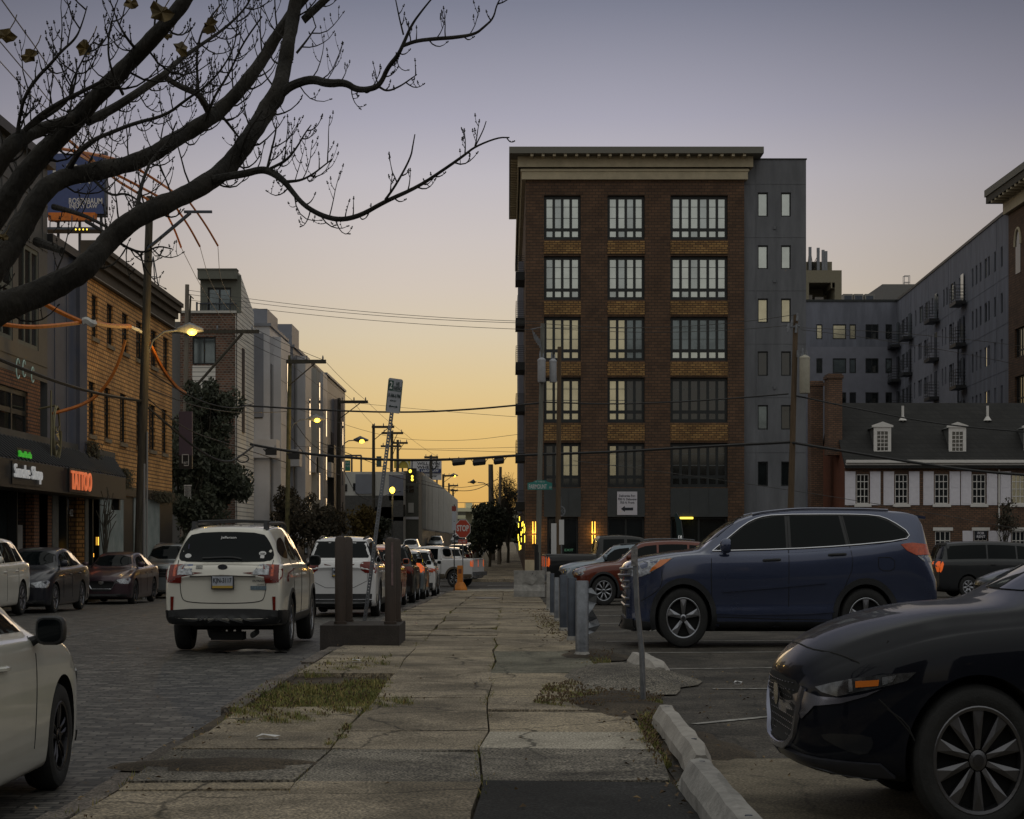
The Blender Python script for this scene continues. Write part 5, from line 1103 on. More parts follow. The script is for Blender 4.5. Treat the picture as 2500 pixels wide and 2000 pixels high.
# ---------------------------------------------------------------- colonial brick house in the lot
YH=85.; hx=lambda x:fx(x,YH); hz=lambda y:fz(y,YH)
hb=brick('house_brick',(.19,.10,.058),(.115,.060,.038),(.06,.045,.035),w=.24,h=.085,ms=.016); rustw=mat('rust_red_stucco',(.12,.036,.016),.9,nz=.2,nscale=1.5,bump=.2)
roofm=brick('dark_shingle',(.020,.0195,.019),(.012,.012,.012),(.010,.010,.010),w=.3,h=.2,ms=.02); wht=mat('white_trim',(.66,.64,.70),.6,nz=.06); wht2=mat('cream_white_trim',(.62,.60,.58),.6,nz=.06)
hs_=thing('brick_house','long two-storey brick house with white shutters, dormers and twin chimneys','house',(0,0,0))
O=(0,YH); Uh=(1,0); Nh=(0,-1); ze=hz(1136); zg=g(YH)-.1; XE=hx(2062); XF=hx(2900)
def rowwin(xc): return [(hx(a),hx(b)) for a,b in xc]
wx=[(2091,2121),(2185,2216),(2282,2315),(2374,2406),(2470,2502)]
wz=(hz(1230),hz(1158)); gz2=[(2283,2320),(2378,2410),(2470,2502)]
holes=[(hx(a),hx(b),*wz) for a,b in wx]+[(hx(a),hx(b),hz(1390),hz(1297)) for a,b in gz2]
mb=MB(); holed(mb,O,Uh,Nh,XE,XF,zg,ze,holes,.1); link('front_wall',mb,hb,hs_)
yb=YH+7; zr_=fz(997,YH+3.5)
mb=MB(); mb.poly([(XE,YH,zg),(XE,yb,zg),(XE,yb,ze),(XE,YH+3.5,zr_),(XE,YH,ze)]); mb.quad((XE,yb,zg),(XF,yb,zg),(XF,yb,ze),(XE,yb,ze)); mb.quad((XF,YH,zg),(XF,yb,zg),(XF,yb,ze),(XF,YH,ze)); link('gable_wall',mb,rustw,hs_)
mb=MB(); e=.35; t=.12
sl=(zr_-ze)/3.5
mb.prism([(XE-.05,YH-e,ze-e*sl+t),(XF,YH-e,ze-e*sl+t),(XF,YH+3.5,zr_+t),(XE-.05,YH+3.5,zr_+t)],(0,0,.12)); mb.prism([(XE-.05,yb+e,ze-e*sl+t),(XF,yb+e,ze-e*sl+t),(XF,YH+3.5,zr_+t),(XE-.05,YH+3.5,zr_+t)],(0,0,.12)); roof=link('roof',mb,roofm,hs_)
mb=MB(); mb.box(XE+.0,XF,YH-e-.15,YH-e+.02,hz(1131),hz(1124)); mb.box(XE,XF,YH-e+.03,YH-.003,hz(1142),hz(1132)); link('eaves_gutter',mb,wht2,hs_)
for x0,x1,yt,yd in ((2004,2034,930,.5),(2033,2068,912,0)):
    mb=MB(); y0=YH+1.2+yd*3; mb.box(hx(x0),hx(x1),y0,y0+1.0,zg if x0==2004 else ze+.5,fz(yt,y0)); mb.box(hx(x0)-.06,hx(x1)+.06,y0-.06,y0+1.06,fz(yt+12,y0),fz(yt+4,y0)); ch=link('chimney',mb,hb,roof)
for i,(a,b) in enumerate(wx):
    X0_,X1_=hx(a),hx(b); window(hs_,O,Uh,Nh,X0_+.002,X1_-.002,wz[0]+.002,wz[1]-.002,3,[.25,.5,.75],wht2,'wglass' if i<4 else 'warm_pane',.07,.035)
    wdd=X1_-X0_
    for s0,s1 in ((X0_-.60,X0_-.06),(X1_+.06,X1_+.60)):
        m_=MB(); m_.obox(O,Uh,Nh,s0,s1,wz[0]-.06,wz[1]+.12,0.003,.05); mid=(wz[0]+wz[1])/2
        for p0,p1 in ((wz[0]+.02,mid-.04),(mid+.06,wz[1]+.02)): m_.obox(O,Uh,Nh,s0+.08,s1-.08,p0,p1,.05,.062)
        link('shutter',m_,wht,hs_)
    m_=MB(); m_.obox(O,Uh,Nh,X0_-.12,X1_+.12,wz[0]-.14,wz[0]-.001,.003,.10); link('sill',m_,wht2,hs_)
for i,(a,b) in enumerate(gz2):
    X0_,X1_=hx(a),hx(b); window(hs_,O,Uh,Nh,X0_+.002,X1_-.002,hz(1390)+.002,hz(1297)-.002,3,[.25,.5,.75],wht2,'wglass',.07,.035)
    m_=MB(); m_.obox(O,Uh,Nh,X0_-.12,X1_+.12,hz(1296),hz(1288),.003,.08); link('lintel',m_,wht2,hs_)
    if i:
        for s0,s1 in ((X0_-.60,X0_-.06),(X1_+.06,X1_+.60)): m_=MB(); m_.obox(O,Uh,Nh,s0,s1,hz(1390),hz(1296),.003,.05); link('shutter',m_,wht,hs_)
m_=MB(); m_.tube([(hx(2438),YH-.08,hz(1146)),(hx(2438),YH-.08,zg)],.045,8); link('downpipe',m_,wht2,hs_)
for xc,zc_ in ((2154,0),(2337,3),(2521,6)):
    yd=YH+.55; dz0=fz(1107+zc_*.3,yd); dz1=fz(1032+zc_*.3,yd); X=fx(xc,yd); hw=.45
    m_=MB(); m_.box(X-hw+.04,X+hw-.04,yd+.03,yd+2.6,dz0,dz1-.22); 
    m_.poly([(X-hw-.05,yd,dz1-.22),(X-hw-.05,yd+2.8,dz1-.22),(X,yd+2.8,dz1-.02),(X,yd,dz1-.02)]); m_.poly([(X+hw+.05,yd,dz1-.22),(X+hw+.05,yd+2.8,dz1-.22),(X,yd+2.8,dz1-.02),(X,yd,dz1-.02)])
    d_=link('dormer',m_,mat('dormer_grey',(.07,.072,.07),.8),hs_)
    m_=MB(); m_.box(X-hw,X-hw+.17,yd-.06,yd+.03,dz0,dz1-.2); m_.box(X+hw-.17,X+hw,yd-.06,yd+.03,dz0,dz1-.2); m_.box(X-hw+.17,X+hw-.17,yd-.06,yd+.03,dz0,dz0+.12); m_.box(X-hw+.17,X+hw-.17,yd-.06,yd+.03,dz1-.38,dz1-.2)
    m_.prism([(X-hw-.1,yd-.12,dz1-.2),(X+hw+.1,yd-.12,dz1-.2),(X+hw+.1,yd-.12,dz1-.12),(X,yd-.12,dz1+.04),(X-hw-.1,yd-.12,dz1-.12)],(0,.15,0)); link('dormer_frame',m_,wht2,d_)
    m_=MB(); m_.box(X-hw+.17,X+hw-.17,yd-.02,yd,dz0+.12,dz1-.38); link('dormer_glass',m_,M['wglass'],d_)
    m_=MB()
    for k in (1,2): q=X-hw+.17+(2*hw-.34)*k/3; m_.box(q-.015,q+.015,yd-.045,yd-.022,dz0+.12,dz1-.38)
    for k in range(1,5): q=dz0+.12+(dz1-dz0-.5)*k/5; m_.box(X-hw+.17,X+hw-.17,yd-.04,yd-.023,q-.015,q+.015)
    link('glazing_bars',m_,wht2,d_)
for xc in (2204,2411):
    P=W(xc,1017,YH+2.4); m_=MB(); m_.tube([(P.x,P.y,P.z-.5),(P.x,P.y,fz(991,YH+2.4))],.07,8); m_.tube([(P.x,P.y,fz(1027,YH+2.4)),(P.x,P.y,P.z)],[.22,.08],8); link('vent_pipe',m_,wht2,roof)
fr=thing('for_rent_sign','small black FOR RENT sign over the right ground-floor window of the brick house','sign',(hx(2393),YH-.12,hz(1306)))
m_=MB(); m_.box(-.32,.32,-.03,0,-.16,.16); link('board',m_,M['ink'],fr); m_=MB(); text_mb(m_,'FOR',(0,-.034,.075),(1,0,0),(0,0,1),.34,.11,bold=.02); text_mb(m_,'RENT',(0,-.034,-.075),(1,0,0),(0,0,1),.44,.11,bold=.02); link('sign_text',m_,wht,fr)
# ---------------------------------------------------------------- left side of the street (walls face +X)
orb=brick('orange_brick',(.82,.43,.14),(.62,.30,.095),(.22,.12,.05),w=.30,h=.14,ms=.024); orb2=brick('rust_brick',(.26,.11,.05),(.17,.07,.035),(.05,.03,.02),w=.26,h=.10,ms=.02)
paver=brick('mottled_brick',(.20,.085,.05),(.045,.022,.016),(.20,.17,.14),w=.24,h=.12,ms=.024)
bluep=mat('slate_blue_panel',(.070,.080,.115),.7,nz=.12,nscale=1); greyp=mat('zinc_panel',(.060,.062,.062),.6,nz=.15,nscale=1); blk=mat('shop_black',(.012,.012,.013),.5,nz=.2,nscale=3); seam=mat('black_standing_seam',(.028,.028,.030),.35,.4)
lightp=mat('pale_grey_cladding',(.52,.52,.55),.5,.1,nz=.08,nscale=.8); lightp2=mat('off_white_render',(.48,.47,.44),.8,nz=.10,nscale=.8); midp=mat('mid_grey_cladding',(.20,.21,.245),.5,.1,nz=.1,nscale=.8); olive=mat('olive_stucco',(.13,.135,.115),.85,nz=.1)
siding=brick('white_siding',(.80,.77,.72),(.72,.69,.64),(.22,.21,.20),w=30,h=.22,ms=.018,bump=.5,nz=.12); teal=mat('teal_wall',(.16,.20,.20),.9,nz=.3,nscale=1.2,col2=(.30,.33,.32)); 
FX=-16.5; O=(FX,0); U=(0,1); Nn=(1,0)
def Yp(x,X=FX): return X*4000/(x-1240)      # distance at which the facade plane crosses picture column x
def zp(x,y,X=FX): Y=Yp(x,X); return fz(y,Y)
# zinc-clad corner block with brick first floor
b1=thing('zinc_building','four-storey zinc-panelled block with rust brick middle floor at the far left edge','building')
ya,yb=40.,58.7; zt=zp(130,425)
hs=[(47.5,50.6,6.9,9.8),(51.5,54.6,6.9,9.8),(55.2,57.6,6.9,9.8)]
mb=MB(); holed(mb,O,U,Nn,ya,yb,6.05,zt,hs,.1); mb.quad((FX,yb,0),(FX-14,yb,0),(FX-14,yb,zt),(FX,yb,zt)); mb.quad((FX,ya,0),(FX-14,ya,0),(FX-14,ya,zt),(FX,ya,zt)); mb.quad((FX,ya,zt),(FX-14,ya,zt),(FX-14,yb,zt),(FX,yb,zt))
for y in [41+1.55*k for k in range(12)]: mb.obox(O,U,Nn,y,y+.03,9.9,zt,0,.02)
for zz in (6.5,9.95,11.3): mb.obox(O,U,Nn,ya,yb,zz,zz+.03,0,.022)
link('panel_wall',mb,greyp,b1)
mb=MB(); mb.obox(O,U,Nn,ya-.2,yb+.2,zt+.003,zt+.28,-.5,.25); link('roof_edge',mb,blk,b1)
for h in hs: window(b1,O,U,Nn,h[0]+.003,h[1]-.003,h[2]+.003,h[3]-.003,3,[.5],olive,'wglass',.08,.12)
hs=[(49.2,54.2,3.95,5.45)]; mb=MB(); holed(mb,O,U,Nn,ya,yb-.9,3.4,6.04,[(46.5,56.3,3.75,5.6)],.12); link('brick_band',mb,orb2,b1)
window(b1,O,U,Nn,46.503,56.297,3.753,5.597,6,[.66],blkfr,'wglass',.10,.14)
# slate-blue strip
mb=MB(); yc=63.8; zt2=zp(125,597); mb.quad((FX,yb,3.4),(FX,yc,3.4),(FX,yc,zt2),(FX,yb,zt2)); mb.quad((FX,yc,3),(FX-10,yc,3),(FX-10,yc,zt2),(FX,yc,zt2)); mb.quad((FX,yb,zt2),(FX,yc,zt2),(FX-10,yc,zt2),(FX-10,yb,zt2))
for y in (59.6,61.2,62.6): mb.obox(O,U,Nn,y,y+.04,3.4,zt2-.4,0,.03)
mb.obox(O,U,Nn,62.7,yc-.02,3.4,zt2,0.001,.12)
b2=thing('slate_blue_building','narrow slate-blue panelled building between the zinc block and the orange brick one','building')
link('panel_wall',mb,bluep,b2); mb=MB(); mb.obox(O,U,Nn,yb,yc,zt2,zt2+.25,-.3,.2); link('roof_edge',mb,blk,b2)
# shop floor with standing-seam canopy
sh=thing('shopfront_canopy','black standing-seam awning with deep fascia over the smoke shop and tattoo parlour','awning')
CX=-15.3; z0,z1,zw=2.72,3.45,4.22; yE=65.6; yS=40.
mb=MB(); mb.quad((CX,yS,z1),(CX,yE,z1),(FX+.01,yE+3.0,zw),(FX+.01,yS,zw)); mb.poly([(CX,yE,z1),(FX+.01,yE+3.0,zw),(FX+.01,yE+.8,z1)])
k=0; y=yS
while y<yE+2.9:
    yt=y; top=(FX+.02,min(y,yE+3.0),zw+.03); t_=0 if y<=yE else (y-yE)/3.0
    bx=CX+(FX-CX)*t_; bz=z1+(zw-z1)*t_; mb.tube([(bx+.01,min(y,yE),bz+.03) if y<=yE else (bx,y,bz+.03),top],.028,4); y+=.42
link('seamed_roof',mb,seam,sh)
mb=MB(); mb.box(CX-.08,CX,yS,yE,z0,z1); mb.box(FX+.01,CX-.08,yE-.08,yE,z0,z1); mb.box(FX+.01,CX-.08,yS,yE-.08,z0,z0+.05); mb.box(CX-.5,CX-.2,yE-.3,yE-.05,z0-.35,z0); link('fascia',mb,blk,sh)
mb=MB(); mb.box(FX-.02,FX+.06,yS,yE+3,zw,zw+.2); link('flashing',mb,greyp,sh)
def street_text(name,label,s,y0,y1,za,zb,m,X=CX+.012,bold=.004,board=None):
    t_=thing(name,label,'sign',(X,(y0+y1)/2,(za+zb)/2))
    mb=MB(); text_mb(mb,s,(.06 if board else .02,0,0),(0,1,0),(0,0,1),y1-y0,zb-za,depth=.05,bold=bold); link('sign_letters',mb,m,t_)
    b=MB(); w_=(y1-y0)/2+.12; h_=(zb-za)/2+.07; b.box(.0,.045 if board else .012,-w_,w_,-h_,h_); link('sign_board',b,blk,t_)
    return t_
def yfor(x): return Yp(x,CX)
street_text('smoke_shop_sign','white backlit Smoke Shop letters on the black fascia','Smoke Shop',yfor(31),yfor(99),2.88,3.34,M['whitelit'])
street_text('tattoo_sign','orange-red backlit TATTOO letters on the black fascia','TATTOO',yfor(168),yfor(217),2.84,3.40,M['redneon'],board=1)
street_text('green_shop_sign','small green backlit sign on the awning above the smoke shop letters','StarBuds',yfor(52),yfor(82),3.55,3.72,M['green'],X=CX-.12,bold=.03)
gf=thing('shop_ground_floor','dark shop windows, brick piers and doors under the black awning','shopfront')
mb=MB(); mb.quad((FX-.3,yS,-.5),(FX-.3,70,-.5),(FX-.3,70,3.4),(FX-.3,yS,3.4)); link('dark_glazing',mb,M['wglass'],gf)
for y0_,y1_,m in ((44,44.5,orb2),(57.0,57.6,orb2),(58.7,59.2,orb2),(59.3,60.1,mat('grey_tile',(.08,.09,.09),.6,nz=.3,nscale=5)),(63.9,64.4,mat('grey_tile',(.1,)*3)),(65.0,65.15,blkfr),(67.3,67.5,blkfr),(61.2,61.3,blkfr),(55.0,55.1,blkfr),(50,50.15,blkfr)):
    mb=MB(); mb.box(FX-.28,FX+.02,y0_,y1_,-.4,3.3); link('pier',mb,m,gf)
mb=MB(); mb.box(FX-.28,FX-.05,yS,57,-.4,.25); mb.box(FX-.28,FX-.05,60.1,67.2,-.4,.0); link('stall_riser',mb,blk,gf)
mb=MB(); text_mb(mb,'422',(FX-.26,62.9,2.25),(0,1,0),(0,0,1),.5,.22); link('house_number',mb,M['whitetxt'],gf)
mb=MB(); text_mb(mb,'10 A.M.-7 P.M.',(FX-.26,55.8,1.65),(0,1,0),(0,0,1),.9,.13); mb.box(FX-.27,FX-.265,55.2,56.6,.7,1.8) ; link('hours_sticker',mb,mat('dull_vinyl',(.22,.21,.2),.7),gf)
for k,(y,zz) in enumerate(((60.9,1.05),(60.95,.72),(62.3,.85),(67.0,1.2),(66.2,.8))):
    mb=MB(); mb.box(FX-.27,FX-.25,y,y+.09,zz,zz+(.28 if k in(0,3) else .13)); link('painted_lamp_reflection',mb,M['lampw'],gf)  # glowing boxes stand in for lamps mirrored in the shop glass
# orange brick building
b3=thing('orange_brick_building','three-storey orange brick building with tall narrow windows and heavy dark cornice','building')
y0_,y1_=63.82,80.5; zt3=10.0
wy=[(226,236),(263,274),(300,311),(334,346),(370,381),(400,410)]; wys=[(Yp(a),Yp(b)) for a,b in wy]
hs=[(a-.15,b+.15,8.1,9.5) for a,b in wys]+[(Yp(a)-.1,Yp(b)+.05,4.85,6.6) for i,(a,b) in enumerate([(218,231),(256,268),(294,307),(334,344),(365,379),(396,407)])]
mb=MB(); holed(mb,O,U,Nn,y0_,y1_,3.0,zt3,hs,.15); mb.quad((FX,y0_,0),(FX-12,y0_,0),(FX-12,y0_,zt3),(FX,y0_,zt3)); mb.quad((FX,y1_,-1),(FX-12,y1_,-1),(FX-12,y1_,zt3),(FX,y1_,zt3)); mb.quad((FX,y0_,zt3),(FX,y1_,zt3),(FX-12,y1_,zt3),(FX-12,y0_,zt3)); link('wall',mb,orb,b3)
for h in hs:
    window(b3,O,U,Nn,h[0]+.003,h[1]-.003,h[2]+.003,h[3]-.003,1,[.5],blkfr,'wglass',.13,.07)
    mb=MB(); mb.obox(O,U,Nn,h[0]-.06,h[1]+.06,h[2]-.14,h[2]-.002,0,.08); link('sill',mb,mat('sandstone_sill',(.22,.17,.11),.9,nz=.2),b3)
mb=MB()
for (za,zb,n1) in ((10.0,10.07,.16),(10.07,10.45,.10),(10.45,10.7,.26),(10.7,10.92,.42),(10.92,11.08,.52)): mb.obox(O,U,Nn,y0_-.2,y1_+.25,za,zb,-.1,n1)
link('cornice',mb,mat('brown_cornice',(.075,.06,.045),.8,nz=.2,nscale=2),b3)
mb=MB(); mb.obox(O,U,Nn,y0_-.1,y1_+.1,10.04,10.06,.165,.20); mb.box(FX-.3,FX+.1,69.6,y1_,11.085,11.25); link('cornice_trim',mb,mat('pale_flashing',(.4,.38,.36),.6),b3)
mb=MB(); mb.obox(O,U,Nn,y0_-.02,y0_+.12,3.4,9.95,0,.03); link('corner_strip',mb,mat('pale_flashing',(.4,)*3),b3)
mb=MB(); ys_=MB(); mb.obox(O,U,Nn,66.2,70.2,-.8,2.95,-.02,.03); mb.obox(O,U,Nn,72.2,y1_-3,-.8,2.95,-.02,.03); link('teal_ground_wall',mb,teal,b3)
mb=MB(); mb.obox(O,U,Nn,70.2,72.2,-.8,2.95,-.03,.0); mb.obox(O,U,Nn,y1_-3,y1_,-.8,2.95,-.02,.02); mb.obox(O,U,Nn,66,y1_,2.96,3.3,0,.12); link('dark_ground_band',mb,blk,b3)
vine=MB(); rs=random.Random(21)
for _ in range(2600):
    c0=rs.choice([(64.3,3.4,4.6,1.0),(77.5,2.9,3.3,2.2),(69.5,3.2,3.9,1.2)]); y=c0[0]+rs.gauss(0,c0[3]*.5); zz=rs.uniform(c0[1],c0[2]); q=rs.uniform(.05,.11); x=FX+rs.uniform(.02,.4); a=rs.uniform(0,6)
    vine.add([(x,y-q,zz),(x+q*math.cos(a),y,zz-q),(x,y+q,zz+q*.3)],[(0,1,2)])
vo=link('ivy',vine,mat('dry_ivy',(.06,.042,.02),.9,col2=(.03,.035,.012),nscale=4),b3); vo['kind']='stuff'
rf=thing('roof_ladder_frame','small A-shaped steel frame on the orange brick roof','rooftop structure',(fx(374,76),76,11.0)); mb=MB()
for a in (-.28,.28): mb.tube([(a,0,0),(0,0,1.35)],.025,4); mb.tube([(a*.6,0,.55),(0,0,.56)],.018,4); mb.tube([(0,0.5,0),(0,0,1.35)],.025,4)
link('frame',mb,M['steeldk'],rf)
# lit clock-like sculpture/neon ring and purple blade sign
sc=thing('metal_sculpture_sign','torn round metal sign frame hanging between the zinc and slate-blue buildings','sign',(FX+.7,57.3,0)); mb=MB()
zc_=fz(1058,57.3); 
for k in range(2): mb.tube([( .0+.05*k,.45*math.cos(w_),zc_+.78*math.sin(w_)) for w_ in [PI*2*i/16*(.86 if k else 1)+1 for i in range(17)]],.035,5)
rs=random.Random(31)
for _ in range(26):
    y,zz=rs.uniform(-.35,.25),zc_+rs.uniform(-.8,.4); q=rs.uniform(.06,.15); mb.add([(rs.uniform(-.1,.1),y,zz),(rs.uniform(-.1,.1),y+q,zz+q*.4),(rs.uniform(-.1,.1),y+q*.3,zz-q*1.3)],[(0,1,2)])
mb.tube([(-.6,-.1,zc_+.7),(0,-.1,zc_+.8)],.03,4); mb.tube([(0,-.62,zc_-.7),(0,-.62,zc_+1.2)],.03,4); link('frame',mb,mat('dull_brass',(.22,.20,.12),.5,.5),sc)
bs=thing('blade_sign','mauve and black blade sign with a white square logo beside the orange brick building','sign',(FX+.55,80.9,0))
zA,zB=fz(1145,80.9),fz(1005,80.9); zM=fz(1112,80.9); mb=MB(); mb.box(-.27,.37,-.12,.12,zM,zB); link('upper_panel',mb,mat('mauve_panel',(.085,.06,.085),.6),bs); mb=MB(); mb.box(-.27,.37,-.12,.12,zA,zM-.003); mb.box(-.55,-.27,-.02,.02,zM,zM+.05); mb.box(-.55,-.27,-.02,.02,zB-.3,zB-.25); link('lower_panel',mb,blk,bs)
mb=MB(); q=zA+.12
for (a,b,c_,d) in ((-.12,-.085,q+.1,q+.47),(-.12,.22,q+.45,q+.48),(.19,.22,q,q+.48),(-.02,.22,q,q+.03)): mb.box(a,b,-.13,-.12,c_,d)
link('square_logo',mb,M['whitetxt'],bs); mb=MB(); text_mb(mb,'BIT',(.07,-.13,q+.12),(1,0,0),(0,0,1),.2,.10); link('logo_text',mb,M['whitetxt'],bs)
wc=thing('wind_chime_sign','pale hanging slats below the mauve blade sign','hanging ornament',(FX+.9,80.,0)); mb=MB()
for i in range(6): x=i*.06; mb.box(x-.2,x-.18,0,.02,fz(1215+rs.uniform(-6,6),80),fz(1188,80))
mb.box(-.22,.16,-.01,.03,fz(1187,80),fz(1184,80)); link('slats',mb,M['whitetxt'],wc)
nf=MB()
for (cx_,cz_,rr) in ((42,1092-192,.2),(57,900,.17),(78,915,.16)):
    Y=Yp(cx_); nf.tube([(0,(rr*math.cos(w_)),(rr*1.3*math.sin(w_))+(-.08 if cx_>60 else 0)+0) for w_ in [.6+5*i/10 for i in range(11)]] if 0 else [(FX+.03,Y+rr*math.cos(w_),fz(cz_,Y)+rr*1.4*math.sin(w_)) for w_ in [.6+5*i/10 for i in range(11)]],.018,4)
no=link('neon_scribble',nf,mat('pale_neon',(.4,.5,.45),.5,emit=(.6,1,.85),es=.06),None); tag(no,'pale neon squiggles in the upper window of the brick band','sign')
# blue billboard
bb=thing('blue_billboard','blue roof-top billboard with white lettering seen through the branches','billboard',(fx(187,76),76,0)); xa,xb=-1.35,1.30; zA,zB=fz(522,76),fz(376,76)
mb=MB(); mb.box(xa,xb,0,.15,zA,zB); link('panel',mb,mat('billboard_blue',(.045,.07,.19),.6,nz=.08),bb)
mb=MB(); text_mb(mb,'ROSENBAUM',(.42,-.012,fz(491,76)),(1,0,0),(0,0,1),1.55,.23,bold=.02); text_mb(mb,'INJURY LAW',(.32,-.012,fz(505,76)),(1,0,0),(0,0,1),1.3,.21,bold=.02); text_mb(mb,'LAW',(-.1,-.012,fz(425,76)),(1,0,0),(0,0,1),2.0,.75,bold=.03); link('billboard_text',mb,M['whitetxt'],bb)
mb=MB(); mb.box(xa-.08,xb+.08,.15,.3,zA-.1,zB+.05); mb.box(xb,xb+.09,-.05,.3,zA-.1,zB+.1); mb.box(xa,xb,-.9,.1,zA-.75,zA-.66); 
for x in (-1,0,1): mb.box(x,x+.1,.3,.45,8,zA); mb.tube([(x,-.85,zA-.66),(x,-.8,zA-.2)],.025,4)
link('frame',mb,M['steeldk'],bb); mb=MB(); mb.box(xa+.2,xb-.3,-.6,-.2,zA-.35,zA-.05); link('orange_skirt',mb,M['sleeve'],bb)
mb=MB(); 
for k in range(4): mb.sphere((.2+k*.17,-.9,zA-.75),.03,8)
link('lamp',mb,M['yel'],bb)
# corner townhouse beyond the junction
th=thing('corner_townhouse','tall brown brick and white-sided townhouse with a roof balcony beyond the junction','house')
YT=99.5; xl,xr=fx(440,YT),-16.5; O2=(0,YT); U2=(1,0); N2=(0,-1); tz=lambda y:fz(y,YT); tx=lambda x:fx(x,YT)
zb1=tz(765); hs=[(tx(470),tx(527),tz(890),tz(823)),]
mb=MB(); holed(mb,O2,U2,N2,xl,tx(575),-1,zb1,[(tx(470),tx(527),tz(890),tz(823)),(tx(470),tx(527),tz(1035),tz(965))],.12); link('brick_front',mb,paver,th)
for h in [(tx(470),tx(527),tz(890),tz(823)),(tx(470),tx(527),tz(1035),tz(965))]: window(th,O2,U2,N2,h[0]+.003,h[1]-.003,h[2]+.003,h[3]-.003,2,[],blkfr,'mid_pane',.1,.08)
mb=MB(); mb.obox(O2,U2,N2,tx(470),tx(526),tz(962),tz(893),.0,.04); link('white_panel',mb,siding,th)
mb=MB(); ys2=Yp(620); mb.obox(O2,U2,N2,tx(575),xr,-1,zb1,-.3,.0)
mb.quad((xr,YT,-1),(xr,ys2,-1),(xr,ys2,zb1+.6),(xr,YT,zb1+.6)); mb.poly([(xr,YT+.0,zb1+.6),(xr,ys2,zb1+.6),(xr,ys2,tz(760)+.7),(xr,YT+1.6,tz(660))]+[(xr,YT,tz(660))])
link('sided_flank',mb,siding,th)
hs=[(tx(507),tx(564),zb1,tz(702))]; xt0,xt1=tx(489),tx(589)
mb=MB(); holed(mb,O2,U2,(0,-1),xt0,xt1,zb1,tz(672),hs,.2); mb.quad((xt0,YT,zb1),(xt0,YT+1.5,zb1),(xt0,YT+1.5,tz(672)),(xt0,YT,tz(672))); mb.quad((xt0,YT,tz(672)),(xr,YT,tz(672)),(xr,YT+1.5,tz(672)),(xt0,YT+1.5,tz(672))); link('penthouse_wall',mb,olive,th)
window(th,O2,U2,N2,hs[0][0]+.003,hs[0][1]-.003,zb1+.003,tz(702)-.003,2,[],blkfr,'mid_pane',.18,.09)
mb=MB(); mb.box(tx(486),xr+.1,YT-.5,YT+.2,tz(684),tz(662)); mb.box(tx(485),xr+.12,YT-.55,YT+.25,tz(662),tz(659)); link('penthouse_fascia',mb,olive,th)
mb=MB(); mb.box(xl-.05,tx(578),YT-.15,YT+.3,zb1,zb1+.12); link('parapet_cap',mb,lightp2,th)
mb=MB(); n=16
for i in range(n): x=tx(482)+(tx(575)-tx(482))*i/(n-1); mb.box(x,x+.025,YT-.06,YT-.03,zb1+.12,tz(741)); 
mb.box(tx(480),tx(577),YT-.07,YT-.02,tz(742),tz(740)); mb.box(tx(479),tx(483),YT-.1,YT,zb1+.1,tz(738)); link('balcony_rail',mb,M['steeldk'],th)
mb=MB(); mb.box(xr+.0,xr+.06,101.6,102.4,tz(1050),tz(840)); link('flank_window',mb,mat('brown_glass',(.05,.035,.03),.4),th)
mb=MB(); mb.box(xl-1.2,xl,YT+.5,YT+6,-1,tz(783)); link('grey_side_wing',mb,mat('pale_grey_render',(.16,)*3),th)
# row of modern houses
def house(name,label,y0,y1,X,ztop,wm,recess,panels,tower=None,low=None,winm='wglass'):
    t_=thing(name,label,'house'); mb=MB(); mb.box(X-10,X,y0,y1,-1,ztop); link('wall',mb,wm,t_)
    for (a,b,c_,d,o,m) in panels: mb=MB(); mb.box(X+.003,X+o,y0+(y1-y0)*a,y0+(y1-y0)*b,c_,d); link('bay',mb,m,t_)
    for (a,b,c_,d,o,m) in panels:
        if b-a<.12: continue
        for zz in (c_+1.0,c_+3.9,c_+6.8):
            if zz+1.7<d: mb=MB(); ym=y0+(y1-y0)*(a+(b-a)*.62); mb.box(X+o,X+o+.03,ym,ym+.55,zz,zz+1.7); link('bay_window',mb,M['wglass'],t_)
        for k in (1,2,3): zz=c_+(d-c_)*k/4; mb=MB(); mb.box(X+o,X+o+.015,y0+(y1-y0)*a,y0+(y1-y0)*b,zz,zz+.03); link('panel_joint',mb,midp,t_)
    for (a,b,c_,d) in recess: mb=MB(); mb.box(X+.003,X+.05,y0+(y1-y0)*a,y0+(y1-y0)*b,c_,d); link('window',mb,M[winm],t_)
    mb=MB(); mb.box(X-3.2,X-.4,y0-.10,y0-.004,ztop*.62,ztop-.4) if low is None else mb.box(X-2.0,X-.3,y0-.05,y0-.004,ztop*.5,ztop-2); link('side_panel',mb,midp,t_)
    mb=MB(); mb.box(X-10.1,X+.12,y0-.12,y1,ztop,ztop+.15); link('roof_edge',mb,midp,t_)
    if tower: mb=MB(); mb.box(X-4,X-.6,y0+tower[0],y0+tower[1],ztop+.15,ztop+tower[2]); link('roof_tower',mb,midp,t_)
    # street-facing end with window and balcony slab
    mb=MB(); mb.box(X-1.0,X-.45,y0-.06,y0-.005,ztop-5.0,ztop-3.4); link('end_window',mb,M['wglass'],t_)
    mb=MB(); mb.box(X-2.2,X+.5,y0-.4,y0+1.2,ztop*.45,ztop*.45+1.0); link('balcony',mb,lightp,t_)
house('modern_row_house','pale metal-clad row house stepping out just past the corner townhouse',106.6,115,-15.5,13.0,lightp,[(.05,.16,1,11),(.5,.6,7.5,9.5),(.78,.9,.5,12)],[(.2,.75,3,12.6,.5,lightp)],(3,8,1.3))
house('modern_row_house','second pale row house with dark vertical window strips',115.1,124,-15.1,12.7,midp,[(.1,.22,.5,12),(.72,.9,.5,11.5)],[(.25,.65,1.5,12.4,.6,lightp)],(4,8,1.8))
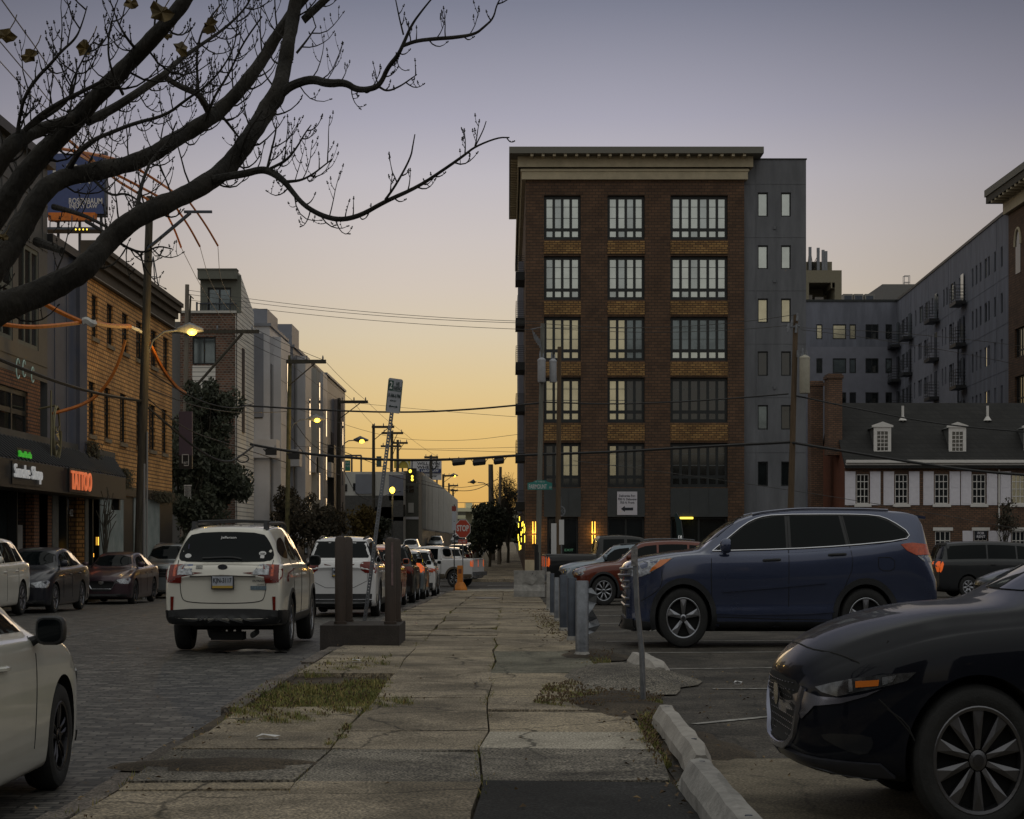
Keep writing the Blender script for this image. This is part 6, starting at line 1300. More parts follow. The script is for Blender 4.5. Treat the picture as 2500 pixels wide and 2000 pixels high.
house('modern_row_house','third row house with a tall white bay and dark slot',124.1,134,-15.0,12.6,lightp,[(.3,.42,.5,11.7),(.8,.92,.5,11)],[(.0,.26,3,12.3,.5,lightp2),(.45,.75,1.5,12.4,.5,lightp)],None)
house('modern_row_house','last tall row house with a black balcony bay before the lower buildings',134.1,150,-14.9,12.7,midp,[(.25,.36,1,9),(.7,.8,.5,10)],[(.1,.2,3,8,.5,blk),(.4,.6,1.5,11.5,.5,mat('pink_grey_cladding',(.22,.19,.19),.7))],None)
# far buildings
def blockb(name,label,x0,x1,Y,depth,ya_,m,wins=(),extra=()):
    t_=thing(name,label,'building'); X0,X1=fx(x0,Y),fx(x1,Y); mb=MB(); mb.box(X0,X1,Y,Y+depth,-1,fz(ya_,Y)); link('wall',mb,m,t_)
    for (a,b,c_,d) in wins: mb=MB(); mb.box(fx(a,Y),fx(b,Y),Y-.08,Y-.003,fz(d,Y),fz(c_,Y)); link('window',mb,M['wglass'],t_)
    for (a,b,c_,d,mm) in extra: mb=MB(); mb.box(fx(a,Y),fx(b,Y),Y-.12,Y-.003,fz(d,Y),fz(c_,Y)); link('panel',mb,mm,t_)
    return t_
t_=blockb('grey_corner_building','white and grey three-storey block facing us across the next cross street',826,985,172,12,1152,lightp2,[(837,847,1182,1200),(862,870,1180,1198),(875,885,1181,1198),(897,907,1181,1198),(975,983,1181,1196),(978,990,1232,1262)],[(826,985,1210,1330,mat('dark_render',(.07,.068,.065),.8,nz=.3)),(880,960,1238,1290,midp),(868,915,1158,1206,midp),(950,985,1160,1222,gstuc3),(950,985,1262,1272,lightp)])
t_=blockb('olive_corner_building','dark olive four-storey corner block at the next crossing',985,1022,176,7.8,1150,mat('dark_olive',(.10,.10,.085),.8,nz=.2),[(999,1010,1186,1202),(990,996,1186,1202)],[(997,1010,1228,1252,lightp2),(985,1022,1262,1268,lightp)])
mb=MB(); 
for yy in (1152,1168): mb.box(fx(1003,176),fx(1007,176),175.85,175.9,fz(yy+4,176),fz(yy,176))
mb=MB()
X=-9.7
for i in range(7):
    y0f=184+i*17; m=[dkgrey,midp,dkgrey,gstuc2,dkgrey,midp,gstuc2][i]; t_=thing('far_row_house',f"{['nearest','second','third','fourth','fifth','sixth','farthest'][i]} house of the far left row with white bay strips",'house',group='houses of the far left row'); mb=MB(); zt_=7.6-i*.1+ (g(y0f)); mb.box(X-10,X,y0f,y0f+16.9,-1,zt_); link('wall',mb,m,t_)
    for k in range(5): mb=MB(); mb.box(X+.003,X+.5,y0f+1+k*3.2,y0f+1.9+k*3.2,2.5,zt_-.3); link('bay',mb,lightp2,t_)
    mb=MB(); mb.box(X+.003,X+.06,y0f,y0f+16.5,-1,2.4); link('ground_floor',mb,blk,t_)
def board(name,label,x0,x1,y0,y1,Y,m,lines,legs=()):
    t_=thing(name,label,'billboard',(fx((x0+x1)/2,Y),Y,0)); w_=(x1-x0)/2*Y/4000; mb=MB(); mb.box(-w_,w_,0,.3,fz(y1,Y),fz(y0,Y)); link('panel',mb,m,t_)
    for (s,yy,ww,hh,mm,dx) in lines: mb=MB(); text_mb(mb,s,(dx*w_,-.02,fz(yy,Y)),(1,0,0),(0,0,1),ww*w_*2,hh*Y/4800,bold=.02); link('billboard_text',mb,mm,t_)
    mb=MB()
    for f_ in (-.7,0,.7): mb.box(f_*w_-.12,f_*w_+.12,.1,.25,fz(y1,Y)-6,fz(y1,Y))
    link('legs',mb,M['steeldk'],t_)
board('white_billboard','large white billboard with dark lettering beyond the far rooftops',1002,1078,1125,1172,230,mat('billboard_white',(.5,.49,.5),.7),[('WILL WIN',1132,.72,7,M['ink'],.15),('WHEN IT',1141,.72,7,M['ink'],.15),('CALL NOW',1163,.6,5,M['ink'],.1)])
mb=MB(); Y=229.7; mb.box(fx(1024,Y),fx(1077,Y),Y,Y+.2,fz(1154,Y),fz(1145,Y)); mb2=link('blue_band',mb,mat('dark_blue_band',(.02,.03,.10),.6),None); tag(mb2,'dark blue strip sign reading LABOR across the white billboard','sign')
mb=MB(); text_mb(mb,'LABOR LAW',(fx(1050,Y),Y-.03,fz(1149.5,Y)),(1,0,0),(0,0,1),2.4,.3,bold=.02); o_=link('strip_letters',mb,M['whitetxt'],mb2)
board('yellow_billboard','yellow billboard with a pale arch beside the white one',962,1003,1125,1143,235,mat('billboard_yellow',(.42,.33,.05),.7,nz=.1),[])
mb=MB(); Y=234.8; mb.tube([(fx(985,Y)+.8*math.cos(w_),Y,fz(1143,Y)+.9*math.sin(w_)) for w_ in [PI*i/12 for i in range(13)]],.10,5); a_=link('pale_arch',mb,mat('pale_yellow',(.5,.48,.3),.7),None); tag(a_,'pale arch shape on the yellow billboard','sign')
gs=thing('green_highway_sign','green overhead direction sign on a dark gantry above the far roofs','road sign',(fx(845,200),200,0)); mb=MB(); mb.box(fx(834,200)-gs.location.x,fx(855,200)-gs.location.x,0,.2,fz(1150,200),fz(1124,200)); link('panel',mb,mat('sign_green',(.02,.16,.10),.6),gs)
mb=MB(); 
for k,s in enumerate(('NORTH 95','WEST 676')): text_mb(mb,s,(0,-.03,fz(1130+k*8,200)),(1,0,0),(0,0,1),.85,.2)
link('sign_text',mb,M['whitetxt'],gs); mb=MB(); gx0=gs.location.x
for x in (858,881): mb.box(fx(x-2,200)-gx0,fx(x+2,200)-gx0,.3,.6,0,fz(1112,200))
mb.box(fx(830,200)-gx0,fx(882,200)-gx0,.25,.3,fz(1114,200),fz(1110,200)); link('gantry',mb,M['steeldk'],gs)
g2=MB(); Y=200; g2.box(fx(919,Y),fx(931,Y),Y,Y+.2,fz(1140,Y),fz(1114,Y)); o_=link('rear_of_road_sign',g2,mat('dark_green_back',(.04,.07,.06),.6),None); tag(o_,'dark back of a small road sign right of the gantry','road sign')
# elevated highway at the end of the street
hwm=mat('viaduct_steel_green',(.62,.60,.42),.8,nz=.15); vd=thing('elevated_highway','pale green elevated highway decks closing the far end of the street','bridge')
for yy,Y in ((1240,380),(1258,400),(1275,420),(1290,440)):
    mb=MB(); mb.box(-70,70,Y,Y+12,fz(yy+9,Y),fz(yy,Y)); link('deck',mb,hwm,vd)
    mb=MB(); 
    for k in range(60): mb.box(-60+k*2,-59.9+k*2,Y,Y+.1,fz(yy,Y),fz(yy,Y)+1.0)
    mb.box(-60,60,Y,Y+.1,fz(yy,Y)+.95,fz(yy,Y)+1.05); link('railing',mb,M['steeldk'],vd)
for k in range(8): 
    mb=MB(); mb.box(-52+k*14,-50.5+k*14,388,394,-2,9); link('pier',mb,hwm,vd)
mb=MB(); mb.box(-300,300,520,560,-5,9); far=link('far_hillside',mb,mat('far_city_mass',(.10,.095,.07),.9,nz=.3,nscale=.05),None); far['kind']='structure'
# ---------------------------------------------------------------- poles, lamps, cables
def insul(mb,x,y,z_,s=1): mb.tube([(x,y,z_),(x,y,z_+.10*s),(x,y,z_+.22*s)],[.05*s,.06*s,.03*s],6)
def upole(label,xb,xt,yt,Y,r,m,arms=(),lamp=None,group='wooden utility poles',extra=None,braces=True,zt=None):
    X=fx(xb,Y); t_=thing('utility_pole',label,'utility pole',(X,Y,g(Y)-.1),group=group); zb=g(Y)-.1; H=fz(yt,Y)-zb; dx=fx(xt,Y)-X
    mb=MB(); mb.tube([(0,0,-.2),(dx*.5,0,H*.5),(dx,0,H)],[r,r*.88,r*.72],12); link('shaft',mb,m,t_,True)
    for (y,x0,x1,th_) in arms:
        z_=fz(y,Y)-zb; a,b=fx(x0,Y)-X,fx(x1,Y)-X; ar=MB(); ar.box(a,b,-r-.12,-r,z_-th_,z_+th_); o=link('crossarm',ar,M['wood'],t_)
        ins=MB(); n=3
        for k in range(n): insul(ins,a+(b-a)*(.12+.80*k/(n-1)),-r-.06,z_+th_)
        link('insulators',ins,M['steel'],o)
        if braces:
            br=MB(); br.tube([(a+(b-a)*.72,-r-.08,z_-th_),(dx*.8,-r,z_-(b-a)*.5)],.035,4); link('brace',br,M['wood'],o)
    if lamp:
        (x0,y0),(x1,y1),sz,lit=lamp; P0=(fx(x0,Y)-X,0,fz(y0,Y)-zb); P1=(fx(x1,Y)-X,0,fz(y1,Y)-zb)
        ar=MB(); ar.tube([P0,(P0[0]+(P1[0]-P0[0])*.15,0,P0[2]+(P1[2]-P0[2])*.55),(P0[0]+(P1[0]-P0[0])*.5,0,P0[2]+(P1[2]-P0[2])*.92),P1],.035,6); o=link('lamp_arm',ar,M['steel'],t_,True)
        hd=MB(); hd.tube([(P1[0]-.1,0,P1[2]+.02),(P1[0]+.3*sz,0,P1[2]+.06),(P1[0]+.75*sz,0,P1[2]+.0)],[.06,.16*sz,.05],8); h=link('lamp_head',hd,M['steel'],o,True)
        gl=MB(); gl.sphere((P1[0]+.38*sz,0,P1[2]-.05),.17*sz,10,.6); link('lamp_lens',gl,M['lamp'] if lit else M['clear'],h,True)
    return t_,X,zb,H,dx
p,X,zb,H,dx=upole('thick leaning wooden pole with a lit cobra lamp in front of the orange brick building',336,366,480,61,.19,M['wood'],lamp=((362,862),(440,806),1.15,True))
mb=MB(); mb.tube([(.25,-.1,0),(.27,-.1,4.2)],.05,6); mb.tube([(.36,-.1,0),(.38,-.1,5.2)],.035,6); link('riser_conduit',mb,mat('conduit_grey',(.22,.22,.22),.6),p)
mb=MB(); mb.tube([(dx*.9,-.2,fz(610,61)-zb),(fx(468,61)-X,-.2,fz(522,61)-zb)],.06,6); mb.box(fx(452,61)-X,fx(520,61)-X,-.25,-.15,fz(523,61)-zb,fz(517,61)-zb); link('upper_bracket',mb,M['steeldk'],p)
p2,X2,zb2,H2,dx2=upole('slim pale pole with a long dark side arm left of the corner townhouse',448,457,695,97.5,.17,M['woodlt'],arms=[(811,422,634,.09)],braces=False)
mb=MB(); mb.tube([(fx(593,97.5)-X2,-.2,fz(815,97.5)-zb2),(fx(470,97.5)-X2,-.2,fz(955,97.5)-zb2)],.075,6); link('diagonal_brace',mb,M['wood'],p2)
mb=MB(); mb.tube([(.35,0,fz(800,97.5)-zb2),(.42,0,fz(722,97.5)-zb2)],.06,6); mb.tube([(.15,0,fz(712,97.5)-zb2),(.6,0,fz(730,97.5)-zb2)],.03,5); link('spur',mb,M['wood'],p2)
upole('mossy wooden pole with cross-arm in front of the pale row houses',699,708,868,103,.16,mat('mossy_pole',(.11,.10,.045),.9,nz=.4,nscale=3),arms=[(884,700,797,.10)],lamp=((710,1050),(755,1023),1.3,True))
upole('dark pole with cross-arm and lit lamp left of the leaning parking sign',826,828,972,134,.19,M['wood'],arms=[(982,828,899,.10)],lamp=((836,1092),(866,1075),1.5,True))
upole('dark pole with cross-arm just left of the leaning parking sign post',912,912,1036,165,.20,M['wood'],arms=[(1043,908,963,.10)])
upole('dark pole behind the leaning sign post with a glowing lamp',953,957,1052,176,.21,M['wood'],arms=[(1058,932,985,.10),(1090,930,980,.09)])
upole('pole with short cross-arm and antenna right of the leaning sign post',971,971,1074,190,.2,M['wood'],arms=[(1082,958,996,.10)])
upole('mid-distance pole with a drooping cable loop left of the white billboard',1052,1052,1112,215,.25,M['wood'],arms=[(1117,1036,1070,.12)])
upole('far pole with cross-arm under the white billboard edge',1082,1082,1158,260,.24,M['wood'],arms=[(1162,1082,1110,.12)],lamp=((1082,1172),(1100,1161),1.6,True))
upole('farther pole with cross-arm above the elevated highway',1096,1096,1180,300,.22,M['wood'],arms=[(1186,1094,1119,.12)])
upole('farthest pole above the stop sign',1107,1106,1194,340,.25,M['wood'],arms=[(1198,1100,1118,.14)])
upole('tall bare pole rising from the dark street tree',1201,1198,1134,150,.30,M['woodlt'],lamp=((1196,1195),(1166,1178),-1.2,True))
upole('pale bare pole beside the bare street tree',1218,1222,1140,135,.16,M['woodlt'])
mb=MB(); gl=thing('glowing_street_lamp','brightest yellow street lamp beside the leaning sign post','street lamp',(fx(958,120),120,0)); X=gl.location.x
mb.tube([(0,0,g(120)),(0,0,fz(1190,120))],.07,6); link('post',mb,M['steeldk'],gl); mb=MB(); mb.sphere((0,-.1,fz(1197,120)),.20,12); link('globe',mb,M['lamp'],gl,True)
# right-hand poles with transformers
def can(par,X,Y,z0,z1,r,m=None):
    mb=MB(); mb.lathe([(r*.9,z0),(r,z0+.04),(r,z1-.1),(r*1.06,z1-.1),(r*1.06,z1-.04),(r*.8,z1),(.05,z1+.06)],18,(X,Y,0)); o=link('transformer',mb,m or mat('transformer_grey',(.34,.35,.38),.5,.2,nz=.12),par,True)
    b=MB(); b.tube([(X-r*.4,Y,z1),(X-r*.4,Y,z1+.32)],[.06,.03],6); b.tube([(X+r*.4,Y,z1),(X+r*.4,Y,z1+.22)],[.06,.03],6); link('bushing',b,M['steel'],o); return o
q,X,zb,H,dx=upole('grey pole carrying two transformer cans in front of the brick block corner',1312,1325,790,82,.145,mat('silver_pole',(.14,.14,.125),.8,nz=.25,nscale=3,stretch=(5,5,.4)))
can(q,fx(1322,82)-X,-.35,fz(935,82)-zb,fz(878,82)-zb,.20); can(q,fx(1350,82)-X,-.2,fz(935,82)-zb,fz(880,82)-zb,.18)
mb=MB()
for k in range(5): a=fx(1300+k*4,82)-X; mb.tube([(a,-.2,fz(808+k*5,82)-zb),(a+.12,-.2,fz(832+k*6,82)-zb)],.03,5)
mb.tube([(fx(1295,82)-X,-.2,fz(806,82)-zb),(fx(1322,82)-X,-.2,fz(800,82)-zb)],.02,5); link('switch_gear',mb,M['steel'],q)
mb=MB(); mb.lathe([(.155,zb*0-.1),(.15,fz(1330,82)-zb)],12); link('black_wrap',mb,M['plastic'],q,True)
upole('brown stub pole beside the transformer pole',1361,1366,847,80,.135,mat('brown_pole',(.09,.06,.035),.9,nz=.3,nscale=3,stretch=(5,5,.4)))
q,X,zb,H,dx=upole('leaning brown pole with one big transformer behind the blue SUV',1925,1943,770,74,.155,mat('brown_pole',(.09,)*3),arms=[])
can(q,fx(1962,74)-X,-.25,fz(962,74)-zb,fz(872,74)-zb,.235,mat('cream_transformer',(.36,.34,.28),.5,.1,nz=.1))
mb=MB(); mb.tube([(fx(1918,74)-X,-.2,fz(803,74)-zb),(fx(1950,74)-X,-.2,fz(797,74)-zb)],.035,5)
for x,y0_,y1_ in ((1922,790,812),(1941,792,814),(1944,766,785),(1930,782,800)): mb.tube([(fx(x,74)-X,-.2,fz(y1_,74)-zb),(fx(x+2,74)-X,-.2,fz(y0_,74)-zb)],.06,6)
for x in (1945,1955,1965): mb.tube([(fx(x,74)-X,-.25,fz(874,74)-zb),(fx(x,74)-X,-.25,fz(857,74)-zb)],.05,6)
link('switch_gear',mb,M['steel'],q)
# cables
def cable(label,pts,r=.02,m='cable',name='overhead_cable',group='overhead cables',sub=3):
    """pts: (x,y,Y) anchors read off the picture at stated distances, smoothed into a hanging curve"""
    P=[tuple(W(*p)) for p in pts]; P=chaikin(P,sub) if len(P)>2 else P
    mb=MB(); mb.tube(P,r,5); o=link(name,mb,M[m],None,True); tag(o,label,'cable',group); return o
def sag(a,b,d,n=8): return [(a[0]+(b[0]-a[0])*i/n,a[1]+(b[1]-a[1])*i/n+d*4*(i/n)*(1-i/n),a[2]+(b[2]-a[2])*i/n) for i in range(n+1)]
cable('thick cable falling from the left edge to the big leaning pole',[(-20,870,45),(115,925,50),(235,962,56),(348,980,61)],.045)
cable('thick bundle looping right from the big leaning pole over the dark tree',[(350,985,61),(420,1045,68),(490,1105,74),(555,1134,79),(595,1108,82),(620,1088,84)],.045)
cable('heavy strand across the junction below the small black boxes',[(610,1085,84),(690,1100,84),(780,1112,84),(950,1125,84),(1130,1122,83),(1250,1113,83),(1320,1110,82),(1500,1104,81),(1700,1092,78),(1928,1080,74)],.06)
cable('heavy strand from the leaning right pole down past the brick house roof',[(1928,1080,74),(2000,1092,73),(2200,1125,72),(2370,1150,71),(2530,1162,70)],.055)
cable('black cable crossing the sky just behind the parking sign',[(590,990,84),(800,1003,84),(1000,1008,83),(1150,1000,83),(1260,990,82),(1318,984,82)],.04)
cable('thin cable across the brick facade to the leaning right pole',[(1325,982,82),(1500,988,80),(1700,980,77),(1925,962,74)],.03)
cable('cable from the transformer on the right down to the right edge',[(1940,966,74),(2100,1000,73),(2300,1038,72),(2530,1057,71)],.03)
cable('top wire from the slim pole to the transformer pole',sag((455,708,97.5),(1322,786,82),14),.012,'wire'); cable('second wire from the slim pole to the transformer pole',sag((455,718,97.5),(1322,790,82),14),.012,'wire'); cable('third wire from the slim pole to the transformer pole',sag((458,732,97.5),(1322,806,82),12),.012,'wire')
cable('wire running right over the brick facade towards the leaning right pole, upper one',sag((1322,790,82),(1944,768,74),20),.012,'wire'); cable('wire running right over the brick facade towards the leaning right pole, lower one',sag((1322,800,82),(1924,795,74),14),.012,'wire')
cable('pale service wire falling across the middle windows to the right edge',sag((1400,1125,84),(2530,1300,74),-10),.012,'wire'); cable('pale service wire from the leaning right pole to the far right cornice',sag((1944,800,74),(2530,850,95),-8),.012,'wire'); cable('lower pale service wire to the far right edge',sag((1955,805,74),(2530,900,95),-8),.012,'wire')
cable('thin high wire low in the yellow sky',sag((840,981,134),(1262,1018,110),2),.012,'wire'); cable('wire with a slight dip low in the yellow sky',[(700,990,103),(950,1072,140),(1130,1078,125),(1270,1060,110)],.012,'wire'); cable('lowest faint wire across the yellow sky',sag((720,1090,103),(1262,1104,110),0),.012,'wire'); cable('faint wire above the black hanging boxes',sag((960,1095,176),(1262,1092,110),2),.012,'wire')
cable('looping cable from the big pole to the dark tree, upper one',[(360,905,61),(430,950,66),(500,985,72),(575,1000,78),(620,985,84)],.022); cable('looping cable from the big pole to the mossy pole',[(352,965,61),(450,1050,72),(560,1085,84),(700,1130,103)],.022)
cable('looping cable behind the dark tree to the mossy pole',[(352,945,61),(480,995,72),(590,1010,86),(700,1005,103)],.018); cable('sagging cable between the mossy pole and the next dark pole',[(704,1060,103),(770,1140,115),(830,1160,134)],.022); cable('second sagging cable between the mossy pole and the next dark pole',[(706,1010,103),(760,1090,118),(828,1120,134)],.022)
cable('cable from the dark pole under the grey corner building roofline',[(830,1130,134),(880,1230,150),(955,1205,170),(1020,1190,176)],.025); cable('long cable falling right towards the far poles',[(780,1080,120),(960,1150,150),(1100,1195,190),(1200,1180,150)],.022); cable('long dark cable from the hanging boxes down to the far poles',[(950,1160,140),(1060,1190,170),(1150,1203,180),(1215,1170,150)],.03)
cable('conductor along the pole line, left one',sag((560,812,97),(700,880,103),3)+sag((700,880,103),(835,980,134),4),.014,'wire'); cable('conductor along the pole line, middle one',sag((600,808,97),(752,880,103),3)+sag((752,880,103),(862,979,134),4),.014,'wire'); cable('conductor along the pole line, right one',sag((628,806,97),(792,880,103),3)+sag((792,880,103),(895,979,134),4),.014,'wire')
cable('farther conductor dropping to the distant poles, left one',sag((862,979,134),(915,1040,165),4),.014,'wire'); cable('farther conductor dropping to the distant poles, right one',sag((895,979,134),(985,1056,176),4)+sag((985,1056,176),(1068,1115,215),3),.014,'wire')
# overhead conductors, partly in orange sleeves
for nm,a,b,c_,d,e in (('left',(-10,-20,30),(140,190,38),(280,438,52),(380,500,58),(442,604,62)),('middle',(-20,78,33),(150,280,42),(240,405,52),(405,490,60),(488,602,64)),('right',(-20,128,36),(110,272,44),(300,390,54),(440,480,62),(532,600,66))):
    cable(f'bare conductor from the top left corner, {nm} one',[a,b,c_],.012,'wire')
    cable(f'orange-sleeved conductor over the billboard, {nm} one',[(b[0]+30,b[1]+ (150 if nm=="left" else 90),b[2]) if nm!='left' else (168,342,44),c_,((c_[0]+d[0])/2,(c_[1]+d[1])/2-2,55),d],.040,'sleeve','sleeved_conductor','orange-sleeved conductors')
    cable(f'drooping end of the orange sleeve in the open sky, {nm} one',[(d[0]+20,d[1]+10,e[2]-2),((d[0]+e[0])/2+14,(d[1]+e[1])/2+5,e[2]-1),e],.038,'sleeve','sleeved_conductor','orange-sleeved conductors')
    cable(f'bare wire from the orange sleeve to the slim pole arm, {nm} one',[e,((e[0]+560)/2-8,(e[1]+808)/2,80),({'left':560,'middle':600,'right':628}[nm],806,97)],.012,'wire')
for lab,pts,m in (('orange sleeve sloping down to the white splice below the lowest branch',[(108,742,52),(150,765,52),(200,787,52)],'sleeve'),('orange sleeve between the white splice and the big leaning pole',[(228,788,52.5),(270,797,56),(318,797,59)],'sleeve'),('long dull orange sleeve running left from the splice',[(-20,788,45),(60,800,47),(120,797,49),(192,789,52)],'sleeve'),('curved orange sleeve hanging over the lower brick windows',[(306,830,58),(292,880,58),(262,940,58),(215,985,58),(128,1010,57)],'sleeve'),('orange sleeve slanting from the big pole down to the slim pole',[(365,838,61),(395,900,63),(430,945,66),(452,960,69)],'sleeve')):
    cable(lab,pts,.055 if 'dull' in lab or 'curved' in lab else .07,m,'sleeved_cable','orange-sleeved cables')
cable('white splice between two orange sleeves in front of the orange brick windows',[(202,785,52),(212,782,52),(222,790,52),(230,789,52.5)],.10,'sleevewhite','white_splice',None); cable('knotted white splice ending at the big leaning pole',[(318,798,59),(328,803,60),(338,806,60.5),(346,812,61)],.06,'sleevewhite','white_splice',None)
for i,(x,y,w_,lab) in enumerate([(1120,1130,32,'left of three'),(1170,1130,32,'middle of three'),(1218,1127,26,'right of three')]):
    P=W(x,y,83); t_=thing('splice_box',f'black cable box hung on the junction strand, {lab} by the brick block','cable box',(P.x,P.y,P.z),group='black splice boxes'); L2=w_/2*83/4000; mb=MB(); mb.tube([(-L2,0,0),(-L2+.05,0,0),(L2-.05,0,.05),(L2,0,.05)],[.08,.14,.14,.08],8); link('case',mb,M['plastic'],t_,True); mb=MB(); mb.tube([(-L2,0,.05),(-L2-.15,0,.22)],.015,4); mb.tube([(L2,0,.05),(L2+.15,0,.22)],.015,4); mb.tube([(0,0,.1),(0,0,.25)],.02,4); link('tails',mb,M['cable'],t_)
for i,(x,y,lab) in enumerate([(662,1102,'left of two'),(718,1112,'right of two')]):
    P=W(x,y,84); t_=thing('splice_box',f'bulky cable enclosure in front of the pale row houses, {lab}','cable box',(P.x,P.y,P.z),group='black splice boxes'); mb=MB(); mb.box(-.28,.28,-.12,.12,-.16,.10); mb.tube([(-.28,0,0),(-.4,0,.1)],.03,4); link('case',mb,M['plastic'],t_); mb=MB(); mb.tube([(.2,0,.1),(.2,0,.25)],.02,4); link('hanger',mb,M['steel'],t_)
for lab,c0,r_ in (('coil of cable hung on the strand beside the mossy pole',(593,1120),(14,9)),('coil of cable drooping at the far billboard pole',(1058,1133),(9,12))):
    Y=84; mb=MB(); mb.tube([tuple(W(c0[0]+r_[0]*math.cos(w_),c0[1]+r_[1]*math.sin(w_),Y)) for w_ in [2*PI*i/18 for i in range(19)]],.03,5); o=link('cable_coil',mb,M['cable'],None,True); tag(o,lab,'cable')
# ---------------------------------------------------------------- signs and small street furniture
# leaning parking sign
PY=27.2; t_=thing('parking_sign','leaning two-hour parking sign on a perforated steel post behind the steel-post base','parking sign',(fx(882,PY),PY,g(PY)-.1)); x0=t_.location.x; zb=g(PY)-.1
top=Vector((fx(967,PY)-x0,0,fz(926,PY)-zb)); ax=top.normalized(); side=Vector((ax.z,0,-ax.x)); mb=MB(); w_=.032
for sgn in (-1,1): mb.prism([tuple(side*(sgn*w_*.9)+Vector((0,-.03,0))),tuple(side*(sgn*w_*.35)+Vector((0,-.03,0))),tuple(top*.99+side*(sgn*w_*.35)+Vector((0,-.03,0))),tuple(top*.99+side*(sgn*w_*.9)+Vector((0,-.03,0)))],(0,.012,0))
n=88
for k in range(n): a=top*(k/n); b=top*((k+.76)/n); mb.prism([tuple(a-side*w_*.36+Vector((0,-.03,0))),tuple(a+side*w_*.36+Vector((0,-.03,0))),tuple(b+side*w_*.36+Vector((0,-.03,0))),tuple(b-side*w_*.36+Vector((0,-.03,0)))],(0,.012,0))
for sgn in (-1,1): mb.prism([tuple(side*(sgn*w_*.9)+Vector((0,-.018,0))),tuple(side*(sgn*w_*.9)+Vector((0,.02,0))),tuple(top*.99+side*(sgn*w_*.9)+Vector((0,.02,0))),tuple(top*.99+side*(sgn*w_*.9)+Vector((0,-.018,0)))],tuple(side*.004))
link('post',mb,M['steel'],t_)
C0=Vector((fx(963,PY)-x0,-.05,fz(967,PY)-zb)); a2=Vector((.115,0,1)).normalized(); s2=Vector((a2.z,0,-a2.x)); hw,hh=.122,.238
def rr(hw,hh,rad,C,off):
    pts=[]
    for cx_,cz_,a0 in ((hw-rad,hh-rad,0),(-hw+rad,hh-rad,90),(-hw+rad,-hh+rad,180),(hw-rad,-hh+rad,270)):
        for k in range(5): w=R(a0+k*22.5); pts.append(tuple(C+s2*(cx_+rad*math.cos(w))+a2*(cz_+rad*math.sin(w))+Vector((0,off,0))))
    return pts
mb=MB(); mb.prism(rr(hw,hh,.03,C0,0),(0,.01,0)); pl=link('sign_plate',mb,mat('sign_grey_white',(.30,.31,.34),.5,nz=.1),t_)
def spos(u_,v_,off=-.006): return C0+s2*u_+a2*v_+Vector((0,off,0))
mb=MB(); mb.prism([tuple(spos(-.105,.205,-.003)),tuple(spos(-.03,.205,-.003)),tuple(spos(-.03,.075,-.003)),tuple(spos(-.105,.075,-.003))],(0,.002,0)); mb.prism([tuple(spos(-.108,.072,-.003)),tuple(spos(.11,.072,-.003)),tuple(spos(.11,.064,-.003)),tuple(spos(-.108,.064,-.003))],(0,.002,0))
for a,b in ((-.118,-.108),(.108,.118)): mb.prism([tuple(spos(a,.21,-.003)),tuple(spos(b,.21,-.003)),tuple(spos(b,-.21,-.003)),tuple(spos(a,-.21,-.003))],(0,.002,0))
link('green_field',mb,mat('sign_dark_green',(.012,.06,.04),.6),pl)
mb=MB()
for s,uu,vv,ww,h_ in (('HR',.045,.165,.06,.06),('PARKING',.040,.105,.125,.055),('8 AM-6 PM',0,-.0,.19,.055),('MON-SAT',-.01,-.07,.10,.022)): text_mb(mb,s,spos(uu,vv),s2,a2,ww,h_,depth=.002,bold=.015)
mb.tube([tuple(spos(-.05,-.15)),tuple(spos(.05,-.15))],.006,4)
for sg in (-1,1): mb.prism([tuple(spos(sg*.075,-.15)),tuple(spos(sg*.045,-.13)),tuple(spos(sg*.045,-.17))],(0,-.002,0))
link('sign_text',mb,mat('sign_text_green',(.012,.03,.028),.6),pl)
mb=MB(); text_mb(mb,'2',spos(-.068,.14),s2,a2,.045,.10,depth=.002,bold=.02); link('hour_numeral',mb,M['whitetxt'],pl)
# stop sign on orange base
SY=79.; t_=thing('stop_sign','red octagonal stop sign on a post with an orange plastic base at the far kerb','stop sign',(fx(1130,SY),SY,g(SY))); zb=g(SY)
cz=fz(1291,SY)-zb; rr_=.40; mb=MB(); o8=lambda r,y: [(r*math.cos(PI/8+k*PI/4),y,cz+r*math.sin(PI/8+k*PI/4)) for k in range(8)]
mb.prism(o8(rr_,-.06),(0,.02,0)); pl=link('white_border',mb,M['whitetxt'],t_); mb=MB(); mb.prism(o8(rr_*.93,-.066),(0,.004,0)); link('octagon',mb,mat('stop_red',(.36,.035,.012),.5),pl)
mb=MB(); text_mb(mb,'STOP',(0,-.072,cz+.02),(1,0,0),(0,0,1),.58,.25,bold=.03,depth=.003); link('stop_letters',mb,M['whitetxt'],pl)
mb=MB(); mb.box(-.22,.22,-.06,-.04,cz-.62,cz-.42); mb.tube([(.0,-.02,0),(.0,-.02,cz+.3)],.03,6); link('post',mb,M['steel'],t_)
mb=MB(); mb.box(-.21,.21,-.064,-.058,cz-.60,cz-.44); pq=link('all_way_plate',mb,mat('stop_red',(.36,)*3),t_); mb=MB(); text_mb(mb,'ALL WAY',(0,-.07,cz-.52),(1,0,0),(0,0,1),.34,.09); link('plate_letters',mb,M['whitetxt'],pq)
ob=thing('orange_sign_base','orange plastic bollard with a flared foot holding the stop sign post','bollard',(fx(1124,SY-.3),SY-.3,g(SY)-.02)); om=mat('orange_plastic',(.48,.16,.015),.6,nz=.25,nscale=4)
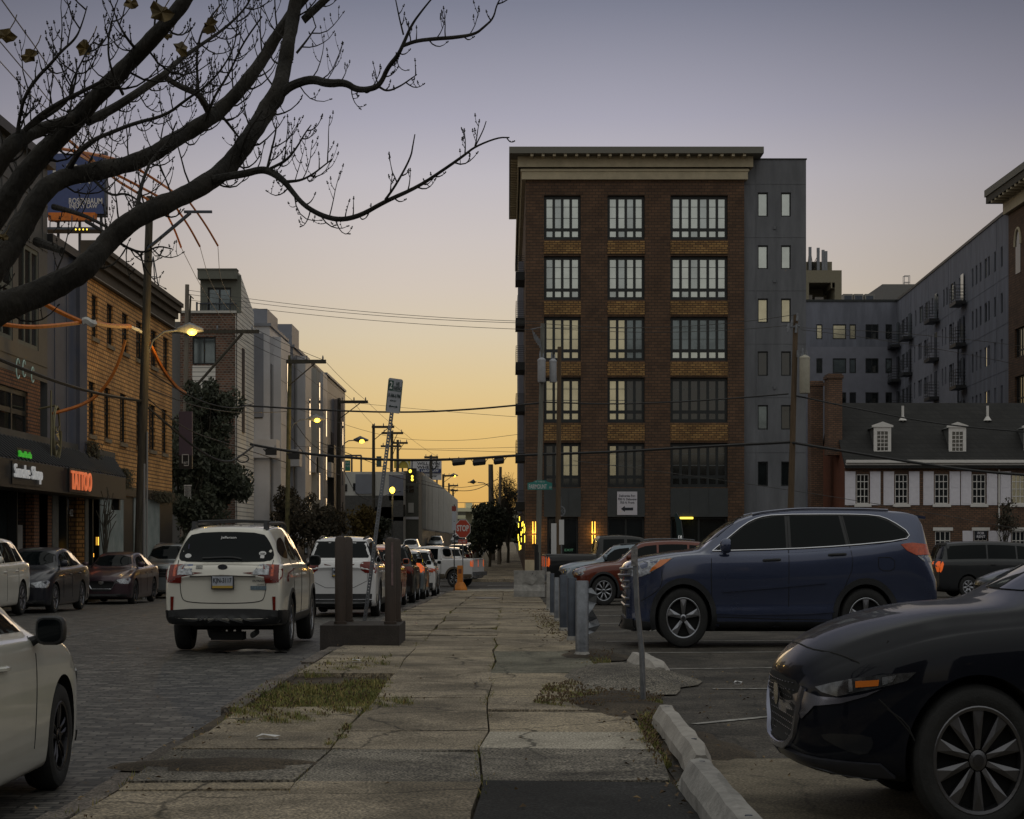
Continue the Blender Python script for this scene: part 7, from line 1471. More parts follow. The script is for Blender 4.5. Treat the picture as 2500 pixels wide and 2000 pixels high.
mb=MB(); mb.box(-.15,.12,-.10,.10,.30,1.02); mb.lathe([(.34,0),(.33,.10),(.24,.26),(.16,.36)],16); link('shell',mb,om,ob); mb=MB(); mb.box(-.10,.06,-.106,-.10,.70,.88); mb.box(-.13,.16,-.2,-.17,.10,.2); link('scuffed_patch',mb,mat('scuffed_brown',(.16,.05,.02),.8),ob)
bp=thing('bus_stop_sign','narrow stack of white and red plates on a thin black pole by the stop sign','sign post',(fx(1109,77),77,g(77)-.1)); zb=g(77)-.1; mb=MB(); mb.tube([(0,0,0),(0,0,fz(1232,77)-zb)],.03,6); link('pole',mb,M['plastic'],bp)
for y0_,y1_,m in ((1236,1248,mat('dull_red_plate',(.2,.03,.02),.6)),(1249,1273,M['platew']),(1274,1295,M['platew'])): mb=MB(); mb.box(-.11,.09,-.05,-.035,fz(y1_,77)-zb,fz(y0_,77)-zb); link('plate',mb,m,bp)
# street name sign
fs=thing('street_name_sign','green street name sign reading FAIRMOUNT AV on the transformer pole','street sign',(fx(1318,80.5),80.5,fz(1187,80.5))); hw=fx(1348,80.5)-fx(1318,80.5); tg=mat('street_sign_green',(.02,.20,.18),.5,nz=.08)
mb=MB(); pts=[(-hw,-.06,-.15),(hw,-.06,-.15),(hw,-.06,.13),(hw*.7,-.06,.16),(hw*.45,-.06,.24),(-hw*.3,-.06,.24),(-hw*.6,-.06,.16),(-hw,-.06,.13)]; mb.prism(pts,(0,.02,0)); link('plate',mb,tg,fs)
mb=MB(); text_mb(mb,'FAIRMOUNT',(-.10,-.064,-.02),(1,0,0),(0,0,1),hw*1.45,.19,bold=.015); text_mb(mb,'AV',(hw*.86,-.064,-.05),(1,0,0),(0,0,1),hw*.2,.11,bold=.01); text_mb(mb,'N 100 E',(0,-.064,.18),(1,0,0),(0,0,1),hw*.8,.06); link('sign_letters',mb,M['whitetxt'],fs)
# steel pipe guards on a brown concrete base
bm_=mat('brown_painted_steel',(.026,.018,.014),.6,.1,col2=(.045,.028,.019),nscale=3,stretch=(2,2,.5),bump=.3,bscale=20); Y0=25.2
bs=thing('pipe_guard_base','low dark brown concrete plinth carrying four brown steel posts','plinth',(fx(878,Y0),Y0,g(Y0))); hw=fx(975,Y0)-fx(878,Y0)
mb=MB(); mb.box(-hw,hw,0,1.5,-.12,fz(1527,Y0)); link('plinth',mb,mat('brown_concrete',(.030,.024,.021),.85,nz=.3,nscale=6,bump=.4,bscale=30),bs)
for i,(x,yt,Yd,lab) in enumerate([(831,1310,25.6,'front left'),(848,1312,26.4,'rear left'),(953,1314,25.6,'front right'),(966,1316,26.4,'rear right')]):
    z0=fz(1527,Y0)+.001; o=thing('steel_post',f'brown painted steel pipe post, {lab} of four on the plinth','bollard',(fx(x,Yd),Yd,z0),group='brown steel posts on the plinth'); hgt=fz(yt,Yd)-z0; mb=MB(); mb.lathe([(.085,0),(.085,hgt-.03),(.06,hgt),(.01,hgt+.01)],20); link('pipe',mb,bm_,o,True); mb=MB(); mb.lathe([(.10,0),(.10,.03),(.085,.035)],20); link('weld_collar',mb,bm_,o,True)
    if lab=='front right': mb=MB(); mb.box(.02,.05,-.088,-.07,hgt*.45,hgt-.05); link('worn_strip',mb,mat('worn_pink_paint',(.15,.10,.10),.8,nz=.4,nscale=9),o)
# bollards by the lot
bl=[(1421,1603,1418,.092,'steel','nearest pale grey bollard with bent guard-rail scrap attached'),(1397,1563,1411,.075,'steeldk','second bollard from us, dark blue-grey'),(1376,1541,1404,.075,'steeldk','third bollard from us, dark blue-grey'),(1359,1517,1410,.055,'steel','fourth bollard from us with pale top'),(1348,1503,1400,.05,'steeldk','fifth thin rusty bollard'),(1339,1490,1396,.05,'conc','sixth bollard, farthest and pale')]
for x,yb,yt,r_,m,lab in bl:
    Y=gy(yb); o=thing('bollard',f'{lab} on the sidewalk edge by the lot','bollard',(fx(x,Y),Y,g(Y)),group='bollards along the parking lot'); hgt=fz(yt,Y)-g(Y); mb=MB(); mb.lathe([(r_,-.1),(r_,hgt-.01),(r_*.9,hgt)],18); link('tube',mb,M[m],o,True); mb=MB(); mb.lathe([(r_*1.25,-.02),(r_*1.2,.03),(r_*.98,.06)],18); link('footing',mb,M['conc'],o,True)
Y=23.3; cr=thing('crumpled_rail','crumpled strip of bent guard rail behind the nearest bollard','scrap metal',(fx(1440,Y),Y,0)); mb=MB()
ring=[(-.06,.80),(.02,.78),(.10,.70),(.09,.60),(.03,.52),(.10,.42),(.14,.34),(.07,.26),(-.05,.22)]
a=[(x,-.05+.05*(i%2),z_) for i,(x,z_) in enumerate(ring)]; b=[(x-.14,.08-.06*(i%3),z_+.03) for i,(x,z_) in enumerate(ring)]; k=len(a)
mb.add(a+b,[(i,i+1,k+i+1,k+i) for i in range(k-1)]); a2_=[(x+.005,y+.012,z_) for x,y,z_ in a]; b2_=[(x+.005,y+.012,z_) for x,y,z_ in b]; mb.add(a2_+b2_,[(i,i+1,k+i+1,k+i) for i in range(k-1)]); link('bent_strip',mb,M['steel'],cr)
# thin post near us
Y=16.1; tp=thing('thin_steel_post','bent thin galvanised post with a faded sticker, in front of the blue SUV','post',(fx(1571,Y),Y,0)); xt=fx(1549,Y)-fx(1571,Y); H=fz(1334,Y)
mb=MB(); mb.tube([(0,0,-.05),(-.015,0,H*.33),(xt*.72,0,H*.62),(xt,0,H)],[.028,.028,.026,.026],8); mb.tube([(.012,-.025,0),(xt*.72+.01,-.025,H*.62),(xt+.01,-.025,H-.02)],.008,4); link('tube',mb,M['steel'],tp,True); mb=MB(); mb.box(xt-.035,xt+.03,-.034,-.03,H-.16,H-.01); link('sticker',mb,mat('faded_sticker',(.30,.28,.28),.7,col2=(.05,.05,.05),nscale=30),tp)
for x,y0_,y1_,w_,Y,lab in ((1352,1278,1393,.10,62,'thin white marker stake left of the brown stub pole'),(1371,1269,1330,.09,60,'white parking notice seen edge-on on a thin post')):
    o=thing('marker_post',lab,'post',(fx(x,Y),Y,g(Y)-.05)); zb=g(Y)-.05; mb=MB(); mb.box(-w_,w_,-.01,.01,fz(y1_,Y)-zb,fz(y0_,Y)-zb); link('plate',mb,M['whitetxt'],o); mb=MB(); mb.tube([(-.02,.02,0),(0,.02,fz(y0_,Y)-zb-.05)],.025,5); link('stake',mb,M['steel'],o)
# concrete blocks and wheel stops
def stopblock(label,p0,p1,wd_,h_,dz=0,chip=False,c_='conclt'):
    A=gp(*p0,dz); B=gp(*p1,dz); A=Vector(A[:2]); B=Vector(B[:2]); L_=(B-A).length; d=(B-A)/L_; t_=thing('wheel_stop',label,'wheel stop',((A.x+B.x)/2,(A.y+B.y)/2,g(A.y)+dz),math.atan2(d.y,d.x),group='concrete wheel stops')
    prof=[(-wd_/2,0),(wd_/2,0),(wd_/2,h_*.45),(wd_*.25,h_*.97),(0,h_),(-wd_*.25,h_*.97),(-wd_/2,h_*.45)]; mb=MB(); n=10; vs=[]; rs=random.Random(len(label))
    for i in range(n+1):
        x=-L_/2+L_*i/n; e=1-.30*(1 if i in (0,n) else 0); 
        for (y,z_) in prof: vs.append((x+(0 if i in(0,n) else rs.uniform(-.02,.02)),y*(e if z_>h_*.3 else 1)+rs.uniform(-.006,.006),z_*(e if z_>0 else 1)+rs.uniform(-.006,.006)))
    k=len(prof); fs=[(i*k+j,i*k+(j+1)%k,(i+1)*k+(j+1)%k,(i+1)*k+j) for i in range(n) for j in range(k)]+[tuple(range(k))[::-1],tuple(range(n*k,n*k+k))]; mb.add(vs,fs); link('block',mb,M[c_],t_)
    mb=MB(); 
    for s_ in (-.35,.35): mb.lathe([(.02,h_*.9),(.02,h_*1.01)],8,(s_*L_,0,0))
    link('anchor_pin',mb,M['steeldk'],t_)
stopblock('pale concrete wheel stop beside the grass, farther of the two in line',(1617,1762),(1712,1888),.21,.15); stopblock('big pale concrete wheel stop at the bottom edge of the lot',(1695,1915),(1860,2135),.24,.175,c_='conc')
stopblock('tilted broken wheel stop behind the thin steel post',(1553,1628),(1612,1660),.30,.17)
Y=59.5; jb=thing('concrete_barrier','chipped concrete barrier block at the end of the sidewalk','barrier',(fx(1292,Y),Y,g(Y))); hw=.56; mb=MB()
pr=[(-.30,0),(.30,0),(.28,.20),(.14,.40),(.12,.86),(-.12,.86),(-.14,.40),(-.28,.20)]; mb.prism([(-hw,y,z_*.92) for y,z_ in pr],(2*hw,0,0)); mb.add([(-.2,-.145,.45),(.1,-.19,.36),(.3,-.145,.5),(.2,-.135,.75),(-.15,-.135,.72)],[(0,1,2,3,4)]); link('block',mb,M['conc'],jb)
mb=MB(); mb.tube([(.02,-.14,.55),(.12,-.14,.72),(.16,-.14,.5),(.22,-.14,.66)],.012,4); link('graffiti',mb,M['ink'],jb)
for (x,y,lab,m,s_) in [(655,1807,'flattened white paper cup on the near sidewalk','whitetxt',.10),(1014,1526,'crushed red and white can on the sidewalk','red',.05),(870,1618,'white scrap of litter by the brown plinth','whitetxt',.07),(1802,1673,'small white scrap on the lot asphalt','whitetxt',.05)]:
    P=gp(x,y); mb=MB(); mb.add([(-s_,-.02,.012),(-s_*.3,-.05,.03),(s_*.6,-.04,.015),(s_,.0,.02),(s_*.4,.05,.012),(-s_*.6,.04,.028)],[(0,1,2,3,4,5)]); mb.add([(-s_*.8,-.03,.0),(s_*.8,-.03,.0),(s_*.8,.03,.0),(-s_*.8,.03,.0)],[(0,1,2,3)]); o=link('litter',mb,M[m],None); o.location=(P[0],P[1],(P[2]+.012)*ST); tag(o,lab,'litter')
P=gp(1190,1461); mb=MB(); mb.lathe([(.45,0),(.45,.006)],24); o=link('manhole_cover',mb,M['steeldk'],None); o.location=(P[0],P[1],(P[2]+.01)*ST); tag(o,'dark round utility cover in the pale corner ramp','manhole cover')
# ---------------------------------------------------------------- vegetation
grassm=mat('dry_grass',(.19,.185,.05),.9,col2=(.08,.105,.028),nscale=2.5); grass2=mat('straw_grass',(.28,.21,.075),.9,nz=.3,nscale=3); leafbrown=mat('dead_leaf',(.085,.055,.028),.9,nz=.4,nscale=9)
def inside(p,poly):
    r=False
    for (x1,y1),(x2,y2) in zip(poly,poly[1:]+poly[:1]):
        if (y1>p[1])!=(y2>p[1]) and p[0]<(x2-x1)*(p[1]-y1)/(y2-y1)+x1: r=not r
    return r
def grass(label,polys,n,hmax,seed,leaves=.0):
    rs=random.Random(seed); mb=MB()
    for poly,k in zip(polys,n):
        P=[gp(*p)[:2] for p in poly]; x0,x1=min(p[0] for p in P),max(p[0] for p in P); y0,y1=min(p[1] for p in P),max(p[1] for p in P); c_=0; tries=0
        while c_<k and tries<k*30:
            tries+=1; x,y=rs.uniform(x0,x1),rs.uniform(y0,y1)
            if not inside((x,y),P): continue
            dens=.5+.5*math.sin(x*7+seed)*math.sin(y*4.3+1)
            if rs.random()>.35+.65*dens: continue
            c_+=1; h_=hmax*rs.uniform(.15,1)**1.6*(.35+.8*dens*(.5+.5*math.sin(x*19+y*11))); a=rs.uniform(0,2*PI); b=rs.uniform(.2,1.1)*h_; w_=rs.uniform(.002,.0055)
            if rs.random()<leaves: mb.mi=2; q=.014; mb.add([(x,y,g(y)+.03),(x+q,y+q*.4,g(y)+.045),(x+q*.6,y+q*1.3,g(y)+.02),(x-q*.4,y+q,g(y)+.04)],[(0,1,2,3)]); continue
            mb.mi=1 if rs.random()<.28 else 0; dx,dy=math.cos(a),math.sin(a); z0=g(y)-.03
            mb.add([(x-dy*w_,y+dx*w_,z0),(x+dy*w_,y-dx*w_,z0),(x+dx*b*.4+dy*w_*.7,y+dy*b*.4-dx*w_*.7,z0+h_*.65),(x+dx*b*.4-dy*w_*.7,y+dy*b*.4+dx*w_*.7,z0+h_*.65),(x+dx*b,y+dy*b,z0+h_)],[(0,1,2,3),(3,2,4)])
    o=link('grass',mb,[grassm,grass2,leafbrown],None); tag(o,label,None,None,'stuff'); return o
grass('patch of dry grass in the broken sidewalk verge',[[(530,1765),(560,1735),(640,1672),(780,1668),(905,1655),(960,1670),(905,1735),(850,1752),(740,1765)],[(900,1700),(960,1700),(1045,1716),(930,1730)],[(740,1630),(850,1612),(960,1600),(950,1625),(860,1640),(745,1650)],[(860,1765),(850,1800),(790,1830),(820,1790)]],[27000,1500,4500,2000],.10,3,.008)
grass('weedy grass and dead leaves around the thin steel post',[[(1300,1722),(1330,1680),(1390,1668),(1480,1690),(1560,1690),(1620,1708),(1600,1722),(1450,1730),(1330,1730)],[(1560,1730),(1620,1740),(1600,1800),(1640,1860),(1600,1880),(1560,1800)],[(1290,1500),(1370,1520),(1390,1560),(1340,1550)],[(1430,1600),(1500,1590),(1490,1615),(1440,1620)]],[18000,4500,2200,1200],.09,5,.03)
lt_=MB(); rs=random.Random(91)
def litter_leaf(x,y,s):
    a=rs.uniform(0,6.28); z_=g(y)+.012; c_,d_=math.cos(a)*s,math.sin(a)*s; lt_.mi=rs.choice((0,0,1)); lt_.add([(x-c_,y-d_,z_),(x+d_*.6,y-c_*.6,z_+rs.uniform(0,.02)),(x+c_,y+d_,z_+.006),(x-d_*.6,y+c_*.6,z_+rs.uniform(0,.02))],[(0,1,2,3)])
for _ in range(420): y=9+abs(rs.gauss(0,1))*14; litter_leaf(rs.choice((1.05+rs.gauss(0,.18),-2.45+rs.gauss(0,.15),rs.uniform(-2.4,1.1) if rs.random()<.2 else 1.1+rs.gauss(0,.1))),y,rs.uniform(.012,.03))
for _ in range(320): litter_leaf(.85+rs.gauss(0,.22),rs.uniform(26,42),rs.uniform(.02,.035))
for _ in range(120): litter_leaf(rs.uniform(1.35,2.1)+rs.random()**2*3,rs.uniform(10.5,20),rs.uniform(.01,.022))
o=link('leaf_litter',lt_,[leafbrown,mat('pale_dead_leaf',(.20,.14,.07),.9,nz=.3,nscale=9)],None); tag(o,'scattered dead leaves and crumbs along the sidewalk edges',None,None,'stuff')
jw=MB(); rs=random.Random(92)
for _ in range(5200):
    jx=rs.choice((-1.38,-.2,-.2,-2.55,1.12)); y=rs.uniform(9,44)
    if math.sin(y*1.3+jx*5)+math.sin(y*3.1+jx)<rs.uniform(-.6,1.6): continue
    x=jx+wob(y,round(jx*10))+rs.gauss(0,.022); h_=rs.uniform(.012,.05); a=rs.uniform(0,6.28); w_=.004; jw.mi=rs.choice((0,0,1)); z_=g(y)-.02
    jw.add([(x-w_,y,z_),(x+w_,y,z_),(x+math.cos(a)*h_*.7,y+math.sin(a)*h_*.7,z_+h_)],[(0,1,2)])
o=link('joint_weeds',jw,[grassm,grass2],None); tag(o,'thin weeds growing in the sidewalk joints',None,None,'stuff')
def crown(label,x,y0,y1,Y,rx_,n,m,seed,leafs=.16,trunkr=.14,name='street_tree',ry=None,bare=False,cat='tree',group=None,holes=.25,base=None):
    rs=random.Random(seed); X=fx(x,Y); zb=g(Y)-.1; zt_=fz(y0,Y)-zb; zl=fz(y1,Y)-zb; t_=thing(name,label,cat,(X,Y,zb),group=group); ry=ry or rx_*.8
    tr=MB(); tips=[]; H=zt_
    tr.tube([(0,0,-.1),(rs.uniform(-.1,.1),0,zl*.6+.3),(rs.uniform(-.15,.15),0,(zl+zt_)/2)],[trunkr,trunkr*.8,trunkr*.45],8); cz=(zl+zt_)/2; rz_=(zt_-zl)/2
    lm=MB()
    nb=16 if not bare else 46
    for i in range(nb):
        a=rs.uniform(0,2*PI); el=rs.uniform(-.3,1.3); r1=rs.uniform(.6,1.0); s0=rs.uniform(max(.5,zl*.6),cz); p=Vector((0,0,s0)); e=Vector((rx_*r1*math.cos(a)*math.cos(el),ry*r1*math.sin(a)*math.cos(el),cz+rz_*r1*math.sin(el)))
        mid=(p+e)/2+Vector((rs.uniform(-.2,.2),rs.uniform(-.2,.2),rs.uniform(0,.3))); lm.tube([p,mid,e],[trunkr*.4,trunkr*.22,.015],5); tips.append((mid,e))
        if bare:
            for _ in range(14):
                t=rs.uniform(.3,1); q=mid.lerp(e,t); dr=Vector((rs.uniform(-1,1),rs.uniform(-.6,.6),rs.uniform(.2,1.3)))*rs.uniform(.3,.9); lm.tube([q,q+dr*.5+Vector((0,0,-.03)),q+dr],[.018,.012,.006],3)
    tk=link('trunk',tr,M['wood'],t_,True); link('limbs',lm,M['wood'],t_,True)['kind']='stuff'
    cr_=MB(); cl=[(Vector((rs.gauss(0,.45)*rx_,rs.gauss(0,.45)*ry,cz+rs.gauss(0,.42)*rz_)),rs.uniform(.25,.6)*min(rx_,rz_)*.75) for _ in range(46)]
    cl=[(c,r) for c,r in cl if (c.x/rx_)**2+((c.z-cz)/rz_)**2<1.05]
    cl+=[(e,.35*min(rx_,rz_)*rs.uniform(.5,1)) for _,e in tips]
    k=0
    while k<n:
        c,r=rs.choice(cl); d=Vector((rs.gauss(0,1),rs.gauss(0,1),rs.gauss(0,1))).normalized()*r*rs.uniform(.3,1)**.5; p=c+d
        if p.z<.15: continue
        s=leafs*rs.uniform(.5,1.2); u_=Vector((rs.uniform(-1,1),rs.uniform(-1,1),rs.uniform(-1,1))).normalized(); v_=u_.orthogonal().normalized(); cr_.mi=1 if rs.random()<.25 else 0
        cr_.add([p-u_*s,p-v_*s*.5,p+u_*s,p+v_*s*.5],[(0,1,2,3)]); k+=1
    if n: link('crown',cr_,m,t_)
    return t_
dk=[mat('dark_leaf',(.020,.026,.012),.8,nz=.4,nscale=1),mat('dark_leaf_light',(.055,.06,.035),.6,nz=.4,nscale=1)]; br_=[mat('bronze_leaf',(.028,.024,.014),.9,nz=.4,nscale=1),mat('bronze_leaf_light',(.05,.038,.024),.8,nz=.3,nscale=1)]; au=[mat('autumn_leaf',(.10,.07,.015),.9,nz=.4,nscale=1),mat('autumn_leaf_light',(.16,.11,.03),.8,nz=.3,nscale=1)]
crown('big dark evergreen tree between the orange brick building and the corner townhouse',505,925,1345,95,2.25,15000,dk,1,.15,.25,ry=1.8)
crown('lower dark evergreen filling the gap beside the big dark tree',455,1060,1350,92,1.5,6000,dk,2,.15,.15,ry=1.4)
for i,(x,y0_,y1_,Y,rx_,lab) in enumerate([(760,1215,1335,104,1.5,'bronze shrub at the foot of the pale row houses, left one'),(700,1190,1330,106,1.0,'bare bronze shrub beside the mossy pole'),(800,1240,1335,118,1.3,'bronze shrub at the foot of the row houses, right one')]): crown(lab,x,y0_,y1_,Y,rx_,3500,br_,10+i,.12,.06,'shrub',cat='shrub',group='bronze shrubs by the row houses')
crown('low autumn tree before the grey corner building',885,1235,1330,150,1.5,2600,au,21,.16,.12); crown('dark tree left of the glowing street lamp',925,1258,1335,152,1.2,2000,dk,22,.16,.12)
crown('dark street tree right of the stop sign',1195,1222,1350,128,1.35,7500,dk,23,.13,.12); crown('lower dark street tree against the stop sign',1165,1268,1352,118,.75,3000,dk,24,.12,.1); crown('dense tree along the far sidewalk beside the pale pole',1222,1230,1345,145,1.5,5000,dk,25,.14,.12)
crown('bare-topped street tree by the flank of the brick block',1240,1155,1330,140,1.5,1200,dk,26,.09,.14,bare=True)
crown('small bare sapling in front of the tattoo shop windows',255,1165,1345,58,.45,0,dk,27,trunkr=.07,bare=False,name='sapling')
crown('bare vine shrub climbing by the right shutters of the brick house',2455,1215,1330,83.5,.6,900,br_,28,.08,.05,'climbing_shrub',cat='shrub')
fw=MB(); rs=random.Random(40)
for i in range(5200):
    x=rs.uniform(-90,90); zz=abs(rs.gauss(0,.9)); y=395+rs.uniform(-12,-3)*0+rs.uniform(-14,-6); s=rs.uniform(.3,.8); fw.add([(x-s,y,1.2+zz),(x,y+rs.uniform(-.5,.5),1.2+zz-s*.6),(x+s,y,1.2+zz),(x,y,1.2+zz+s*.6)],[(0,1,2,3)])
o=link('distant_trees',fw,dk,None); tag(o,'dark band of distant trees below the elevated highway',None,None,'stuff')
# ---------------------------------------------------------------- the near tree (maple), trunk just out of frame
bark=mat('maple_bark',(.022,.018,.013),.9,col2=(.006,.005,.004),nscale=5,stretch=(2.5,2.5,1),bump=.6,bscale=30)
TY=6.0; tree=thing('maple_tree','leafless maple reaching in from the left with crooked limbs, budding twigs and few brown leaves','tree',(-2.45,5.6,0)); T0=Vector((-2.45,5.6,0))
def TP(x,y,Y=TY): return W(x,y,Y)-T0
LIMBS=[
 # name, [(x,y,width px,Y)]
 ([(-400,2000,190,5.6),(-390,1500,170,5.6),(-370,1150,160,5.6),(-330,980,150,5.7)],'trunk'),
 ([(-330,990,120,5.7),(-200,870,105,5.6),(-90,795,90,5.6),(0,752,72,5.6),(116,709,60,5.7),(185,672,62,5.7),(218,645,56,5.7),(262,590,54,5.8),(325,533,50,5.8),(422,491,48,5.9),(500,452,45,6.0),(560,405,47,6.1),(612,335,48,6.1),(650,270,46,6.2),(681,225,45,6.2),(694,165,40,6.3),(703,110,37,6.3),(715,50,36,6.4),(728,-40,34,6.4)],'limb'),
 ([(-320,970,100,5.7),(-190,820,90,5.9),(-90,730,82,6.1),(0,632,74,6.2),(55,552,62,6.3),(105,462,52,6.3),(160,432,42,6.4),(240,417,42,6.4),(310,402,40,6.5),(373,378,40,6.5),(412,350,38,6.5),(454,328,38,6.6),(500,298,36,6.6),(536,273,36,6.7),(600,205,34,6.7),(645,140,32,6.8),(680,80,30,6.8),(735,0,24,6.8),(770,-30,20,6.8)],'limb'),
 ([(-320,960,90,5.7),(-180,760,80,5.4),(-80,620,70,5.3),(0,512,60,5.3),(65,419,54,5.3),(130,347,50,5.3),(195,282,46,5.3),(260,211,42,5.2),(325,146,40,5.2),(390,75,38,5.1),(448,10,36,5.1),(475,-40,34,5.1)],'limb'),
 ([(-200,720,60,5.4),(-90,540,52,5.2),(0,392,45,5.1),(42,341,40,5.1),(97,316,30,5.2),(146,302,26,5.2),(196,278,22,5.3)],'limb'),
 ([(42,330,12,5.1),(48,285,10,5.1),(60,235,10,5.0),(90,190,9,5.0),(125,155,8,4.9),(150,125,7,4.9),(185,95,6,4.9),(200,60,4,4.9),(213,15,3,4.9)],'branch'),
 ([(60,318,15,5.1),(100,280,13,5.1),(150,248,11,5.0),(205,222,10,5.0),(255,195,7,5.0)],'branch'),
 ([(66,312,13,5.1),(150,262,9,5.1),(172,235,7,5.1),(190,180,5,5.1),(183,140,3,5.1)],'branch'),
 ([(215,296,24,5.3),(276,266,22,5.4),(325,234,20,5.4),(373,201,19,5.5),(403,182,18,5.5),(430,152,13,5.6),(487,112,9,5.7),(552,68,7,5.8),(600,20,5,5.8),(620,-20,4,5.8)],'branch'),
 ([(403,188,15,5.5),(428,205,15,5.7),(455,218,15,6.0),(487,230,16,6.3),(508,270,20,6.6)],'branch'),
 ([(166,415,18,6.4),(195,367,13,6.3),(230,340,11,6.2),(276,322,10,6.1),(325,302,10,6.0),(406,282,8,5.9),(455,243,7,5.9),(503,212,6,5.8),(545,165,5,5.8),(575,110,4,5.8),(580,40,3,5.8)],'branch'),
 ([(485,232,8,6.3),(480,160,7,6.2),(482,110,6,6.1),(500,60,5,6.1),(540,10,4,6.1)],'branch'),
 ([(330,540,16,5.8),(340,475,12,5.9),(352,430,9,6.0),(372,385,7,6.1),(410,350,5,6.2),(430,300,4,6.2)],'branch'),
 ([(130,505,14,6.3),(170,515,11,6.2),(215,530,9,6.1),(262,555,7,6.0)],'branch'),
 ([(88,590,22,6.3),(120,600,20,6.2),(152,612,16,6.1)],'stub'),
 ([(520,440,22,6.0),(560,430,18,6.0),(600,424,18,5.9),(635,414,17,5.9),(660,418,18,5.9),(692,440,17,5.8),(712,466,14,5.8),(742,502,12,5.7),(785,527,12,5.7),(830,538,12,5.6),(880,527,12,5.6),(940,492,11,5.5),(1020,457,9,5.5),(1090,410,8,5.4),(1135,378,7,5.4),(1160,358,5,5.4),(1215,336,4,5.3),(1244,336,3,5.3)],'branch'),
 ([(940,489,7,5.5),(968,450,6,5.5),(1003,385,5,5.5),(1008,355,4,5.5),(1013,328,3,5.5)],'branch'),
 ([(1160,358,4,5.4),(1180,318,3,5.4),(1187,296,2.5,5.4)],'branch'),
 ([(700,444,8,5.8),(735,441,6,5.8),(765,425,5,5.7),(790,405,4,5.7),(812,388,3,5.7)],'branch'),
 ([(652,414,8,5.9),(662,370,6,5.9),(672,330,5,5.9),(676,300,3,5.9)],'branch'),
 ([(660,412,8,5.9),(700,392,7,5.8),(725,360,5,5.8),(745,325,4,5.8),(760,305,3,5.8)],'branch'),
 ([(690,226,24,6.2),(712,208,22,6.2),(762,192,20,6.2),(800,205,20,6.1),(843,201,17,6.1),(872,221,15,6.1),(915,216,14,6.0),(932,200,13,6.0),(946,166,13,6.0),(972,135,11,5.9),(986,105,10,5.9),(1005,60,7,5.9),(1035,20,5,5.9),(1060,-10,4,5.9)],'branch'),
 ([(984,112,9,5.9),(1015,100,9,5.9),(1060,95,9,5.8),(1110,92,9,5.8),(1160,84,7,5.7),(1182,66,6,5.7),(1205,45,5,5.7),(1213,10,4,5.7),(1230,-15,3,5.7)],'branch'),
 ([(925,212,6,6.0),(945,224,5,6.0),(975,212,4,5.9),(1000,195,3.5,5.9),(1018,182,2.5,5.9)],'branch'),
 ([(740,50,20,6.4),(778,14,20,6.4),(815,-20,18,6.4)],'branch'),
 ([(724,130,7,6.3),(752,95,5,6.3),(772,65,3,6.3)],'branch'),
 ([(985,85,5,5.9),(975,45,4,5.9),(965,-5,3,5.9)],'branch'),
 ([(300,230,9,5.2),(270,170,7,5.1),(262,110,5,5.1),(272,60,4,5.1),(283,10,3,5.1)],'branch'),
 ([(340,130,9,5.2),(310,95,7,5.1),(290,60,5,5.1),(275,20,3,5.1)],'branch'),
 ([(170,240,8,5.0),(175,200,6,5.0),(195,160,5,5.0),(215,120,4,5.0),(240,85,3,5.0)],'branch'),
 ([(500,300,9,6.6),(520,240,7,6.5),(560,180,6,6.5),(590,110,5,6.4),(640,40,4,6.4)],'branch'),
 ([(580,400,8,6.1),(600,330,6,6.0),(640,270,5,6.0)],'branch'),
 ([(210,540,10,6.0),(260,570,8,5.9),(300,600,7,5.8),(345,620,5,5.8),(352,665,4,5.8)],'branch'),
 ([(300,600,6,5.8),(350,620,5,5.8),(385,600,4,5.8),(420,608,3,5.8)],'branch'),
 ([(530,270,8,6.7),(560,305,7,6.7),(590,345,5,6.7)],'branch'),
 ([(230,440,8,6.4),(270,480,6,6.3),(310,470,5,6.3),(350,500,4,6.3)],'branch'),
]
rs=random.Random(77); spl={}
TW=MB()
def smooth(P,k=2): return chaikin(P,k)
BUD=[0]
def twig(p,d,L_,r0,depth,mb):
    """curving shoot with side shoots and fat end buds"""
    n=5; pts=[p]; q=p.copy(); v=d.normalized(); seg=L_/n; side=[]
    for i in range(n):
        v=(v+Vector((rs.uniform(-.18,.18),rs.uniform(-.12,.12),.30+rs.uniform(-.12,.14)))).normalized(); q=q+v*seg; pts.append(q.copy()); side.append((q.copy(),v.copy()))
    mb.tube(pts,[r0*(1-.6*i/n) for i in range(n+1)],4,False)
    def bud(q,v,s): mb.tube([q,q+v*s*1.2,q+v*s*2.4],[s*.5,s*1.05,s*.25],5)
    e,v=side[-1]; bs=.0026
    bud(e,v,bs)
    for sg in (-1,1): bud(e-v*.004,(v+Vector((sg*.9,0,.1))).normalized(),bs*.8)
    if depth>0:
        for i in range(1,n):
            if rs.random()<.62:
                qq,vv=side[i-1]; a=rs.choice((-1,1)); nd=(vv*.55+Vector((a*rs.uniform(.5,1),rs.uniform(-.5,.5),rs.uniform(-.15,.3)))).normalized(); twig(qq,nd,L_*rs.uniform(.25,.5),r0*.6,depth-1,mb)
    else:
        for i in (2,3):
            if rs.random()<.6: qq,vv=side[i-1]; bud(qq,(vv*.4+Vector((rs.choice((-1,1)),0,.2))).normalized(),bs*.75)
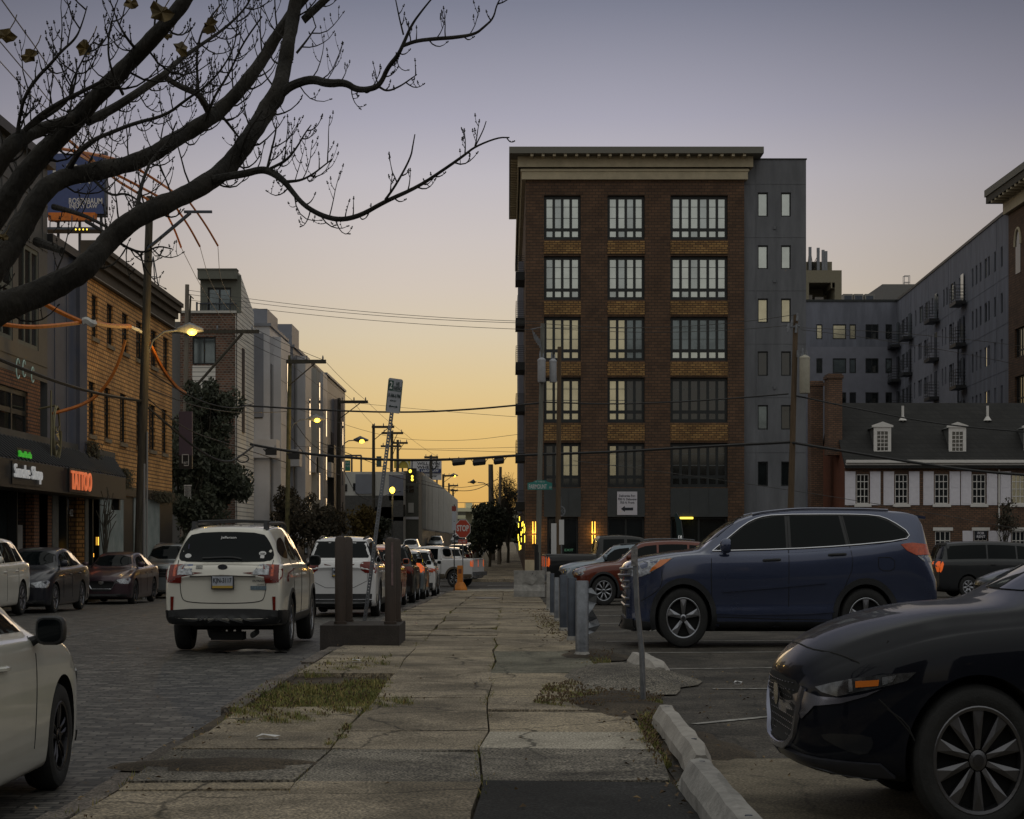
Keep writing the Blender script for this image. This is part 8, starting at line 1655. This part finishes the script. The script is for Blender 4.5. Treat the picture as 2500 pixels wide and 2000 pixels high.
for pts,kind in LIMBS:
    k=smooth([(TP(x,y,Y).x,TP(x,y,Y).y,TP(x,y,Y).z,w*Y/4000/2*.88) for x,y,w,Y in pts],3 if pts[0][2]>40 else 2)
    if kind=='trunk': k=[(0,0,-.1,.27)]+k
    P=[Vector(a[:3]) for a in k]; rr__=[a[3] for a in k]; big=pts[0][2]>40
    if big: # gnarl
        rr__=[r*(1+.03*math.sin(i*.55)+.02*math.sin(i*1.3)) for i,r in enumerate(rr__)]
    mb=MB(); mb.tube(P,rr__,28 if big else 8)
    if big:
        k_=28; out=[]
        for i,v in enumerate(mb.v):
            c_=P[min(i//k_,len(P)-1)]; d_=Vector(v)-c_; q=Vector(v); a_=noise.noise(q*9)*.10+noise.noise(Vector((d_.x*160,d_.y*160,(q.x+q.z)*14)))*.11+noise.noise(q*55)*.05
            out.append(tuple(c_+d_*(1+a_)))
        mb.v=out
    link({'trunk':'trunk','limb':'limb','branch':'branch','stub':'cut_stub'}[kind],mb,bark,tree,True)
    if kind=='trunk' or kind=='stub': continue
    # shoots
    total=sum((b-a).length for a,b in zip(P,P[1:])); acc=0; nxt=.03
    for i in range(1,len(P)):
        a,b=P[i-1],P[i]; L_=(b-a).length; d=(b-a).normalized(); acc+=L_
        px=1240+(a.x+T0.x)*4000/(a.y+T0.y); py=1322-(a.z-1.33)*4800/(a.y+T0.y)
        if px<-60 or py<-60: nxt=acc; continue
        while nxt<acc:
            t=1-(acc-nxt)/L_; q=a.lerp(b,t); r=rr__[i]; thin=r<.02
            nxt+=rs.uniform(.022,.06) if thin else rs.uniform(.04,.12)
            if px>860 and rs.random()<.35: continue
            if px<250 and py>450 and rs.random()<.6: continue
            sgn=rs.choice((-1,1)); nrm=Vector((-d.z,rs.uniform(-.5,.5),d.x))*sgn
            v=(d*rs.uniform(.2,.7)+nrm*rs.uniform(.7,1.1)+Vector((rs.uniform(-.3,.5),0,-.15))).normalized(); Lg=rs.uniform(.04,.15) if thin else rs.uniform(.08,.25)
            if px>860: Lg*=.6
            twig(q+nrm.normalized()*r*.7,v,Lg,.0024 if thin else .0034,1 if Lg>.05 else 0,TW)
tw_o=link('twigs',TW,bark,tree,True); tw_o['kind']='stuff'
def leaf(x,y,s,Y,rot,seed):
    q=random.Random(seed); c=TP(x,y,Y); n=11; mb=MB(); rad=[.95,.7,.85,.62,.9,.72,.8,.45,.55,.5,.85]; ring=[]
    for i in range(n): a=rot+2*PI*i/n; r_=s*rad[i]*q.uniform(.85,1.1); ring.append(c+Vector((r_*math.cos(a),q.uniform(-.4,.4)*s,r_*math.sin(a)*.75)))
    ring2=[p+Vector((0,.002,0)) for p in ring]; mb.add(ring+[c],[(i,(i+1)%n,n) for i in range(n)]); mb.add(ring2+[c+Vector((0,.002,0))],[(i,(i+1)%n,n) for i in range(n)]); mb.tube([c,c+Vector((s*.8,0,s*1.1)),c+Vector((s*1.0,0,s*1.6))],.0016,4)
    link('leaf',mb,mat('maple_leaf_brown',(.13,.085,.02),.7,col2=(.05,.035,.012),nscale=25),tree)
for i,(x,y,s,Y) in enumerate([(14,88,.034,5.0),(73,138,.034,5.0),(208,118,.036,5.1),(395,30,.046,4.9),(320,8,.028,5.0),(510,62,.034,5.4),(440,118,.034,5.3),(8,580,.022,5.5),(412,90,.018,5.3)]): leaf(x,y,s,Y,i*.9,i)

for nm,(x,y,Y),e in (('near',(462,812,60.5),140),('mossy',(771,1030,102.5),60),('glow',(958,1197,119),80),('shop',(145,1240,60),0)):
    if e:
        lt=bpy.data.lights.new('street_lamp_light','POINT'); lt.energy=e; lt.color=(1,.62,.18); lt.shadow_soft_size=.15; lo=bpy.data.objects.new('street_lamp_light',lt); COL.objects.link(lo); P=W(x,y,Y); lo.location=(P.x,P.y,(P.z-.3)*ST)
# blocks added out of frame behind the camera for cars and windows to reflect
for i,(xa,xb,h_,yy,m) in enumerate([(-70,-42,11,-26,orb2),(-41,-18,9,-24,greyp),(-17,-4,13,-34,bdark),(6,20,8.5,-26,gstuc),(21,46,11,-28,bdark),(47,90,9,-24,gstuc2)]):
    mb=MB(); mb.box(xa,xb,yy-12,yy,-.2,h_); t_=thing('unseen_reflection_block',['rust brick','zinc panelled','tall brown brick','low charcoal','wide brown brick','blue-grey'][i]+' block added unseen behind the camera for reflections','building'); link('wall',mb,m,t_)
    for k in range(int((xb-xa)/3)):
        for z_ in range(1,int(h_/3.1)):
            if (k*7+z_*3+i)%2: continue
            q=MB(); q.box(xa+1+k*3,xa+2.3+k*3,yy+.003,yy+.06,z_*3.1,z_*3.1+1.6); link('window',q,M['wglass'],t_)

Yt=118.; ts=thing('traffic_signal','dark hanging traffic signal with amber lights before the olive corner block','traffic light',(fx(1006,Yt),Yt,fz(1163,Yt))); mb=MB(); hw=fx(1020,Yt)-fx(1006,Yt); mb.box(-hw*.8,hw*.8,-.12,.12,-.42,.48); mb.tube([(0,0,.48),(0,0,.9)],.04,5); link('housing',mb,M['plastic'],ts)
for z_,q in ((.30,.10),(-.02,.08),(-.2,.09)): mb=MB(); mb.sphere((-.12 if z_>.1 else .02,-.13,z_),q,8); link('signal_lens',mb,M['yel'],ts)
for z_ in (.33,.0,-.28): mb=MB(); mb.box(-.17,.17,-.24,-.12,z_+.10,z_+.12); link('visor',mb,M['plastic'],ts)
